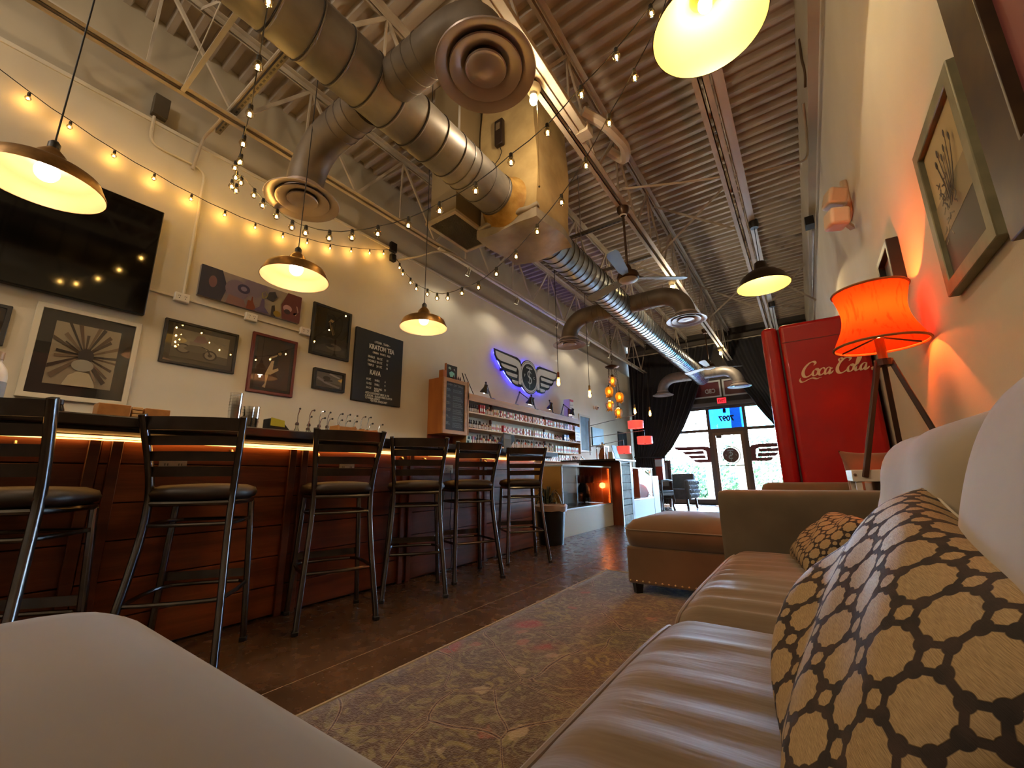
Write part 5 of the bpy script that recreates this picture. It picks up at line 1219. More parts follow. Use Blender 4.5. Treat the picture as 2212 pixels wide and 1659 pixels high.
t = T('glass_shelf', 'red-tinted glass shelf inside the nearer glass counter', 'shelf', (-3.1, 6.4, 0.70))
B().span((-3.3, 5.95, 0.70), (-2.90, 6.90, 0.706)).build('pane', GLASS('red_shelf', 'd08a90', 0.15, body=0.4, bcol='a0384a'), t, w=True)
for k, y in enumerate((6.15, 6.32, 6.5, 6.7)):
    t = T('small_jar', 'small reddish jar on the glass shelf in the counter, '+nth[k], 'jar', (-3.05, y, 0.706), group='jars on the counter shelf')
    B().lathe([(0.001, 0), (0.04, 0.002), (0.04, 0.09), (0.03, 0.10), (0.03, 0.12), (0.001, 0.121)], 12).build('body', M('jar_red_%d' % (k % 2), ['b0485a', 'c87a5a'][k % 2], 0.35), t, smooth=True)
# small wire stand on the counter top
t = T('wire_stand', 'white bent-wire stand with a dark clip on the glass counter top', 'stand', (-3.3, 6.9, 0.968))
B().tube([(-3.3, 6.78, 0.968), (-3.3, 6.78, 1.10), (-3.3, 6.86, 1.15), (-3.3, 6.98, 1.10), (-3.3, 7.0, 0.968)], 0.008, 6).build('wire', M('wire_white', 'c9dde2', 0.3), t, w=True, smooth=True)
B().bar((-3.3, 6.84, 1.15), (-3.3, 6.93, 1.12), 0.02).build('clip', darkm, t, w=True)
# wooden podium with stone-faced front
t = T('podium', 'wooden till podium with pale stone tiles and dark overhanging top', 'podium', (-3.05, 7.3, 0))
B().span((-3.42, 6.98, 0), (-2.66, 7.00, 1.04)).build('side_panel', M('podium_wood', '7a3a14', 0.4, col2='5e2a0d', vs=3, stretch=(3, 3, 0.5)), t, w=True)
B().span((-3.42, 7.0, 0), (-2.675, 7.56, 1.04)).build('body', wood_d, t, w=True)
B().span((-2.675, 7.0, 0), (-2.645, 7.03, 1.04)).build('corner_trim', alu, t, w=True); B().span((-2.675, 7.46, 0), (-2.645, 7.56, 1.04)).build('corner_trim', darkm, t, w=True)
rnd = random.Random(5); z = 0.01
stm = [M('stone_%d' % i, h, 0.7, col2=g, vs=9, bump=0.3, bs=25) for i, (h, g) in enumerate((('a9b8b6', '8c9c9b'), ('98a8a6', '7e8f8e'), ('b6c2be', '98a6a3')))]
while z < 0.99:
    h = rnd.uniform(0.10, 0.17); h = min(h, 1.03-z)
    B().span((-2.68, 7.035, z), (-2.648+rnd.uniform(-0.006, 0.004), 7.455, z+h-0.008)).build('stone', rnd.choice(stm), t, w=True, bevel=0.006, seg=1)
    z += h
B().span((-3.60, 6.62, 1.055), (-2.58, 7.62, 1.085)).build('top', topm, t, w=True, bevel=0.004); B().span((-3.45, 6.95, 1.04), (-2.65, 7.58, 1.056)).build('under_top', wood_d, t, w=True)
t = T('lantern', 'chrome wire lantern with crumpled brown paper on the podium', 'lantern', (-2.9, 6.86, 1.085))
for sx in (-1, 1):
    for sy in (-1, 1): B().cyl((sx*0.07, sy*0.09, 0), (sx*0.07, sy*0.09, 0.22), 0.008, n=6).build('post', chrome, t)
B().ring(0.20, 0.16, 0.012, (-0.08, -0.10, 0.215), (0, 1, 0), (1, 0, 0), (0, 0, 1), 0.014).build('top_ring', chrome, t)
B().lathe([(0.07, 0.23), (0.05, 0.26), (0.012, 0.275), (0.02, 0.29), (0.001, 0.30)], 14).build('cap', chrome, t, smooth=True)
b = B(); rr = random.Random(2); n = 12
vs = []
for i, (r, z) in enumerate(((0.06, 0.0), (0.065, 0.08), (0.05, 0.13), (0.04, 0.17), (0.02, 0.20), (0.001, 0.19))):
    for k in range(n): q = rr.uniform(0.8, 1.2); vs.append((r*q*math.cos(2*PI*k/n), r*q*math.sin(2*PI*k/n), z*rr.uniform(0.92, 1.08)))
b.add(vs, [(i*n+k, i*n+(k+1) % n, (i+1)*n+(k+1) % n, (i+1)*n+k) for i in range(5) for k in range(n)]); b.build('paper', M('kraft_paper', '8a5a34', 0.7), t)
t = T('notice_board', 'slanted grey notice sheet standing on the podium', 'notice', (-2.85, 7.25, 1.085))
B().prism([(0, 0), (0.20, 0), (0.20, 0.27), (0, 0.27)], (-2.78, 7.16, 1.085), (0, 1, 0), (-0.25, -0.1, 0.96), (0.96, 0, 0.25), 0.008).build('sheet', M('notice_grey', '8a8f9a', 0.5, col2='6e7480', vs=60), t, w=True)
B().bar((-2.80, 7.26, 1.09), (-2.92, 7.26, 1.2), 0.01).build('prop', darkm, t, w=True)
t = T('card_dispenser', 'pale blue and white card dispenser on the podium', 'dispenser', (-2.8, 7.0, 1.085))
B().prism([(6.98, 1.085), (7.12, 1.085), (7.0, 1.22), (6.95, 1.22)], (-2.84, 0, 0), (0, 1, 0), (0, 0, 1), (1, 0, 0), 0.08).build('body', M('dispenser_blue', 'b8d2da', 0.4), t, w=True, bevel=0.004)
# leaflet rack on a pole
t = T('leaflet_rack', 'red and white leaflet rack on a thin black pole', 'rack', (-2.82, 9.97, 0))
B().lathe([(0.001, 0.0), (0.16, 0.001), (0.15, 0.015), (0.02, 0.03), (0.014, 0.05), (0.014, 0.80)], 18).build('pole', darkm, t, smooth=True)
B().box((0.0, 0.0, 0.86), (0.15, 0.17, 0.30)).build('red_bin', M('bin_red', '6e100c', 0.35), t, bevel=0.004)
B().box((0, 0, 1.09), (0.16, 0.18, 0.16)).build('blue_bin', M('bin_pale', '8fb2d0', 0.4), t, bevel=0.004)
for k in range(3): B().box((0.081, -0.06+0.06*k, 1.09), (0.004, 0.008, 0.15)).build('divider', M('divider_white', 'dfeaf0', 0.4), t)
B().box((0.0, 0.0, 1.178), (0.165, 0.185, 0.016)).build('lid', M('bin_red', '6e100c'), t)
for k in range(2):
    for j in range(3): B().box((0.035+0.0, 0.1, 0.80+0.15*j), (0.055, 0.03, 0.13)).build('pocket', M('pocket_white', 'd3dde0', 0.4, col2='7a8890', vs=50), t).location.x = -0.035+0.06*k-0.035
B().box((0.0, 0.118, 0.935), (0.14, 0.004, 0.44)).build('back_plate', M('divider_white', 'dfeaf0'), t)
# red drum lamps on a wall stand
t = T('drum_lamp', 'branching wall lamp with three red drum shades', 'lamp', (-3.9, 9.4, 1.9))
B().cyl((-4.25, 9.30, 1.30), (-4.25, 9.30, 2.12), 0.012, n=8).build('post', M('stand_grey', '8a8680', 0.4, 0.6), t, w=True)
reds = M('drum_red', 'e0564a', 0.5, emit='e05048', es=0.2)
for i, (c, r) in enumerate((((-3.056, 9.19, 1.93), 0.17), ((-2.934, 9.37, 1.585), 0.165), ((-3.347, 9.14, 1.377), 0.15))):
    s = B().lathe([(r*0.97, -0.085), (r, -0.08), (r*1.02, 0.08), (r*1.0, 0.085)], 32, c).build('shade', reds, t, w=True, smooth=True, solid=0.003)
    B().lathe([(0.001, -0.075), (r*0.9, -0.075)], 24, c).build('diffuser', M('drum_diff', 'ef8a7c', 0.5, emit='e86a5c', es=0.22), s, w=True)
    B().lathe([(0.001, -0.086), (0.02, -0.084), (0.022, -0.076)], 12, c).build('knob', M('drum_knob', 'b03a34', 0.4), s, w=True)
    B().cyl((c[0], c[1], c[2]+0.08), (c[0], c[1], c[2]+0.22), 0.004, n=6).build('hanger', darkm, s, w=True)
    B().cyl((-4.25, 9.30, (2.0, 1.72, 1.5)[i]), (c[0], c[1], c[2]+0.22), 0.007, n=6).build('arm', M('stand_grey', '8a8680'), t, w=True)
# spider plant in a pot, bin beside the last stool
t = T('spider_plant', 'spider plant with arching leaves against the tan counter end', 'plant', (-2.93, 4.98, 0.0))
B().lathe([(0.001, 0.30), (0.09, 0.30), (0.12, 0.46), (0.125, 0.47), (0.11, 0.47), (0.10, 0.44), (0.001, 0.44)], 20).build('pot', M('pot_dark', '2a211c', 0.6), t, smooth=True)
B().lathe([(0.14, 0.29), (0.14, 0.30), (0.001, 0.30)], 16).build('stand_top', wood_d, t); 
for k in range(3): B().bar((0.11*math.cos(2.1*k), 0.11*math.sin(2.1*k), 0.29), (0.13*math.cos(2.1*k), 0.13*math.sin(2.1*k), 0.0), 0.02).build('stand_leg', wood_d, t)
lm = M('spider_leaf', '3c4222', 0.5, col2='2a3018', vs=6)
rr = random.Random(8)
for k in range(34):
    a = rr.uniform(0, 2*PI); l = rr.uniform(0.25, 0.42); h = rr.uniform(0.10, 0.26); b = B(); n = 7; vs = []
    for i in range(n):
        u = i/(n-1); r = 0.03+l*u*(1-0.25*u); z = 0.45+h*math.sin(u*PI*0.72)*1.3-0.30*u*u*rr.uniform(0.9, 1.05)
        w = 0.011*(1-u)**0.6; q = Vector((r*math.cos(a), r*math.sin(a), z)); s = Vector((-math.sin(a), math.cos(a), 0))*w
        vs += [q-s, q+s]
    b.add(vs, [(2*i, 2*i+1, 2*i+3, 2*i+2) for i in range(n-1)]); b.build('leaf', lm, t, smooth=True)
t = T('waste_bin', 'round black bin with a pale bag folded over its rim', 'bin', (-2.70, 4.66, 0))
B().lathe([(0.001, 0.001), (0.15, 0.002), (0.185, 0.44), (0.18, 0.44)], 24).build('body', blackp, t, smooth=True)
n = 26; b = B(); vs = []; rr = random.Random(4)
for i, (r, z) in enumerate(((0.165, 0.43), (0.188, 0.47), (0.205, 0.455), (0.20, 0.39))):
    for k in range(n): vs.append((r*rr.uniform(0.97, 1.03)*math.cos(2*PI*k/n), r*rr.uniform(0.97, 1.03)*math.sin(2*PI*k/n), z+rr.uniform(-0.01, 0.01)))
b.add(vs, [(i*n+k, i*n+(k+1) % n, (i+1)*n+(k+1) % n, (i+1)*n+k) for i in range(3) for k in range(n)]); b.build('bag', M('bin_bag', 'a08a84', 0.35), t, smooth=True)
# carved chair and tufted armchair by the window
t = T('carved_chair', 'dark carved high-back chair near the window', 'chair', (-3.08, 10.55, 0), rz=math.radians(-25))
pad = M('chair_pad', '77706a', 0.7)
B().box((0, 0.24, 0.80), (0.48, 0.05, 0.74)).build('back_frame', wood_d, t, bevel=0.015); B().box((0, 0.205, 0.83), (0.36, 0.02, 0.56)).build('back_pad', pad, t, bevel=0.01)
B().box((0, 0.265, 0.83), (0.36, 0.02, 0.56)).build('rear_pad', pad, t, bevel=0.01)
B().box((0, 0, 0.43), (0.52, 0.5, 0.07)).build('seat', M('chair_leather', '1c1412', 0.4), t, bevel=0.02); B().box((0, 0, 0.37), (0.52, 0.5, 0.06)).build('apron', wood_d, t, bevel=0.01)
for sx in (-1, 1):
    B().tube([(sx*0.24, 0.22, 0.68), (sx*0.27, 0.0, 0.70), (sx*0.28, -0.18, 0.68), (sx*0.28, -0.23, 0.62)], 0.028, 8).build('arm', wood_d, t, smooth=True); B().tube([(sx*0.26, -0.16, 0.66), (sx*0.28, -0.18, 0.56), (sx*0.24, -0.2, 0.45)], 0.022, 8).build('arm_post', wood_d, t, smooth=True)
    for y in (-0.22, 0.22): B().tube([(sx*0.23, y, 0.36), (sx*0.26, y*1.08, 0.22), (sx*0.23, y, 0.10), (sx*0.25, y*1.1, 0.0)], [0.035, 0.03, 0.018, 0.028], 8).build('leg', wood_d, t, smooth=True)
t = T('tufted_armchair', 'grey armchair with diamond-tufted side by the front window', 'armchair', (-2.80, 11.30, 0), rz=math.radians(-8))
gf = M('armchair_fabric', '5f6468', 0.8, col2='53585c', vs=10)
B().box((0, 0, 0.36), (0.66, 0.66, 0.24)).build('seat', gf, t, bevel=0.03); B().box((0, 0.30, 0.62), (0.66, 0.14, 0.46)).build('back', gf, t, bevel=0.04)
for sx in (-1, 1):
    a = B().box((sx*0.34, 0.0, 0.47), (0.12, 0.68, 0.46)).build('arm', gf, t, bevel=0.05)
    b = B()
    for i in range(7):
        for j in range(4): b.ball((sx*0.402, -0.27+0.09*i+(0.045 if j % 2 else 0), 0.32+0.1*j), 0.034, 8, 5, sz=1.3)
    b.build('tufting', M('tuft_fabric', '6f7e88', 0.6), a, kind='stuff')
    for y in (-0.28, 0.28): B().bar((sx*0.32, y, 0.24), (sx*0.34, y*1.05, 0.0), 0.05).build('leg', wood_d, t)
# ---------------------------------------------------------------- storefront: frames, panes, door, decals
bz = M('bronze_frame', '4a4038', 0.4, 0.4)
clear = GLASS('clear_pane', 'f6fbff', 0.06, 0.0)
bluep = GLASS('blue_pane', '3a6fb8', 0.06, 0.0)
tealp = GLASS('teal_pane', '9fd6dc', 0.06, 0.0)
burg = M('burgundy_film', '5c2226', 0.5); ink = M('ink_navy', '141a3a', 0.5)
def window(nm, x0, x1, z0, z1, pane, bar=0.04):
    t = T(nm, 'x', 'window', ((x0+x1)/2, YF+0.07, z0)); del t['label']; del t['category']; t['kind'] = 'structure'
    B().ring(x1-x0, z1-z0, bar, (x0, YF+0.10, z0), FW['u'], FW['v'], FW['n'], 0.07).build('frame', bz, t, w=True)
    p = B().span((x0+bar*0.5, YF+0.062, z0+bar*0.5), (x1-bar*0.5, YF+0.068, z1-bar*0.5)).build('pane', pane, t, w=True)
    return t, p
w1, p1 = window('window_1', -3.92, -2.155, 0.0, 2.03, clear)
B().span((-3.88, YF+0.03, 0.0), (-2.19, YF+0.10, 0.16)).build('kerb', bz, w1, w=True)
w2, p2 = window('window_2', -1.245, 0.40, 0.0, 2.03, clear)
B().span((-1.21, YF+0.03, 0.0), (0.37, YF+0.10, 0.16)).build('kerb', bz, w2, w=True)
w3, p3 = window('window_3', -3.92, -2.155, 2.03, 2.66, clear)
w4, p4 = window('window_4', -2.155, -1.245, 2.03, 2.66, bluep)
w5, p5 = window('window_5', -1.245, 0.40, 2.03, 2.66, tealp)
wh = M('frame_white_sign', 'e4ecf2', 0.4)
for nm, a, c in (('window_6', -3.30, -1.725), ('window_7', -1.685, -0.10)):
    t = T(nm, 'x', 'window', ((a+c)/2, YF+0.1, 2.95)); del t['label']; del t['category']; t['kind'] = 'structure'
    B().ring(c-a, 0.49, 0.045, (a, YF+0.06, 2.95), FW['u'], FW['v'], FW['n'], 0.05).build('frame', wh, t, w=True, bevel=0.004)
    B().span((a+0.02, YF+0.065, 2.96), (c-0.02, YF+0.07, 3.43)).build('pane', M('burgundy_pane', '6a3038', 0.35), t, w=True)
    if nm == 'window_6': text('CBD', 0.17, M('letter_pale', 'd2d8e0', 0.4), t, (-1.88, YF+0.062, 3.09), FW['u'], FW['v'], FW['n'], mirror=True, sx=0.8, bold=0.004)
dz = struct(T('door_1', 'x', 'door', (-1.70, YF+0.07, 0))); del dz['label']; del dz['category']
B().ring(0.91, 2.03, 0.07, (-2.155, YF+0.10, 0.0), FW['u'], FW['v'], FW['n'], 0.08).build('jamb', bz, dz, w=True)
lf = B().ring(0.78, 1.94, 0.085, (-2.09, YF+0.07, 0.02), FW['u'], FW['v'], FW['n'], 0.045).build('leaf', M('door_bronze', '5a4a3c', 0.4, 0.3), dz, w=True, bevel=0.004)
B().span((-2.04, YF+0.045, 0.07), (-1.36, YF+0.05, 1.92)).build('pane', clear, dz, w=True)
B().span((-2.03, YF-0.01, 1.04), (-1.37, YF+0.02, 1.065)).build('push_bar', darkm, dz, w=True, bevel=0.004)
B().span((-2.00, YF+0.03, 1.80), (-1.86, YF+0.04, 1.88)).build('closer', darkm, dz, w=True)
B().cyl((-1.71, YF+0.0, 2.50), (-1.71, YF+0.03, 2.60), 0.04, n=10).build('sensor', blackp, wf, w=True)
# decals (mirrored: they are read from the street)
text('7097', 0.20, ink, w4, (-1.50, YF+0.058, 2.27), FW['u'], FW['v'], FW['n'], mirror=True, sx=0.95, bold=0.010)
text('O', 0.26, ink, w3, (-2.46, YF+0.058, 2.18), FW['u'], FW['v'], FW['n'], mirror=True, sx=0.9)
yq = YF+0.055
dq2 = B().prism(disc(-1.69, 1.33, 0.20, 32), (0, yq, 0), FW['u'], FW['v'], FW['n'], 0.003).build('decal', burg, dz, w=True)
b = B(); n = 40
b.add([(-1.69+r*math.cos(2*PI*k/n), yq, 1.33+r*math.sin(2*PI*k/n)) for r in (0.245, 0.225) for k in range(n)], [(k, (k+1) % n, n+(k+1) % n, n+k) for k in range(n)])
b.build('decal_ring', darkm, dz, w=True)
pw = M('decal_pale', 'cfe0e8', 0.5)
monogram(dz, pw, (0.01, yq-0.004-YF-0.07, 1.33), FW, 0.72, mirror=True)
text('V', 0.06, pw, dz, (-1.54, yq-0.004, 1.31), FW['u'], FW['v'], FW['n'], mirror=True); text('C', 0.06, pw, dz, (-1.79, yq-0.004, 1.31), FW['u'], FW['v'], FW['n'], mirror=True)
rr = random.Random(6)
b = B()
for k in range(15):
    a = math.radians(30+120*k/14); b.prism(disc(-1.69+0.285*math.cos(a), 1.33+0.285*math.sin(a), 0.013, 5, a0=rr.uniform(0, 6)), (0, yq, 0), FW['u'], FW['v'], FW['n'], 0.002)
b.build('small_lettering', darkm, dz, w=True)
for s, cx, par in ((-1, -1.69, w1), (1, -1.69, w2)):
    b = B()
    def X(x): return cx+s*x
    b.prism([(X(0.47), 1.16), (X(0.42), 1.20), (X(0.40), 1.38), (X(0.44), 1.49), (X(0.53), 1.575), (X(0.64), 1.60), (X(1.47), 1.61), (X(1.42), 1.54), (X(1.30), 1.51), (X(0.70), 1.505), (X(0.615), 1.46), (X(0.60), 1.38), (X(0.60), 1.24), (X(1.0), 1.24), (X(0.92), 1.17), (X(0.80), 1.145)], (0, yq, 0), FW['u'], FW['v'], FW['n'], 0.003)
    for z0, z1, a, c in ((1.39, 1.475, 0.66, 1.27), (1.27, 1.355, 0.63, 1.12)):
        b.prism([(X(a), z0), (X(c-0.10), z0), (X(c), z1), (X(a+0.02), z1)], (0, yq, 0), FW['u'], FW['v'], FW['n'], 0.003)
    b.build('decal', burg, par, w=True)
    B().tube([(X(0.5), yq, 1.53), (X(0.6), yq, 1.63), (X(1.0), yq, 1.655), (X(1.42), yq, 1.66)], 0.006, 4).build('decal_line', darkm, par, w=True)
# exit sign
t = T('exit_sign', 'red lit exit sign above the entrance', 'exit sign', (-1.73, YF-0.04, 2.74))
B().span((-1.86, YF-0.09, 2.735), (-1.60, YF-0.05, 2.915)).build('housing', M('exit_grey', '6a6462', 0.5), t, w=True, bevel=0.006)
B().span((-1.84, YF-0.094, 2.75), (-1.62, YF-0.09, 2.90)).build('face', EM('exit_red', 'ff2a34', 0.5), t, w=True)
text('EXIT', 0.115, M('exit_ink', '5a0c10', 0.5), t, (-1.73, YF-0.095, 2.785), FW['u'], FW['v'], FW['n'], align='CENTER', sx=0.75, bold=0.004)
# ---------------------------------------------------------------- black curtains
vel = M('black_velvet', '0b0910', 0.9, col2='100d18', vs=5, sheen=0.25)
def interp(tab, z):
    for (z0, x0), (z1, x1) in zip(tab, tab[1:]):
        if z0 >= z >= z1: return x0+(x1-x0)*(z0-z)/(z0-z1)
    return tab[-1][1]
def curtain(outer, tab, lab, nf, tie):
    t = T('curtain', lab, 'curtain', (outer, 12.4, 0))
    def fn(u, v):
        z = 4.42-4.40*v; xi = interp(tab, z); x = outer+(xi-outer)*u
        full = abs(tab[0][1]-outer); w = abs(xi-outer)
        return (x, 12.42+0.045*math.sin(u*nf*2*PI)*(0.6+0.4*math.sin(u*9+1))+0.02*math.sin(v*5+u*7), z)
    B().grid(nf*8+1, 60, fn).build('drape', vel, t, w=True, smooth=True, solid=0.006, ang=180)
    z, a, c = tie
    B().tube([(outer, 12.35, z+0.02), ((outer+c)/2, 12.31, z), (c, 12.36, z-0.01), (c, 12.5, z-0.01), (outer, 12.5, z+0.02)], 0.022, 6).build('tieback', vel, t, w=True, smooth=True)
curtain(-4.22, [(4.42, -1.72), (3.9, -1.86), (3.29, -2.23), (2.88, -2.39), (2.55, -2.54), (2.13, -2.75), (1.56, -3.13), (1.33, -3.36), (1.03, -3.31), (0.5, -3.26), (0.0, -3.25)], 'left black velvet curtain swept aside to the left wall', 13, (1.33, -4.2, -3.34))
curtain(0.50, [(4.42, -1.68), (3.9, -1.52), (3.4, -1.32), (3.02, -1.13), (2.82, -1.01), (2.56, -0.89), (2.29, -0.74), (2.06, -0.59), (1.93, -0.55), (1.64, -0.50), (1.3, -0.40), (0.6, -0.42), (0, -0.42)], 'right black velvet curtain swept aside behind the red cooler', 11, (1.35, 0.5, -0.41))
tag(B().cyl((-4.29, 12.42, 4.44), (0.52, 12.42, 4.44), 0.018, n=10).build('curtain_rod', M('rod_pale', 'b0a898', 0.4)), 'pale curtain rod across the front of the room', 'curtain rod')
# ---------------------------------------------------------------- outdoors
pav = struct(B().span((-14, YF+0.2, -0.12), (12, 17.2, -0.02)).build('pavement', M('pavement_pale', '8f8b84', 0.8, col2='827d76', vs=3)))
rd = struct(B().span((-30, 17.2, -0.16), (30, 60, -0.10)).build('road', M('road_pale', '9a9894', 0.85, col2='8a8884', vs=2)))
t = T('porch_post', 'pale yellow porch post outside the entrance', 'post', (-1.72, 14.6, 0)); B().span((-1.80, 14.5, -0.02), (-1.52, 14.78, 3.4)).build('shaft', M('post_cream', 'd9c79a', 0.6), t, w=True); B().span((-1.85, 14.45, -0.02), (-1.47, 14.83, 0.2)).build('base', M('post_cream', 'd9c79a'), t, w=True)
t = T('porch_post', 'white porch post outside the left window', 'post', (-2.62, 15.2, 0)); B().span((-2.80, 15.1, -0.02), (-2.42, 15.5, 1.25)).build('shaft', M('post_white', 'e8e4da', 0.6), t, w=True); B().span((-2.84, 15.06, 1.25), (-2.38, 15.54, 1.32)).build('cap', M('post_white', 'e8e4da'), t, w=True)
leafm = [M('bush_leaf_%d' % i, h, 0.6, col2=g, vs=3) for i, (h, g) in enumerate((('41633a', '2b4a28'), ('4f7040', '345530'), ('5f7848', '445e30')))]
def bush(loc, rx, rz, n, k, lab, trunk=False):
    t = T('bush', lab, 'bush', loc, group='bushes and trees outside the window')
    rr = random.Random(k); b = B()
    for i in range(n):
        a = rr.uniform(0, 2*PI); c = rr.uniform(-1, 1); r = rr.uniform(0.6, 1.0)
        s = math.sqrt(1-c*c); p = Vector((rx*r*s*math.cos(a), rx*r*s*math.sin(a), rz*(1+r*c)+(rz*0.9 if trunk else 0)))
        d = Vector((rr.uniform(-1, 1), rr.uniform(-1, 1), rr.uniform(-1, 1))).normalized(); e = d.orthogonal().normalized(); f = d.cross(e); q = rr.uniform(0.06, 0.13)
        b.add([p+e*q, p+f*q*0.5, p-e*q, p-f*q*0.5], [(0, 1, 2, 3)])
    b.build('foliage', leafm[k % 3], t, kind='stuff')
    bb = B(); hh = rz*(1.9 if trunk else 1.0)
    bb.tube([(0, 0, 0), (0.05, 0.03, hh*0.5), (0.0, 0.0, hh)], [0.06, 0.05, 0.03], 7)
    for j in range(4): bb.tube([(0.02, 0.01, hh*0.6), (rx*0.5*math.cos(j*1.6), rx*0.5*math.sin(j*1.6), hh)], [0.03, 0.012], 6)
    bb.build('stem', M('bark', '5a4a3c', 0.8), t, smooth=True)
for i, (x, y, rx, rz, n, tr, lab) in enumerate(((-4.6, 18.6, 1.0, 0.75, 700, 0, 'leafy green bush outside the left window, leftmost'), (-3.1, 18.2, 0.9, 0.7, 650, 0, 'leafy green bush outside, behind the white post'), (-1.3, 18.9, 1.0, 0.8, 700, 0, 'leafy green bush seen through the glass door'), (0.3, 18.9, 0.9, 0.65, 650, 0, 'leafy green bush outside the right window'), (1.9, 19.5, 1.1, 0.9, 600, 0, 'leafy bush outside, farthest right'), (-6.4, 20.5, 1.3, 1.0, 700, 1, 'small tree outside the left window'), (-2.2, 22.0, 1.4, 1.0, 700, 1, 'small tree behind the glass door'), (-3.6, 16.6, 0.45, 0.28, 320, 0, 'low round shrub at the pavement edge, left'), (-1.0, 16.7, 0.5, 0.26, 320, 0, 'low round shrub at the pavement edge, right'))):
    bush((x, y+1.2, -0.1), rx, rz, n, i, lab, tr)
t = T('car', 'white car parked across the street beyond the right window', 'car', (-0.2, 16.5, -0.1))
cw = M('car_white', 'dfe4e6', 0.25, coat=0.6)
prof = [(-0.8, 0.28), (-0.82, 0.62), (-0.7, 0.78), (-0.2, 0.86), (0.25, 1.28), (1.5, 1.30), (2.1, 0.92), (2.6, 0.84), (2.65, 0.4), (2.6, 0.28)]
B().prism(prof, (0.3, 0, 0), (1, 0, 0), (0, 0, 1), (0, 1, 0), 1.6).build('body', cw, t, bevel=0.06, seg=3)
B().prism([(-0.08, 0.88), (0.30, 1.24), (1.45, 1.26), (1.95, 0.92)], (0.3, -0.006, 0), (1, 0, 0), (0, 0, 1), (0, 1, 0), 0.02).build('window', M('car_glass', '2a4a52', 0.1), t)
for x in (0.05, 2.35): B().lathe([(0.001, -0.1), (0.3, -0.1), (0.31, 0), (0.3, 0.1), (0.001, 0.1)], 20, (x, 0.05, 0.3), rot=Matrix.Rotation(PI/2, 3, 'X')).build('wheel', blackp, t, smooth=True)
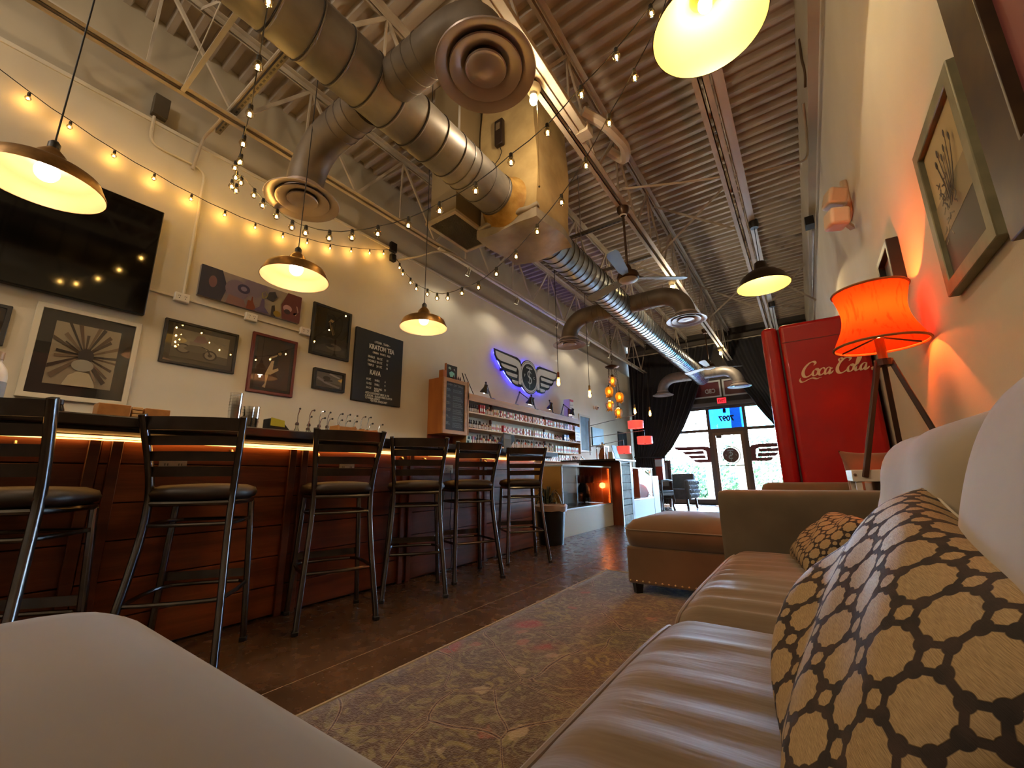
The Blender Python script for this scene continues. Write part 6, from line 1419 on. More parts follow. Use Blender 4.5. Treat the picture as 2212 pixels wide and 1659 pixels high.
# ---------------------------------------------------------------- rug
def rug_mat():
    m = bpy.data.materials.new('rug_pattern'); m.use_nodes = True
    t = m.node_tree; p = t.nodes['Principled BSDF']; p.inputs['Roughness'].default_value = 0.95; p.inputs['Sheen Weight'].default_value = 0.25
    p.inputs['Specular IOR Level'].default_value = 0.1
    L = t.links.new
    tc = nd(t, 'ShaderNodeTexCoord')
    def noise(sc, det=3.0, src=None, dist=0.0):
        n = nd(t, 'ShaderNodeTexNoise'); n.inputs['Scale'].default_value = sc; n.inputs['Detail'].default_value = det; n.inputs['Distortion'].default_value = dist
        L(src or tc.outputs['Object'], n.inputs['Vector']); return n
    def ramp(src, stops):
        r = nd(t, 'ShaderNodeValToRGB'); e = r.color_ramp.elements
        while len(e) < len(stops): e.new(0.5)
        for i, (a, c) in enumerate(stops): e[i].position = a; e[i].color = C(c) if isinstance(c, str) else (c, c, c, 1)
        L(src, r.inputs[0]); return r
    def mix(f, a, b):
        x = nd(t, 'ShaderNodeMix', data_type='RGBA'); L(f, x.inputs[0])
        for s, i in ((a, 6), (b, 7)):
            if isinstance(s, str): x.inputs[i].default_value = C(s)
            else: L(s, x.inputs[i])
        return x.outputs[2]
    # domain warp
    w = noise(2.2, 2.0); sub = nd(t, 'ShaderNodeVectorMath', operation='SUBTRACT'); sub.inputs[1].default_value = (0.5, 0.5, 0.5); L(w.outputs[1], sub.inputs[0])
    sc = nd(t, 'ShaderNodeVectorMath', operation='SCALE'); sc.inputs[3].default_value = 0.20; L(sub.outputs[0], sc.inputs[0])
    ad = nd(t, 'ShaderNodeVectorMath', operation='ADD'); L(tc.outputs['Object'], ad.inputs[0]); L(sc.outputs[0], ad.inputs[1])
    base = ramp(noise(3.5, 4.0).outputs[0], [(0.3, '4a3628'), (0.55, '5a4433'), (0.75, '6a523e')]).outputs[0]
    # olive / gold leaf patches
    g = noise(10.0, 4.0, ad.outputs[0], 2.6); gm = ramp(g.outputs[0], [(0.50, 0.0), (0.62, 0.7)])
    col = mix(gm.outputs[0], base, ramp(noise(2.0).outputs[0], [(0.35, '90803f'), (0.6, '85815c'), (0.75, '9c7c48')]).outputs[0])
    # red blossoms: cell centres, petalled
    v = nd(t, 'ShaderNodeTexVoronoi'); v.inputs['Scale'].default_value = 2.4; L(ad.outputs[0], v.inputs['Vector'])
    pet = noise(16.0, 2.0); pm = nd(t, 'ShaderNodeMath', operation='MULTIPLY_ADD'); pm.inputs[1].default_value = 0.22; L(pet.outputs[0], pm.inputs[0]); L(v.outputs['Distance'], pm.inputs[2])
    bm_ = ramp(pm.outputs[0], [(0.24, 1.0), (0.36, 0.0)])
    col = mix(bm_.outputs[0], col, ramp(v.outputs['Distance'], [(0.03, '9a845c'), (0.07, '7a2018'), (0.16, '96382a'), (0.2, '6a3226')]).outputs[0])
    # small pinkish flowers
    v2 = nd(t, 'ShaderNodeTexVoronoi'); v2.inputs['Scale'].default_value = 6.0; L(ad.outputs[0], v2.inputs['Vector'])
    pm2 = nd(t, 'ShaderNodeMath', operation='MULTIPLY_ADD'); pm2.inputs[1].default_value = 0.3; L(noise(40, 1.0).outputs[0], pm2.inputs[0]); L(v2.outputs['Distance'], pm2.inputs[2])
    sm = ramp(pm2.outputs[0], [(0.30, 0.9), (0.38, 0.0)])
    col = mix(sm.outputs[0], col, ramp(v2.outputs['Color'], [(0.2, '9c8468'), (0.5, '8a3a2c'), (0.75, 'a39070')]).outputs[0])
    # vines: edges of large warped cells
    v3 = nd(t, 'ShaderNodeTexVoronoi', feature='DISTANCE_TO_EDGE'); v3.inputs['Scale'].default_value = 3.0
    w2 = noise(1.2, 2.0); s2 = nd(t, 'ShaderNodeVectorMath', operation='SCALE'); s2.inputs[3].default_value = 0.5; L(w2.outputs[1], s2.inputs[0]); a2 = nd(t, 'ShaderNodeVectorMath', operation='ADD'); L(tc.outputs['Object'], a2.inputs[0]); L(s2.outputs[0], a2.inputs[1]); L(a2.outputs[0], v3.inputs['Vector'])
    vm = ramp(v3.outputs['Distance'], [(0.005, 1.0), (0.010, 0.0)])
    vl = ramp(v3.outputs['Distance'], [(0.012, 0.8), (0.018, 0.0)])
    col = mix(vl.outputs[0], col, 'a08468'); col = mix(vm.outputs[0], col, '3c1a14')
    # worn pile mottling
    col = mix(ramp(noise(60, 3.0).outputs[0], [(0.45, 0.0), (0.75, 0.5)]).outputs[0], col, '94836a')
    L(col, p.inputs['Base Color'])
    b = nd(t, 'ShaderNodeBump'); b.inputs['Strength'].default_value = 0.6; b.inputs['Distance'].default_value = 0.012; L(noise(150, 2.0).outputs[0], b.inputs['Height']); L(b.outputs[0], p.inputs['Normal'])
    return m
t = T('rug', 'long oriental rug with red blossoms and olive leaves on the concrete floor', 'rug', (-0.8, 1.6, 0))
B().grid(24, 60, lambda u, v: (-1.535+1.5*u, -0.6+4.2*v, 0.014+0.0015*math.sin(u*40)*math.sin(v*90))).build('pile', rug_mat(), t, w=True, smooth=True, solid=0.012)
b = B(); b.tube([(-1.54, -0.6, 0.009), (-1.54, 3.60, 0.009), (-0.03, 3.60, 0.009)], 0.010, 6); b.build('binding', M('rug_binding', '9c8a6c', 0.9), t, w=True)
# ---------------------------------------------------------------- sofa
def velvet(name, c1, c2, bump=0.0, stretch=(1, 1, 1), bs=6, rough=0.75, sheen=0.5):
    return M(name, c1, rough, col2=c2, vs=3.5, bump=bump, bs=bs, bstretch=stretch, sheen=sheen, spec=0.25)
vc = velvet('sofa_velvet', '6e5d4a', '5f503e'); vseat = M('sofa_seat_velvet', '6b5844', 0.6, col2='5a4936', vs=2.5, sheen=0.35, spec=0.3, bump=0.16, bs=5.0, bstretch=(0.9, 6.0, 1))
t = T('sofa', 'long taupe velvet sofa with two seat cushions in the foreground', 'sofa', (0.1, 1.1, 0))
S0, S1 = 0.115, 2.23                   # inner faces of the two arms
B().span((-0.30, -0.15, 0.10), (0.50, 2.40, 0.34)).build('base', vc, t, w=True, bevel=0.02)
B().span((0.33, -0.15, 0.30), (0.52, 2.42, 0.80)).build('back', vc, t, w=True, bevel=0.05, seg=4)
def arm(y0, y1, lab):
    b = B(); n = 64
    def fn(u, v):
        a = 2*PI*u; c, s = math.cos(a), math.sin(a); e = 0.25
        py = (y0+y1)/2+(y1-y0)/2*math.copysign(abs(c)**e, c); pz = 0.41+0.32*math.copysign(abs(s)**e, s)
        return (0, py, pz)
    rows = [(-0.366, 0.72), (-0.374, 0.80), (-0.376, 0.87), (-0.371, 0.93), (-0.358, 0.975), (-0.335, 1.0), (-0.2, 1.0), (0.2, 1.0), (0.5, 1.0)]
    vs = []
    for x, k in rows:
        for i in range(n):
            q = fn(i/n, 0); vs.append((x, (y0+y1)/2+(q[1]-(y0+y1)/2)*(1-(1-k)*0.5), 0.41+(q[2]-0.41)*(1-(1-k)*0.22)))
    b.add(vs, [(i*n+k, i*n+(k+1) % n, (i+1)*n+(k+1) % n, (i+1)*n+k) for i in range(len(rows)-1) for k in range(n)] + [tuple(range(n-1, -1, -1)), tuple((len(rows)-1)*n+k for k in range(n))])
    return b.build('arm', M('arm_velvet', '6a5c4a', 0.85, col2='5c503f', vs=5, sheen=0.4, spec=0.15), t, w=True, smooth=True, ang=60)
arm(-0.16, 0.115, ''); arm(2.235, 2.42, '')
def seat_cushion(y0, y1, zt=0.462):
    """boxed cushion, crowned top, soft pleats running towards the back"""
    x0, x1, zb = -0.325, 0.34, 0.335; rr = random.Random(int(y0*100))
    ph = [(rr.uniform(7, 26), rr.uniform(0, 6), rr.uniform(0.0008, 0.0022), rr.uniform(-0.25, 0.25)) for _ in range(7)]
    nu, nv = 44, 110; b = B()
    def top(u, v):
        x = x0+(x1-x0)*u; y = y0+(y1-y0)*v
        ex = min(u/0.10, 1.0); ey = min(min(v, 1-v)/0.055, 1.0)
        z = zt+0.030*(1-(2*v-1)**4)*(1-abs(2*u-0.9)**3*0.6) - 0.020*(1-ex)**2 - 0.018*(1-ey)**2
        w = min(1, u/0.05)*math.exp(-((u-0.12)/0.45)**2)*ey
        z += w*sum(a*math.sin(f*(v*2*PI*0.55+k*u)+p) for f, p, a, k in ph)
        return (x, y, z)
    b.grid(nu, nv, top)
    def front(u, v):
        q = top(0, u); bul = 0.018*math.sin(PI*v)
        return (x0-bul, q[1], q[2]-(q[2]-zb)*v)
    b.grid(nv, 8, front)
    for vv in (0, 1): b.grid(nu, 4, lambda u, v, vv=vv: (top(u, vv)[0], top(u, vv)[1]+(0.006 if vv else -0.006)*math.sin(PI*v), top(u, vv)[2]-(top(u, vv)[2]-zb)*v))
    c = b.build('seat_cushion', vseat, t, w=True, smooth=True, ang=50)
    P = [top(1, 0)]+[top(1-i/20, 0) for i in range(1, 20)]+[top(0, i/60) for i in range(61)]+[top(i/20, 1) for i in range(1, 21)]
    B().tube([(p[0], p[1], p[2]+0.001) for p in P], 0.0058, 8).build('piping', M('sofa_piping', '6a5640', 0.6, sheen=0.4), c, w=True, smooth=True)
seat_cushion(0.095, 1.150); seat_cushion(1.158, 2.228)
for x in (-0.26, 0.44):
    for y in (-0.08, 2.34): B().cyl((x, y, 0.0), (x, y, 0.11), 0.02, 0.03, 10).build('leg', darkm, t, w=True)
def pillow(nm, loc, w, h, th, rot, mat, lab, cat='cushion', pinch=0.10, n=30, wr=0.004, seed=1, piping=None, parent=None, group=None, uvs=1.0):
    """soft pillow: two bulged faces meeting in a seam; local X across, Z up, Y thickness"""
    rr = random.Random(seed); ph = [(rr.uniform(3, 9), rr.uniform(3, 9), rr.uniform(0, 6), rr.uniform(0.3, 1.0)) for _ in range(5)]
    def pt(u, v, s):
        a, c = 2*u-1, 2*v-1
        k = 1-pinch*(1-abs(c)**2.2)*abs(a)**6; j = 1-pinch*(1-abs(a)**2.2)*abs(c)**6
        bul = max(0.0, (1-a**4))**0.6*max(0.0, (1-c**4))**0.6
        d = bul*th/2*s + wr*bul*sum(q*math.sin(f*a+g*c+p) for f, g, p, q in ph)*0.5
        return (a*w/2*k, d, c*h/2*j)
    e = T(nm, lab, cat, loc, group=group) if parent is None else None
    b = B(); b.grid(n, n, lambda u, v: pt(u, v, -1)); b.grid(n, n, lambda u, v: pt(u, v, 1))
    o = b.build('cover', mat, e or parent, smooth=True, ang=180)
    o.rotation_mode = 'XYZ'; o.rotation_euler = rot
    if parent is not None: o.location = loc
    if piping:
        P = [pt(i/n, 0, 0) for i in range(n)]+[pt(1, i/n, 0) for i in range(n)]+[pt(1-i/n, 1, 0) for i in range(n)]+[pt(0, 1-i/n, 0) for i in range(n)]
        B().tube([(p[0], 0, p[2]) for p in P], 0.0025, 6, closed=True).build('piping', piping, o, smooth=True)
    return e or o
def chain_mat():
    """dark linked-octagon lattice woven on gold cloth"""
    m = bpy.data.materials.new('lattice_cloth'); m.use_nodes = True
    t = m.node_tree; p = t.nodes['Principled BSDF']; L = t.links.new
    uv = nd(t, 'ShaderNodeUVMap'); mp = nd(t, 'ShaderNodeMapping'); mp.inputs['Scale'].default_value = (10.0, 6.2, 1); mp.inputs['Rotation'].default_value = (0, 0, math.radians(5))
    L(uv.outputs[0], mp.inputs[0])
    nz = nd(t, 'ShaderNodeTexNoise'); nz.inputs['Scale'].default_value = 2.0; L(mp.outputs[0], nz.inputs['Vector'])
    sx = nd(t, 'ShaderNodeSeparateXYZ'); L(mp.outputs[0], sx.inputs[0])
    def m1(op, a, b=None, c=None):
        n = nd(t, 'ShaderNodeMath', operation=op)
        for i, q in enumerate((a, b, c)):
            if q is None: continue
            if isinstance(q, (int, float)): n.inputs[i].default_value = q
            else: L(q, n.inputs[i])
        return n.outputs[0]
    fx = m1('ABSOLUTE', m1('SUBTRACT', m1('FRACT', sx.outputs[0]), 0.5)); fy = m1('ABSOLUTE', m1('SUBTRACT', m1('FRACT', sx.outputs[1]), 0.5))
    T_ = 0.215
    d1 = m1('MAXIMUM', m1('SUBTRACT', 0.5, fx), m1('SUBTRACT', fy, T_)); d2 = m1('MAXIMUM', m1('SUBTRACT', 0.5, fy), m1('SUBTRACT', fx, T_))
    d3 = m1('MULTIPLY', m1('ABSOLUTE', m1('SUBTRACT', m1('ADD', fx, fy), 0.5+T_)), 0.7071)
    ln = m1('MINIMUM', m1('MINIMUM', d1, d2), m1('ADD', d3, 0.008))
    def dist(ax, ay): return m1('SQRT', m1('ADD', m1('POWER', m1('SUBTRACT', fx, ax), 2.0), m1('POWER', m1('SUBTRACT', fy, ay), 2.0)))
    kn = m1('SUBTRACT', m1('MINIMUM', dist(0.5, T_), dist(T_, 0.5)), 0.075)
    d = m1('MINIMUM', ln, kn)
    r = nd(t, 'ShaderNodeValToRGB'); r.color_ramp.elements[0].position = 0.060; r.color_ramp.elements[0].color = (0, 0, 0, 1); r.color_ramp.elements[1].position = 0.074; r.color_ramp.elements[1].color = (1, 1, 1, 1); L(d, r.inputs[0])
    mp2 = nd(t, 'ShaderNodeMapping'); mp2.inputs['Scale'].default_value = (60, 420, 1); L(uv.outputs[0], mp2.inputs[0])
    n2 = nd(t, 'ShaderNodeTexNoise'); n2.inputs['Scale'].default_value = 1.0; n2.inputs['Detail'].default_value = 2; L(mp2.outputs[0], n2.inputs['Vector'])
    gold = nd(t, 'ShaderNodeValToRGB'); gold.color_ramp.elements[0].position = 0.3; gold.color_ramp.elements[0].color = C('7d6542'); gold.color_ramp.elements[1].position = 0.7; gold.color_ramp.elements[1].color = C('a58b62'); L(n2.outputs[0], gold.inputs[0])
    dk = nd(t, 'ShaderNodeValToRGB'); dk.color_ramp.elements[0].position = 0.4; dk.color_ramp.elements[0].color = C('241d1a'); dk.color_ramp.elements[1].position = 0.65; dk.color_ramp.elements[1].color = C('382a24'); L(nz.outputs[0], dk.inputs[0])
    mx = nd(t, 'ShaderNodeMix', data_type='RGBA'); L(r.outputs[0], mx.inputs[0]); L(dk.outputs[0], mx.inputs[6]); L(gold.outputs[0], mx.inputs[7]); L(mx.outputs[2], p.inputs['Base Color'])
    rg = nd(t, 'ShaderNodeMapRange'); rg.inputs['To Min'].default_value = 0.9; rg.inputs['To Max'].default_value = 0.6; L(r.outputs[0], rg.inputs[0]); L(rg.outputs[0], p.inputs['Roughness'])
    hb = m1('MULTIPLY_ADD', m1('SUBTRACT', 1.0, r.outputs[0]), 1.0, m1('MULTIPLY', n2.outputs[0], 0.4))
    bp = nd(t, 'ShaderNodeBump'); bp.inputs['Strength'].default_value = 0.5; bp.inputs['Distance'].default_value = 0.004; L(hb, bp.inputs['Height']); L(bp.outputs[0], p.inputs['Normal'])
    return m
lat = chain_mat()
cream = M('cream_velvet', '94846c', 0.85, col2='84745c', vs=4, sheen=0.6, spec=0.15, bump=0.1, bs=4)
edge = M('cushion_edge', 'b6ab98', 0.6)
# cream back cushions
pillow('sofa_cushion', (0.235, 1.235, 0.675), 0.98, 0.47, 0.22, (math.radians(-12), 0, math.radians(-90)), cream, 'large cream back cushion leaning on the sofa back, farther one', seed=3, pinch=0.06, wr=0.006)
pillow('sofa_cushion', (0.225, 0.40, 0.69), 0.94, 0.49, 0.22, (math.radians(-12), 0, math.radians(-90)), cream, 'nearer large cream back cushion leaning on the sofa back', seed=4, pinch=0.06, wr=0.006)
# lattice scatter cushions
pillow('scatter_cushion', (0.055, 0.70, 0.595), 0.60, 0.37, 0.14, (math.radians(-38), math.radians(8), math.radians(-88)), lat, 'large gold scatter cushion with dark chain lattice, nearest the viewer', seed=5, pinch=0.12, wr=0.008, piping=edge, n=48)
pillow('scatter_cushion', (0.03, 1.90, 0.55), 0.42, 0.28, 0.14, (math.radians(-48), 0, math.radians(-80)), lat, 'gold lattice scatter cushion behind the large one, against the far arm', seed=6, pinch=0.09, wr=0.008)
# ---------------------------------------------------------------- ottoman and armchair beyond the sofa
om = velvet('ottoman_suede', '6f5238', '62472f', rough=0.85)
t = T('ottoman', 'brown suede ottoman with nailhead trim on the end of the rug', 'ottoman', (-0.75, 3.4, 0))
B().box((-0.75, 3.42, 0.20), (0.76, 0.86, 0.24)).build('base', om, t, w=True, bevel=0.015)
b = B(); n = 40; rows = [(0.95, 0.318), (1.0, 0.335), (1.035, 0.40), (1.03, 0.43), (1.0, 0.455), (0.92, 0.49), (0.7, 0.515), (0.35, 0.527), (0.001, 0.53)]
vs = []
for s, z in rows:
    for k in range(n):
        a = 2*PI*k/n; c, q = math.cos(a), math.sin(a); e = 0.22
        vs.append((-0.75+0.39*s*math.copysign(abs(c)**e, c), 3.42+0.44*s*math.copysign(abs(q)**e, q), z))
b.add(vs, [(i*n+k, i*n+(k+1) % n, (i+1)*n+(k+1) % n, (i+1)*n+k) for i in range(len(rows)-1) for k in range(n)]); cu = b.build('cushion', om, t, w=True, smooth=True, ang=70)
B().tube([(v[0], v[1], 0.4335) for v in vs[3*n:4*n]], 0.005, 6, closed=True).build('piping', M('sofa_piping', '6a5640'), cu, w=True, smooth=True)
nh = None
for k in range(18):
    for (x, y) in ((-1.11+0.0425*k, 2.988),) + (((-0.372, 3.02+0.046*k),) if k < 18 else ()):
        L0 = (x+0.75, y-3.4, 0.10)
        if nh is None: nh = B().ball((0, 0, 0), 0.007, 8, 6).build('nailhead', M('nail_brass', 'c4a878', 0.3, 0.8), t, smooth=True); nh.location = L0
        else: put(nh, t, L0)
for x in (-1.08, -0.42):
    for y in (3.04, 3.80): B().lathe([(0.028, 0.0), (0.042, 0.085), (0.001, 0.086)], 4, (x, y, 0), cap0=True).build('leg', M('leg_black', '0c0a09', 0.4), t, w=True)
t = T('armchair', 'brown suede armchair hidden behind the sofa arm, only its arm top shows', 'armchair', (0.05, 3.15, 0))
B().span((-0.30, 2.72, 0.10), (0.44, 3.62, 0.42)).build('base', om, t, w=True, bevel=0.03); B().span((0.25, 2.75, 0.35), (0.50, 3.6, 0.80)).build('back', om, t, w=True, bevel=0.05)
B().span((-0.30, 3.48, 0.10), (0.44, 3.66, 0.745)).build('arm', om, t, w=True, bevel=0.05); B().span((-0.32, 2.90, 0.40), (0.26, 3.47, 0.54)).build('seat_cushion', om, t, w=True, bevel=0.05)
pillow('scatter_cushion', (0.33, 3.25, 0.76), 0.34, 0.36, 0.15, (math.radians(-6), 0, math.radians(10)), M('rust_suede', '7c5038', 0.85, col2='6a432d', vs=5, sheen=0.4), 'brown suede cushion in front of the red cooler', seed=9, pinch=0.12)
# ---------------------------------------------------------------- side table with the table lamp
t = T('side_table', 'small white tray table beside the far sofa arm', 'side table', (0.32, 2.64, 0))
B().ring(0.36, 0.36, 0.022, (0.155, 2.45, 0.765), (1, 0, 0), (0, 1, 0), (0, 0, 1), 0.052).build('tray_rim', M('tray_white', 'd8cfc0', 0.35), t, w=True, bevel=0.003)
B().span((0.17, 2.465, 0.770), (0.50, 2.795, 0.782)).build('tray', M('tray_red', '4a1612', 0.35), t, w=True)
for x in (0.175, 0.495):
    for y in (2.47, 2.79): B().bar((x, y, 0.0), (x, y, 0.765), 0.022).build('leg', M('tray_white', 'd8cfc0'), t, w=True)
B().ball((0.166, 2.448, 0.795), 0.006, 8, 6).build('screw', M('screw_brown', '5a4a3a', 0.4), t, w=True)
LX, LY = 0.352, 2.44+0.17
LX, LY = 0.350, 2.50
t = T('table_lamp', 'dark wood tripod lamp with a waisted glowing orange shade', 'lamp', (LX, LY, 0.784))
R0 = Vector((LX, LY, 0))
pr = []
for i in range(15):
    u = i/14; r = 0.172*(1-u)+0.142*u-0.034*math.sin(PI*u)**1.2; pr.append((r, 1.385+0.272*u))
n = 72; b = B(); vs = []
for r, z in pr:
    for k in range(n):
        q = 1+0.006*math.sin(k*2*PI*18/n); vs.append((r*q*math.cos(2*PI*k/n), r*q*math.sin(2*PI*k/n), z-0.784))
b.add(vs, [(i*n+k, i*n+(k+1) % n, (i+1)*n+(k+1) % n, (i+1)*n+k) for i in range(14) for k in range(n)])
sh = b.build('shade', SHADE('orange_shade', '8a3e1e', 0.62, 0.6), t, smooth=True)
for r, z in ((0.173, 1.385), (0.143, 1.657)):
    B().tube([(r*math.cos(2*PI*k/48), r*math.sin(2*PI*k/48), z-0.784) for k in range(48)], 0.006, 6, closed=True).build('shade_rim', M('shade_trim', '8a5a2c', 0.7), sh)
b = B()
for k in range(3): a = 2*PI*k/3+0.4; b.bar((0, 0, 0.64), (0.165*math.cos(a), 0.165*math.sin(a), 0.605), 0.006)
b.build('spider', darkm, sh)
B().cyl((0, 0, 0.52), (0, 0, 0.63), 0.018, n=12).build('socket', M('socket_brass', 'a0622c', 0.4, 0.5), t, smooth=True)
B().ball((0, 0, 0.695), 0.035, 12, 10, sz=1.3).build('bulb', EM('orange_bulb', 'ff8a4a', 5), t, smooth=True)
lamp('shade_light', (0, 0, 0.765), LAMP_W, 'ff6426', 0.012, t); lamp('shade_light', (0, 0, 0.635), LAMP_W*0.6, 'ff6426', 0.012, t)
B().lathe([(0.001, 0.50), (0.035, 0.50), (0.035, 0.53), (0.001, 0.53)], 14).build('hub', wood_d, t)
for a in (math.radians(200), math.radians(-20), math.radians(85)):
    B().bar((0.025*math.cos(a), 0.025*math.sin(a), 0.52), (0.16*math.cos(a), 0.16*math.sin(a), 0.0), 0.020).build('leg', wood_d, t, bevel=0.003)
# ---------------------------------------------------------------- red drinks cooler
redp = M('cooler_red', 'a00409', 0.34, col2='940308', vs=2, coat=0.15, spec=0.35)
t = T('drinks_cooler', 'tall vintage red drinks cooler with white script lettering', 'cooler', (0.2, 4.4, 0))
B().span((-0.055, 4.00, 0.05), (0.50, 4.78, 2.03)).build('body', redp, t, w=True, bevel=0.035, seg=4)
B().span((-0.185, 4.00, 0.10), (-0.062, 4.78, 2.03)).build('door', redp, t, w=True, bevel=0.045, seg=5)
B().span((-0.064, 4.02, 0.10), (-0.053, 4.76, 2.0)).build('gasket', M('gasket', '2c0506', 0.6), t, w=True)
B().span((-0.045, 3.997, 1.868), (0.49, 4.0, 1.873)).build('seam', M('seam_dark', '5a060a', 0.5), t, w=True)
for x in (-0.1, 0.42):
    for y in (4.08, 4.70): B().cyl((x, y, 0), (x, y, 0.06), 0.025, n=10).build('foot', darkm, t, w=True)
B().bar((-0.20, 4.60, 1.05), (-0.20, 4.60, 1.30), 0.02).build('handle', chrome, t, w=True, bevel=0.005)
# script lettering, drawn as a broad-nib pen along hand-set curves
def pen(paths, o, k, fr, mat, parent, nib=0.9, wmin=0.05, wmax=0.15):
    O = Vector(o); u = Vector(fr['u']); v = Vector(fr['v']); nn = Vector(fr['n'])
    for pi_, (pts, w0) in enumerate(paths):
        Q = []
        for i in range(len(pts)-1):
            p0, p1 = Vector(pts[i]), Vector(pts[i+1]); m0 = (p1-Vector(pts[max(0, i-1)]))*0.5; m1 = (Vector(pts[min(len(pts)-1, i+2)])-p0)*0.5
            for s in range(8):
                a = s/8; Q.append(p0*(2*a**3-3*a*a+1)+m0*(a**3-2*a*a+a)+p1*(-2*a**3+3*a*a)+m1*(a**3-a*a))
        Q.append(Vector(pts[-1])); vs = []; N = len(Q)
        for i, p in enumerate(Q):
            d = (Q[min(N-1, i+1)]-Q[max(0, i-1)]).normalized(); th = math.atan2(d.y, d.x)
            w = (wmin+(wmax-wmin)*abs(math.sin(th-math.radians(18)))**1.3)*w0*min(1, 0.25+4*min(i, N-1-i)/N)
            s = Vector((-d.y, d.x))*w/2
            for q in (p+s, p-s): vs.append(O+u*q.x*k+v*q.y*k+nn*(0.001+0.0001*pi_))
        b = B(); b.add(vs, [(2*i, 2*i+1, 2*i+3, 2*i+2) for i in range(N-1)]); b.build('lettering', mat, parent, w=True, solid=0.0008)
def sk(pts, dx, s=1.0, sl=0.30): return [(dx+s*(x+sl*y), s*y) for x, y in pts]
bigC = [(0.55, 0.72), (0.62, 0.86), (0.50, 0.98), (0.28, 0.92), (0.08, 0.66), (0.0, 0.34), (0.08, 0.06), (0.26, -0.04), (0.46, 0.06), (0.58, 0.22)]
oo = [(0.17, 0.46), (0.05, 0.38), (0.0, 0.20), (0.05, 0.03), (0.16, 0.0), (0.27, 0.10), (0.30, 0.28), (0.25, 0.43), (0.15, 0.46), (0.20, 0.36), (0.36, 0.40)]
cc = [(0.27, 0.34), (0.25, 0.44), (0.15, 0.46), (0.04, 0.34), (0.0, 0.17), (0.06, 0.02), (0.17, 0.0), (0.30, 0.12), (0.36, 0.22)]
aa1 = [(0.26, 0.42), (0.14, 0.46), (0.03, 0.34), (0.0, 0.16), (0.06, 0.01), (0.16, 0.06), (0.25, 0.22), (0.28, 0.44)]
aa2 = [(0.28, 0.46), (0.26, 0.24), (0.26, 0.06), (0.31, 0.0), (0.40, 0.10), (0.46, 0.20)]
ll = [(0.02, 0.20), (0.16, 0.50), (0.22, 0.84), (0.17, 0.98), (0.10, 0.88), (0.07, 0.50), (0.07, 0.12), (0.13, 0.0), (0.24, 0.08), (0.32, 0.18)]
tail1 = [(-0.10, -0.06), (-0.16, -0.22), (-0.08, -0.36), (0.10, -0.34), (0.34, -0.22), (0.58, -0.16), (0.80, -0.24), (0.96, -0.20), (1.10, -0.16)]
swash = [(0.50, 0.80), (0.72, 1.16), (1.02, 1.12), (1.10, 0.98), (1.0, 0.90)]
paths = [(sk(bigC, 0.0), 1.35), (sk(oo, 0.58), 1.0), (sk(cc, 0.93), 1.0), (sk(aa1, 1.27), 1.0), (sk(aa2, 1.27), 1.0), (tail1, 1.0), ([(1.62, 0.34), (1.78, 0.38)], 1.5),
         (sk(bigC, 1.92), 1.35), ([(2.20, 0.72), (2.20, 0.92), (2.32, 0.98), (2.40, 0.88), (2.34, 0.78)], 0.9), (sk(oo, 2.50), 1.0), (sk(ll, 2.84), 1.0), (sk(aa1, 3.16), 1.0), (sk(aa2, 3.16), 1.0), ([(3.74, 0.02), (3.80, 0.07), (3.85, 0.02), (3.80, -0.02), (3.75, 0.02)], 1.3)]
pen(paths, (0.055, 3.998, 1.565), 0.1145, FW, M('script_cream', 'd9b894', 0.45), t)
# ---------------------------------------------------------------- right wall: pictures, emergency light
sg_ = M('frame_sage', '8a8468', 0.55, col2='6f6c54', vs=10)
art = [([(0, 0), (1, 0), (1, 0.34), (0, 0.28)], flat('3c382a')), ([(0, 0.28), (1, 0.34), (1, 0.58), (0, 0.55)], flat('8a7a58'))]
rr = random.Random(12)
def tw(p, q, w): art.append((stroke([p, ((p[0]+q[0])/2+0.02, (p[1]+q[1])/2), q], [w*0.7, w, w*0.5]), flat(rr.choice(['2a2014', '3a2c1a', '4a3a22']))))
for k in range(6): tw((0.50+0.04*k-0.1, 0.46), (0.30+0.10*k, 0.78+0.05*math.sin(k*2)), 0.010); art.append((disc(0.30+0.10*k, 0.80+0.05*math.sin(k*2), 0.02, 8, sy=1.6), flat('2a2014')))
for k in range(28):
    x, y = 0.35+rr.random()*0.3, 0.36+rr.random()*0.22; tw((x, y), (x+rr.uniform(-0.1, 0.1), y+rr.uniform(-0.08, 0.06)), 0.008)
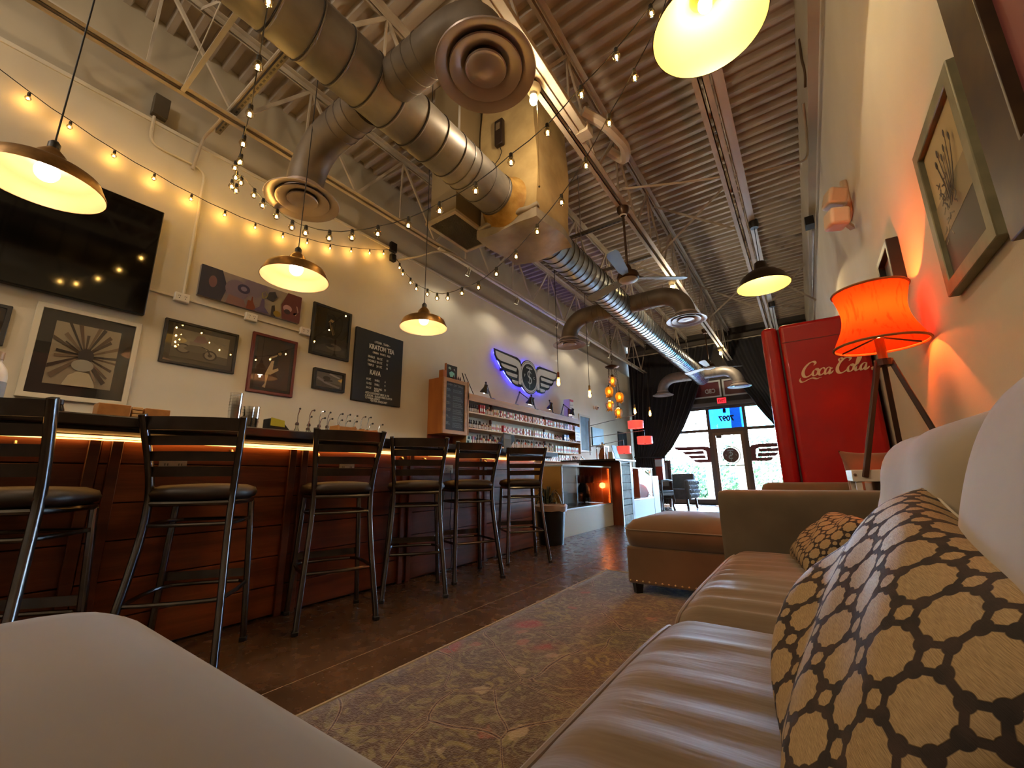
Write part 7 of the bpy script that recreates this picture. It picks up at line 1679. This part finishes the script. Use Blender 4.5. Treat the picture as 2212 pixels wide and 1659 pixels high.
for k in range(10):
    x, y = 0.4+rr.random()*0.3, 0.15+rr.random()*0.2; art.append((stroke([(x, y), (x+rr.uniform(-0.1, 0.1), y+rr.uniform(-0.05, 0.05))], 0.006), flat('6a6046')))
picture('framed_picture', 'sage-framed picture of dried stems above a pond, on the right wall', RW, (XE, 2.06, 1.42), 0.49, 0.59, 0.05, 0.032, sg_, 0.012, M('gilt', 'c9b070', 0.4, 0.4), M('print_pale', 'b09c70', 0.6, col2='a08a5e', vs=2), art, glass=False)
picture('framed_picture', 'huge brown-gilt framed picture cut off at the top right corner', RW, (XE, 1.455, 1.35), 1.3, 1.5, 0.17, 0.05, M('frame_gilt', '4c3614', 0.45, col2='2e1c0a', vs=6), 0, None, M('print_rose', '8a4a4a', 0.6, col2='6a3a3c', vs=2), [], glass=False)
picture('framed_picture', 'small black box frame on the right wall behind the lamp shade', RW, (XE, 3.02, 1.72), 0.34, 0.26, 0.035, 0.05, blackp, 0, None, flat('5a5a5c'), [], glass=False)
t = T('emergency_light', 'beige twin-head emergency light high on the right wall', 'emergency light', (XE, 3.77, 2.84))
eb = M('emergency_beige', 'c9b39c', 0.45)
B().span((XE-0.045, 3.68, 2.70), (XE, 3.86, 2.98)).build('housing', eb, t, w=True, bevel=0.012)
for x, y, z, ry in ((0.42, 3.52, 2.75, 0.25), (0.40, 3.46, 2.56, 0.1)):
    B().box((x, y, z), (0.12, 0.13, 0.13), rot=Matrix.Rotation(ry, 3, 'Y') @ Matrix.Rotation(0.35, 3, 'Z')).build('lamp_head', eb, t, w=True, bevel=0.02, seg=3)
    B().bar((x+0.03, y+0.03, z), (XE-0.02, 3.74, z+0.04), 0.03).build('swivel', eb, t, w=True)
B().span((XE-0.05, 3.70, 2.72), (XE-0.044, 3.84, 2.80)).build('test_panel', M('panel_white', 'd8d4cc', 0.4), t, w=True)
pipe('hanging_cable', [(0.45, 3.9, 4.6), (0.44, 3.93, 4.4), (0.45, 3.94, 4.28), (0.44, 4.05, 4.22)], 0.010, 'dark looped cable high on the right wall', 'cable', M('cable_brown', '4a3820', 0.6))
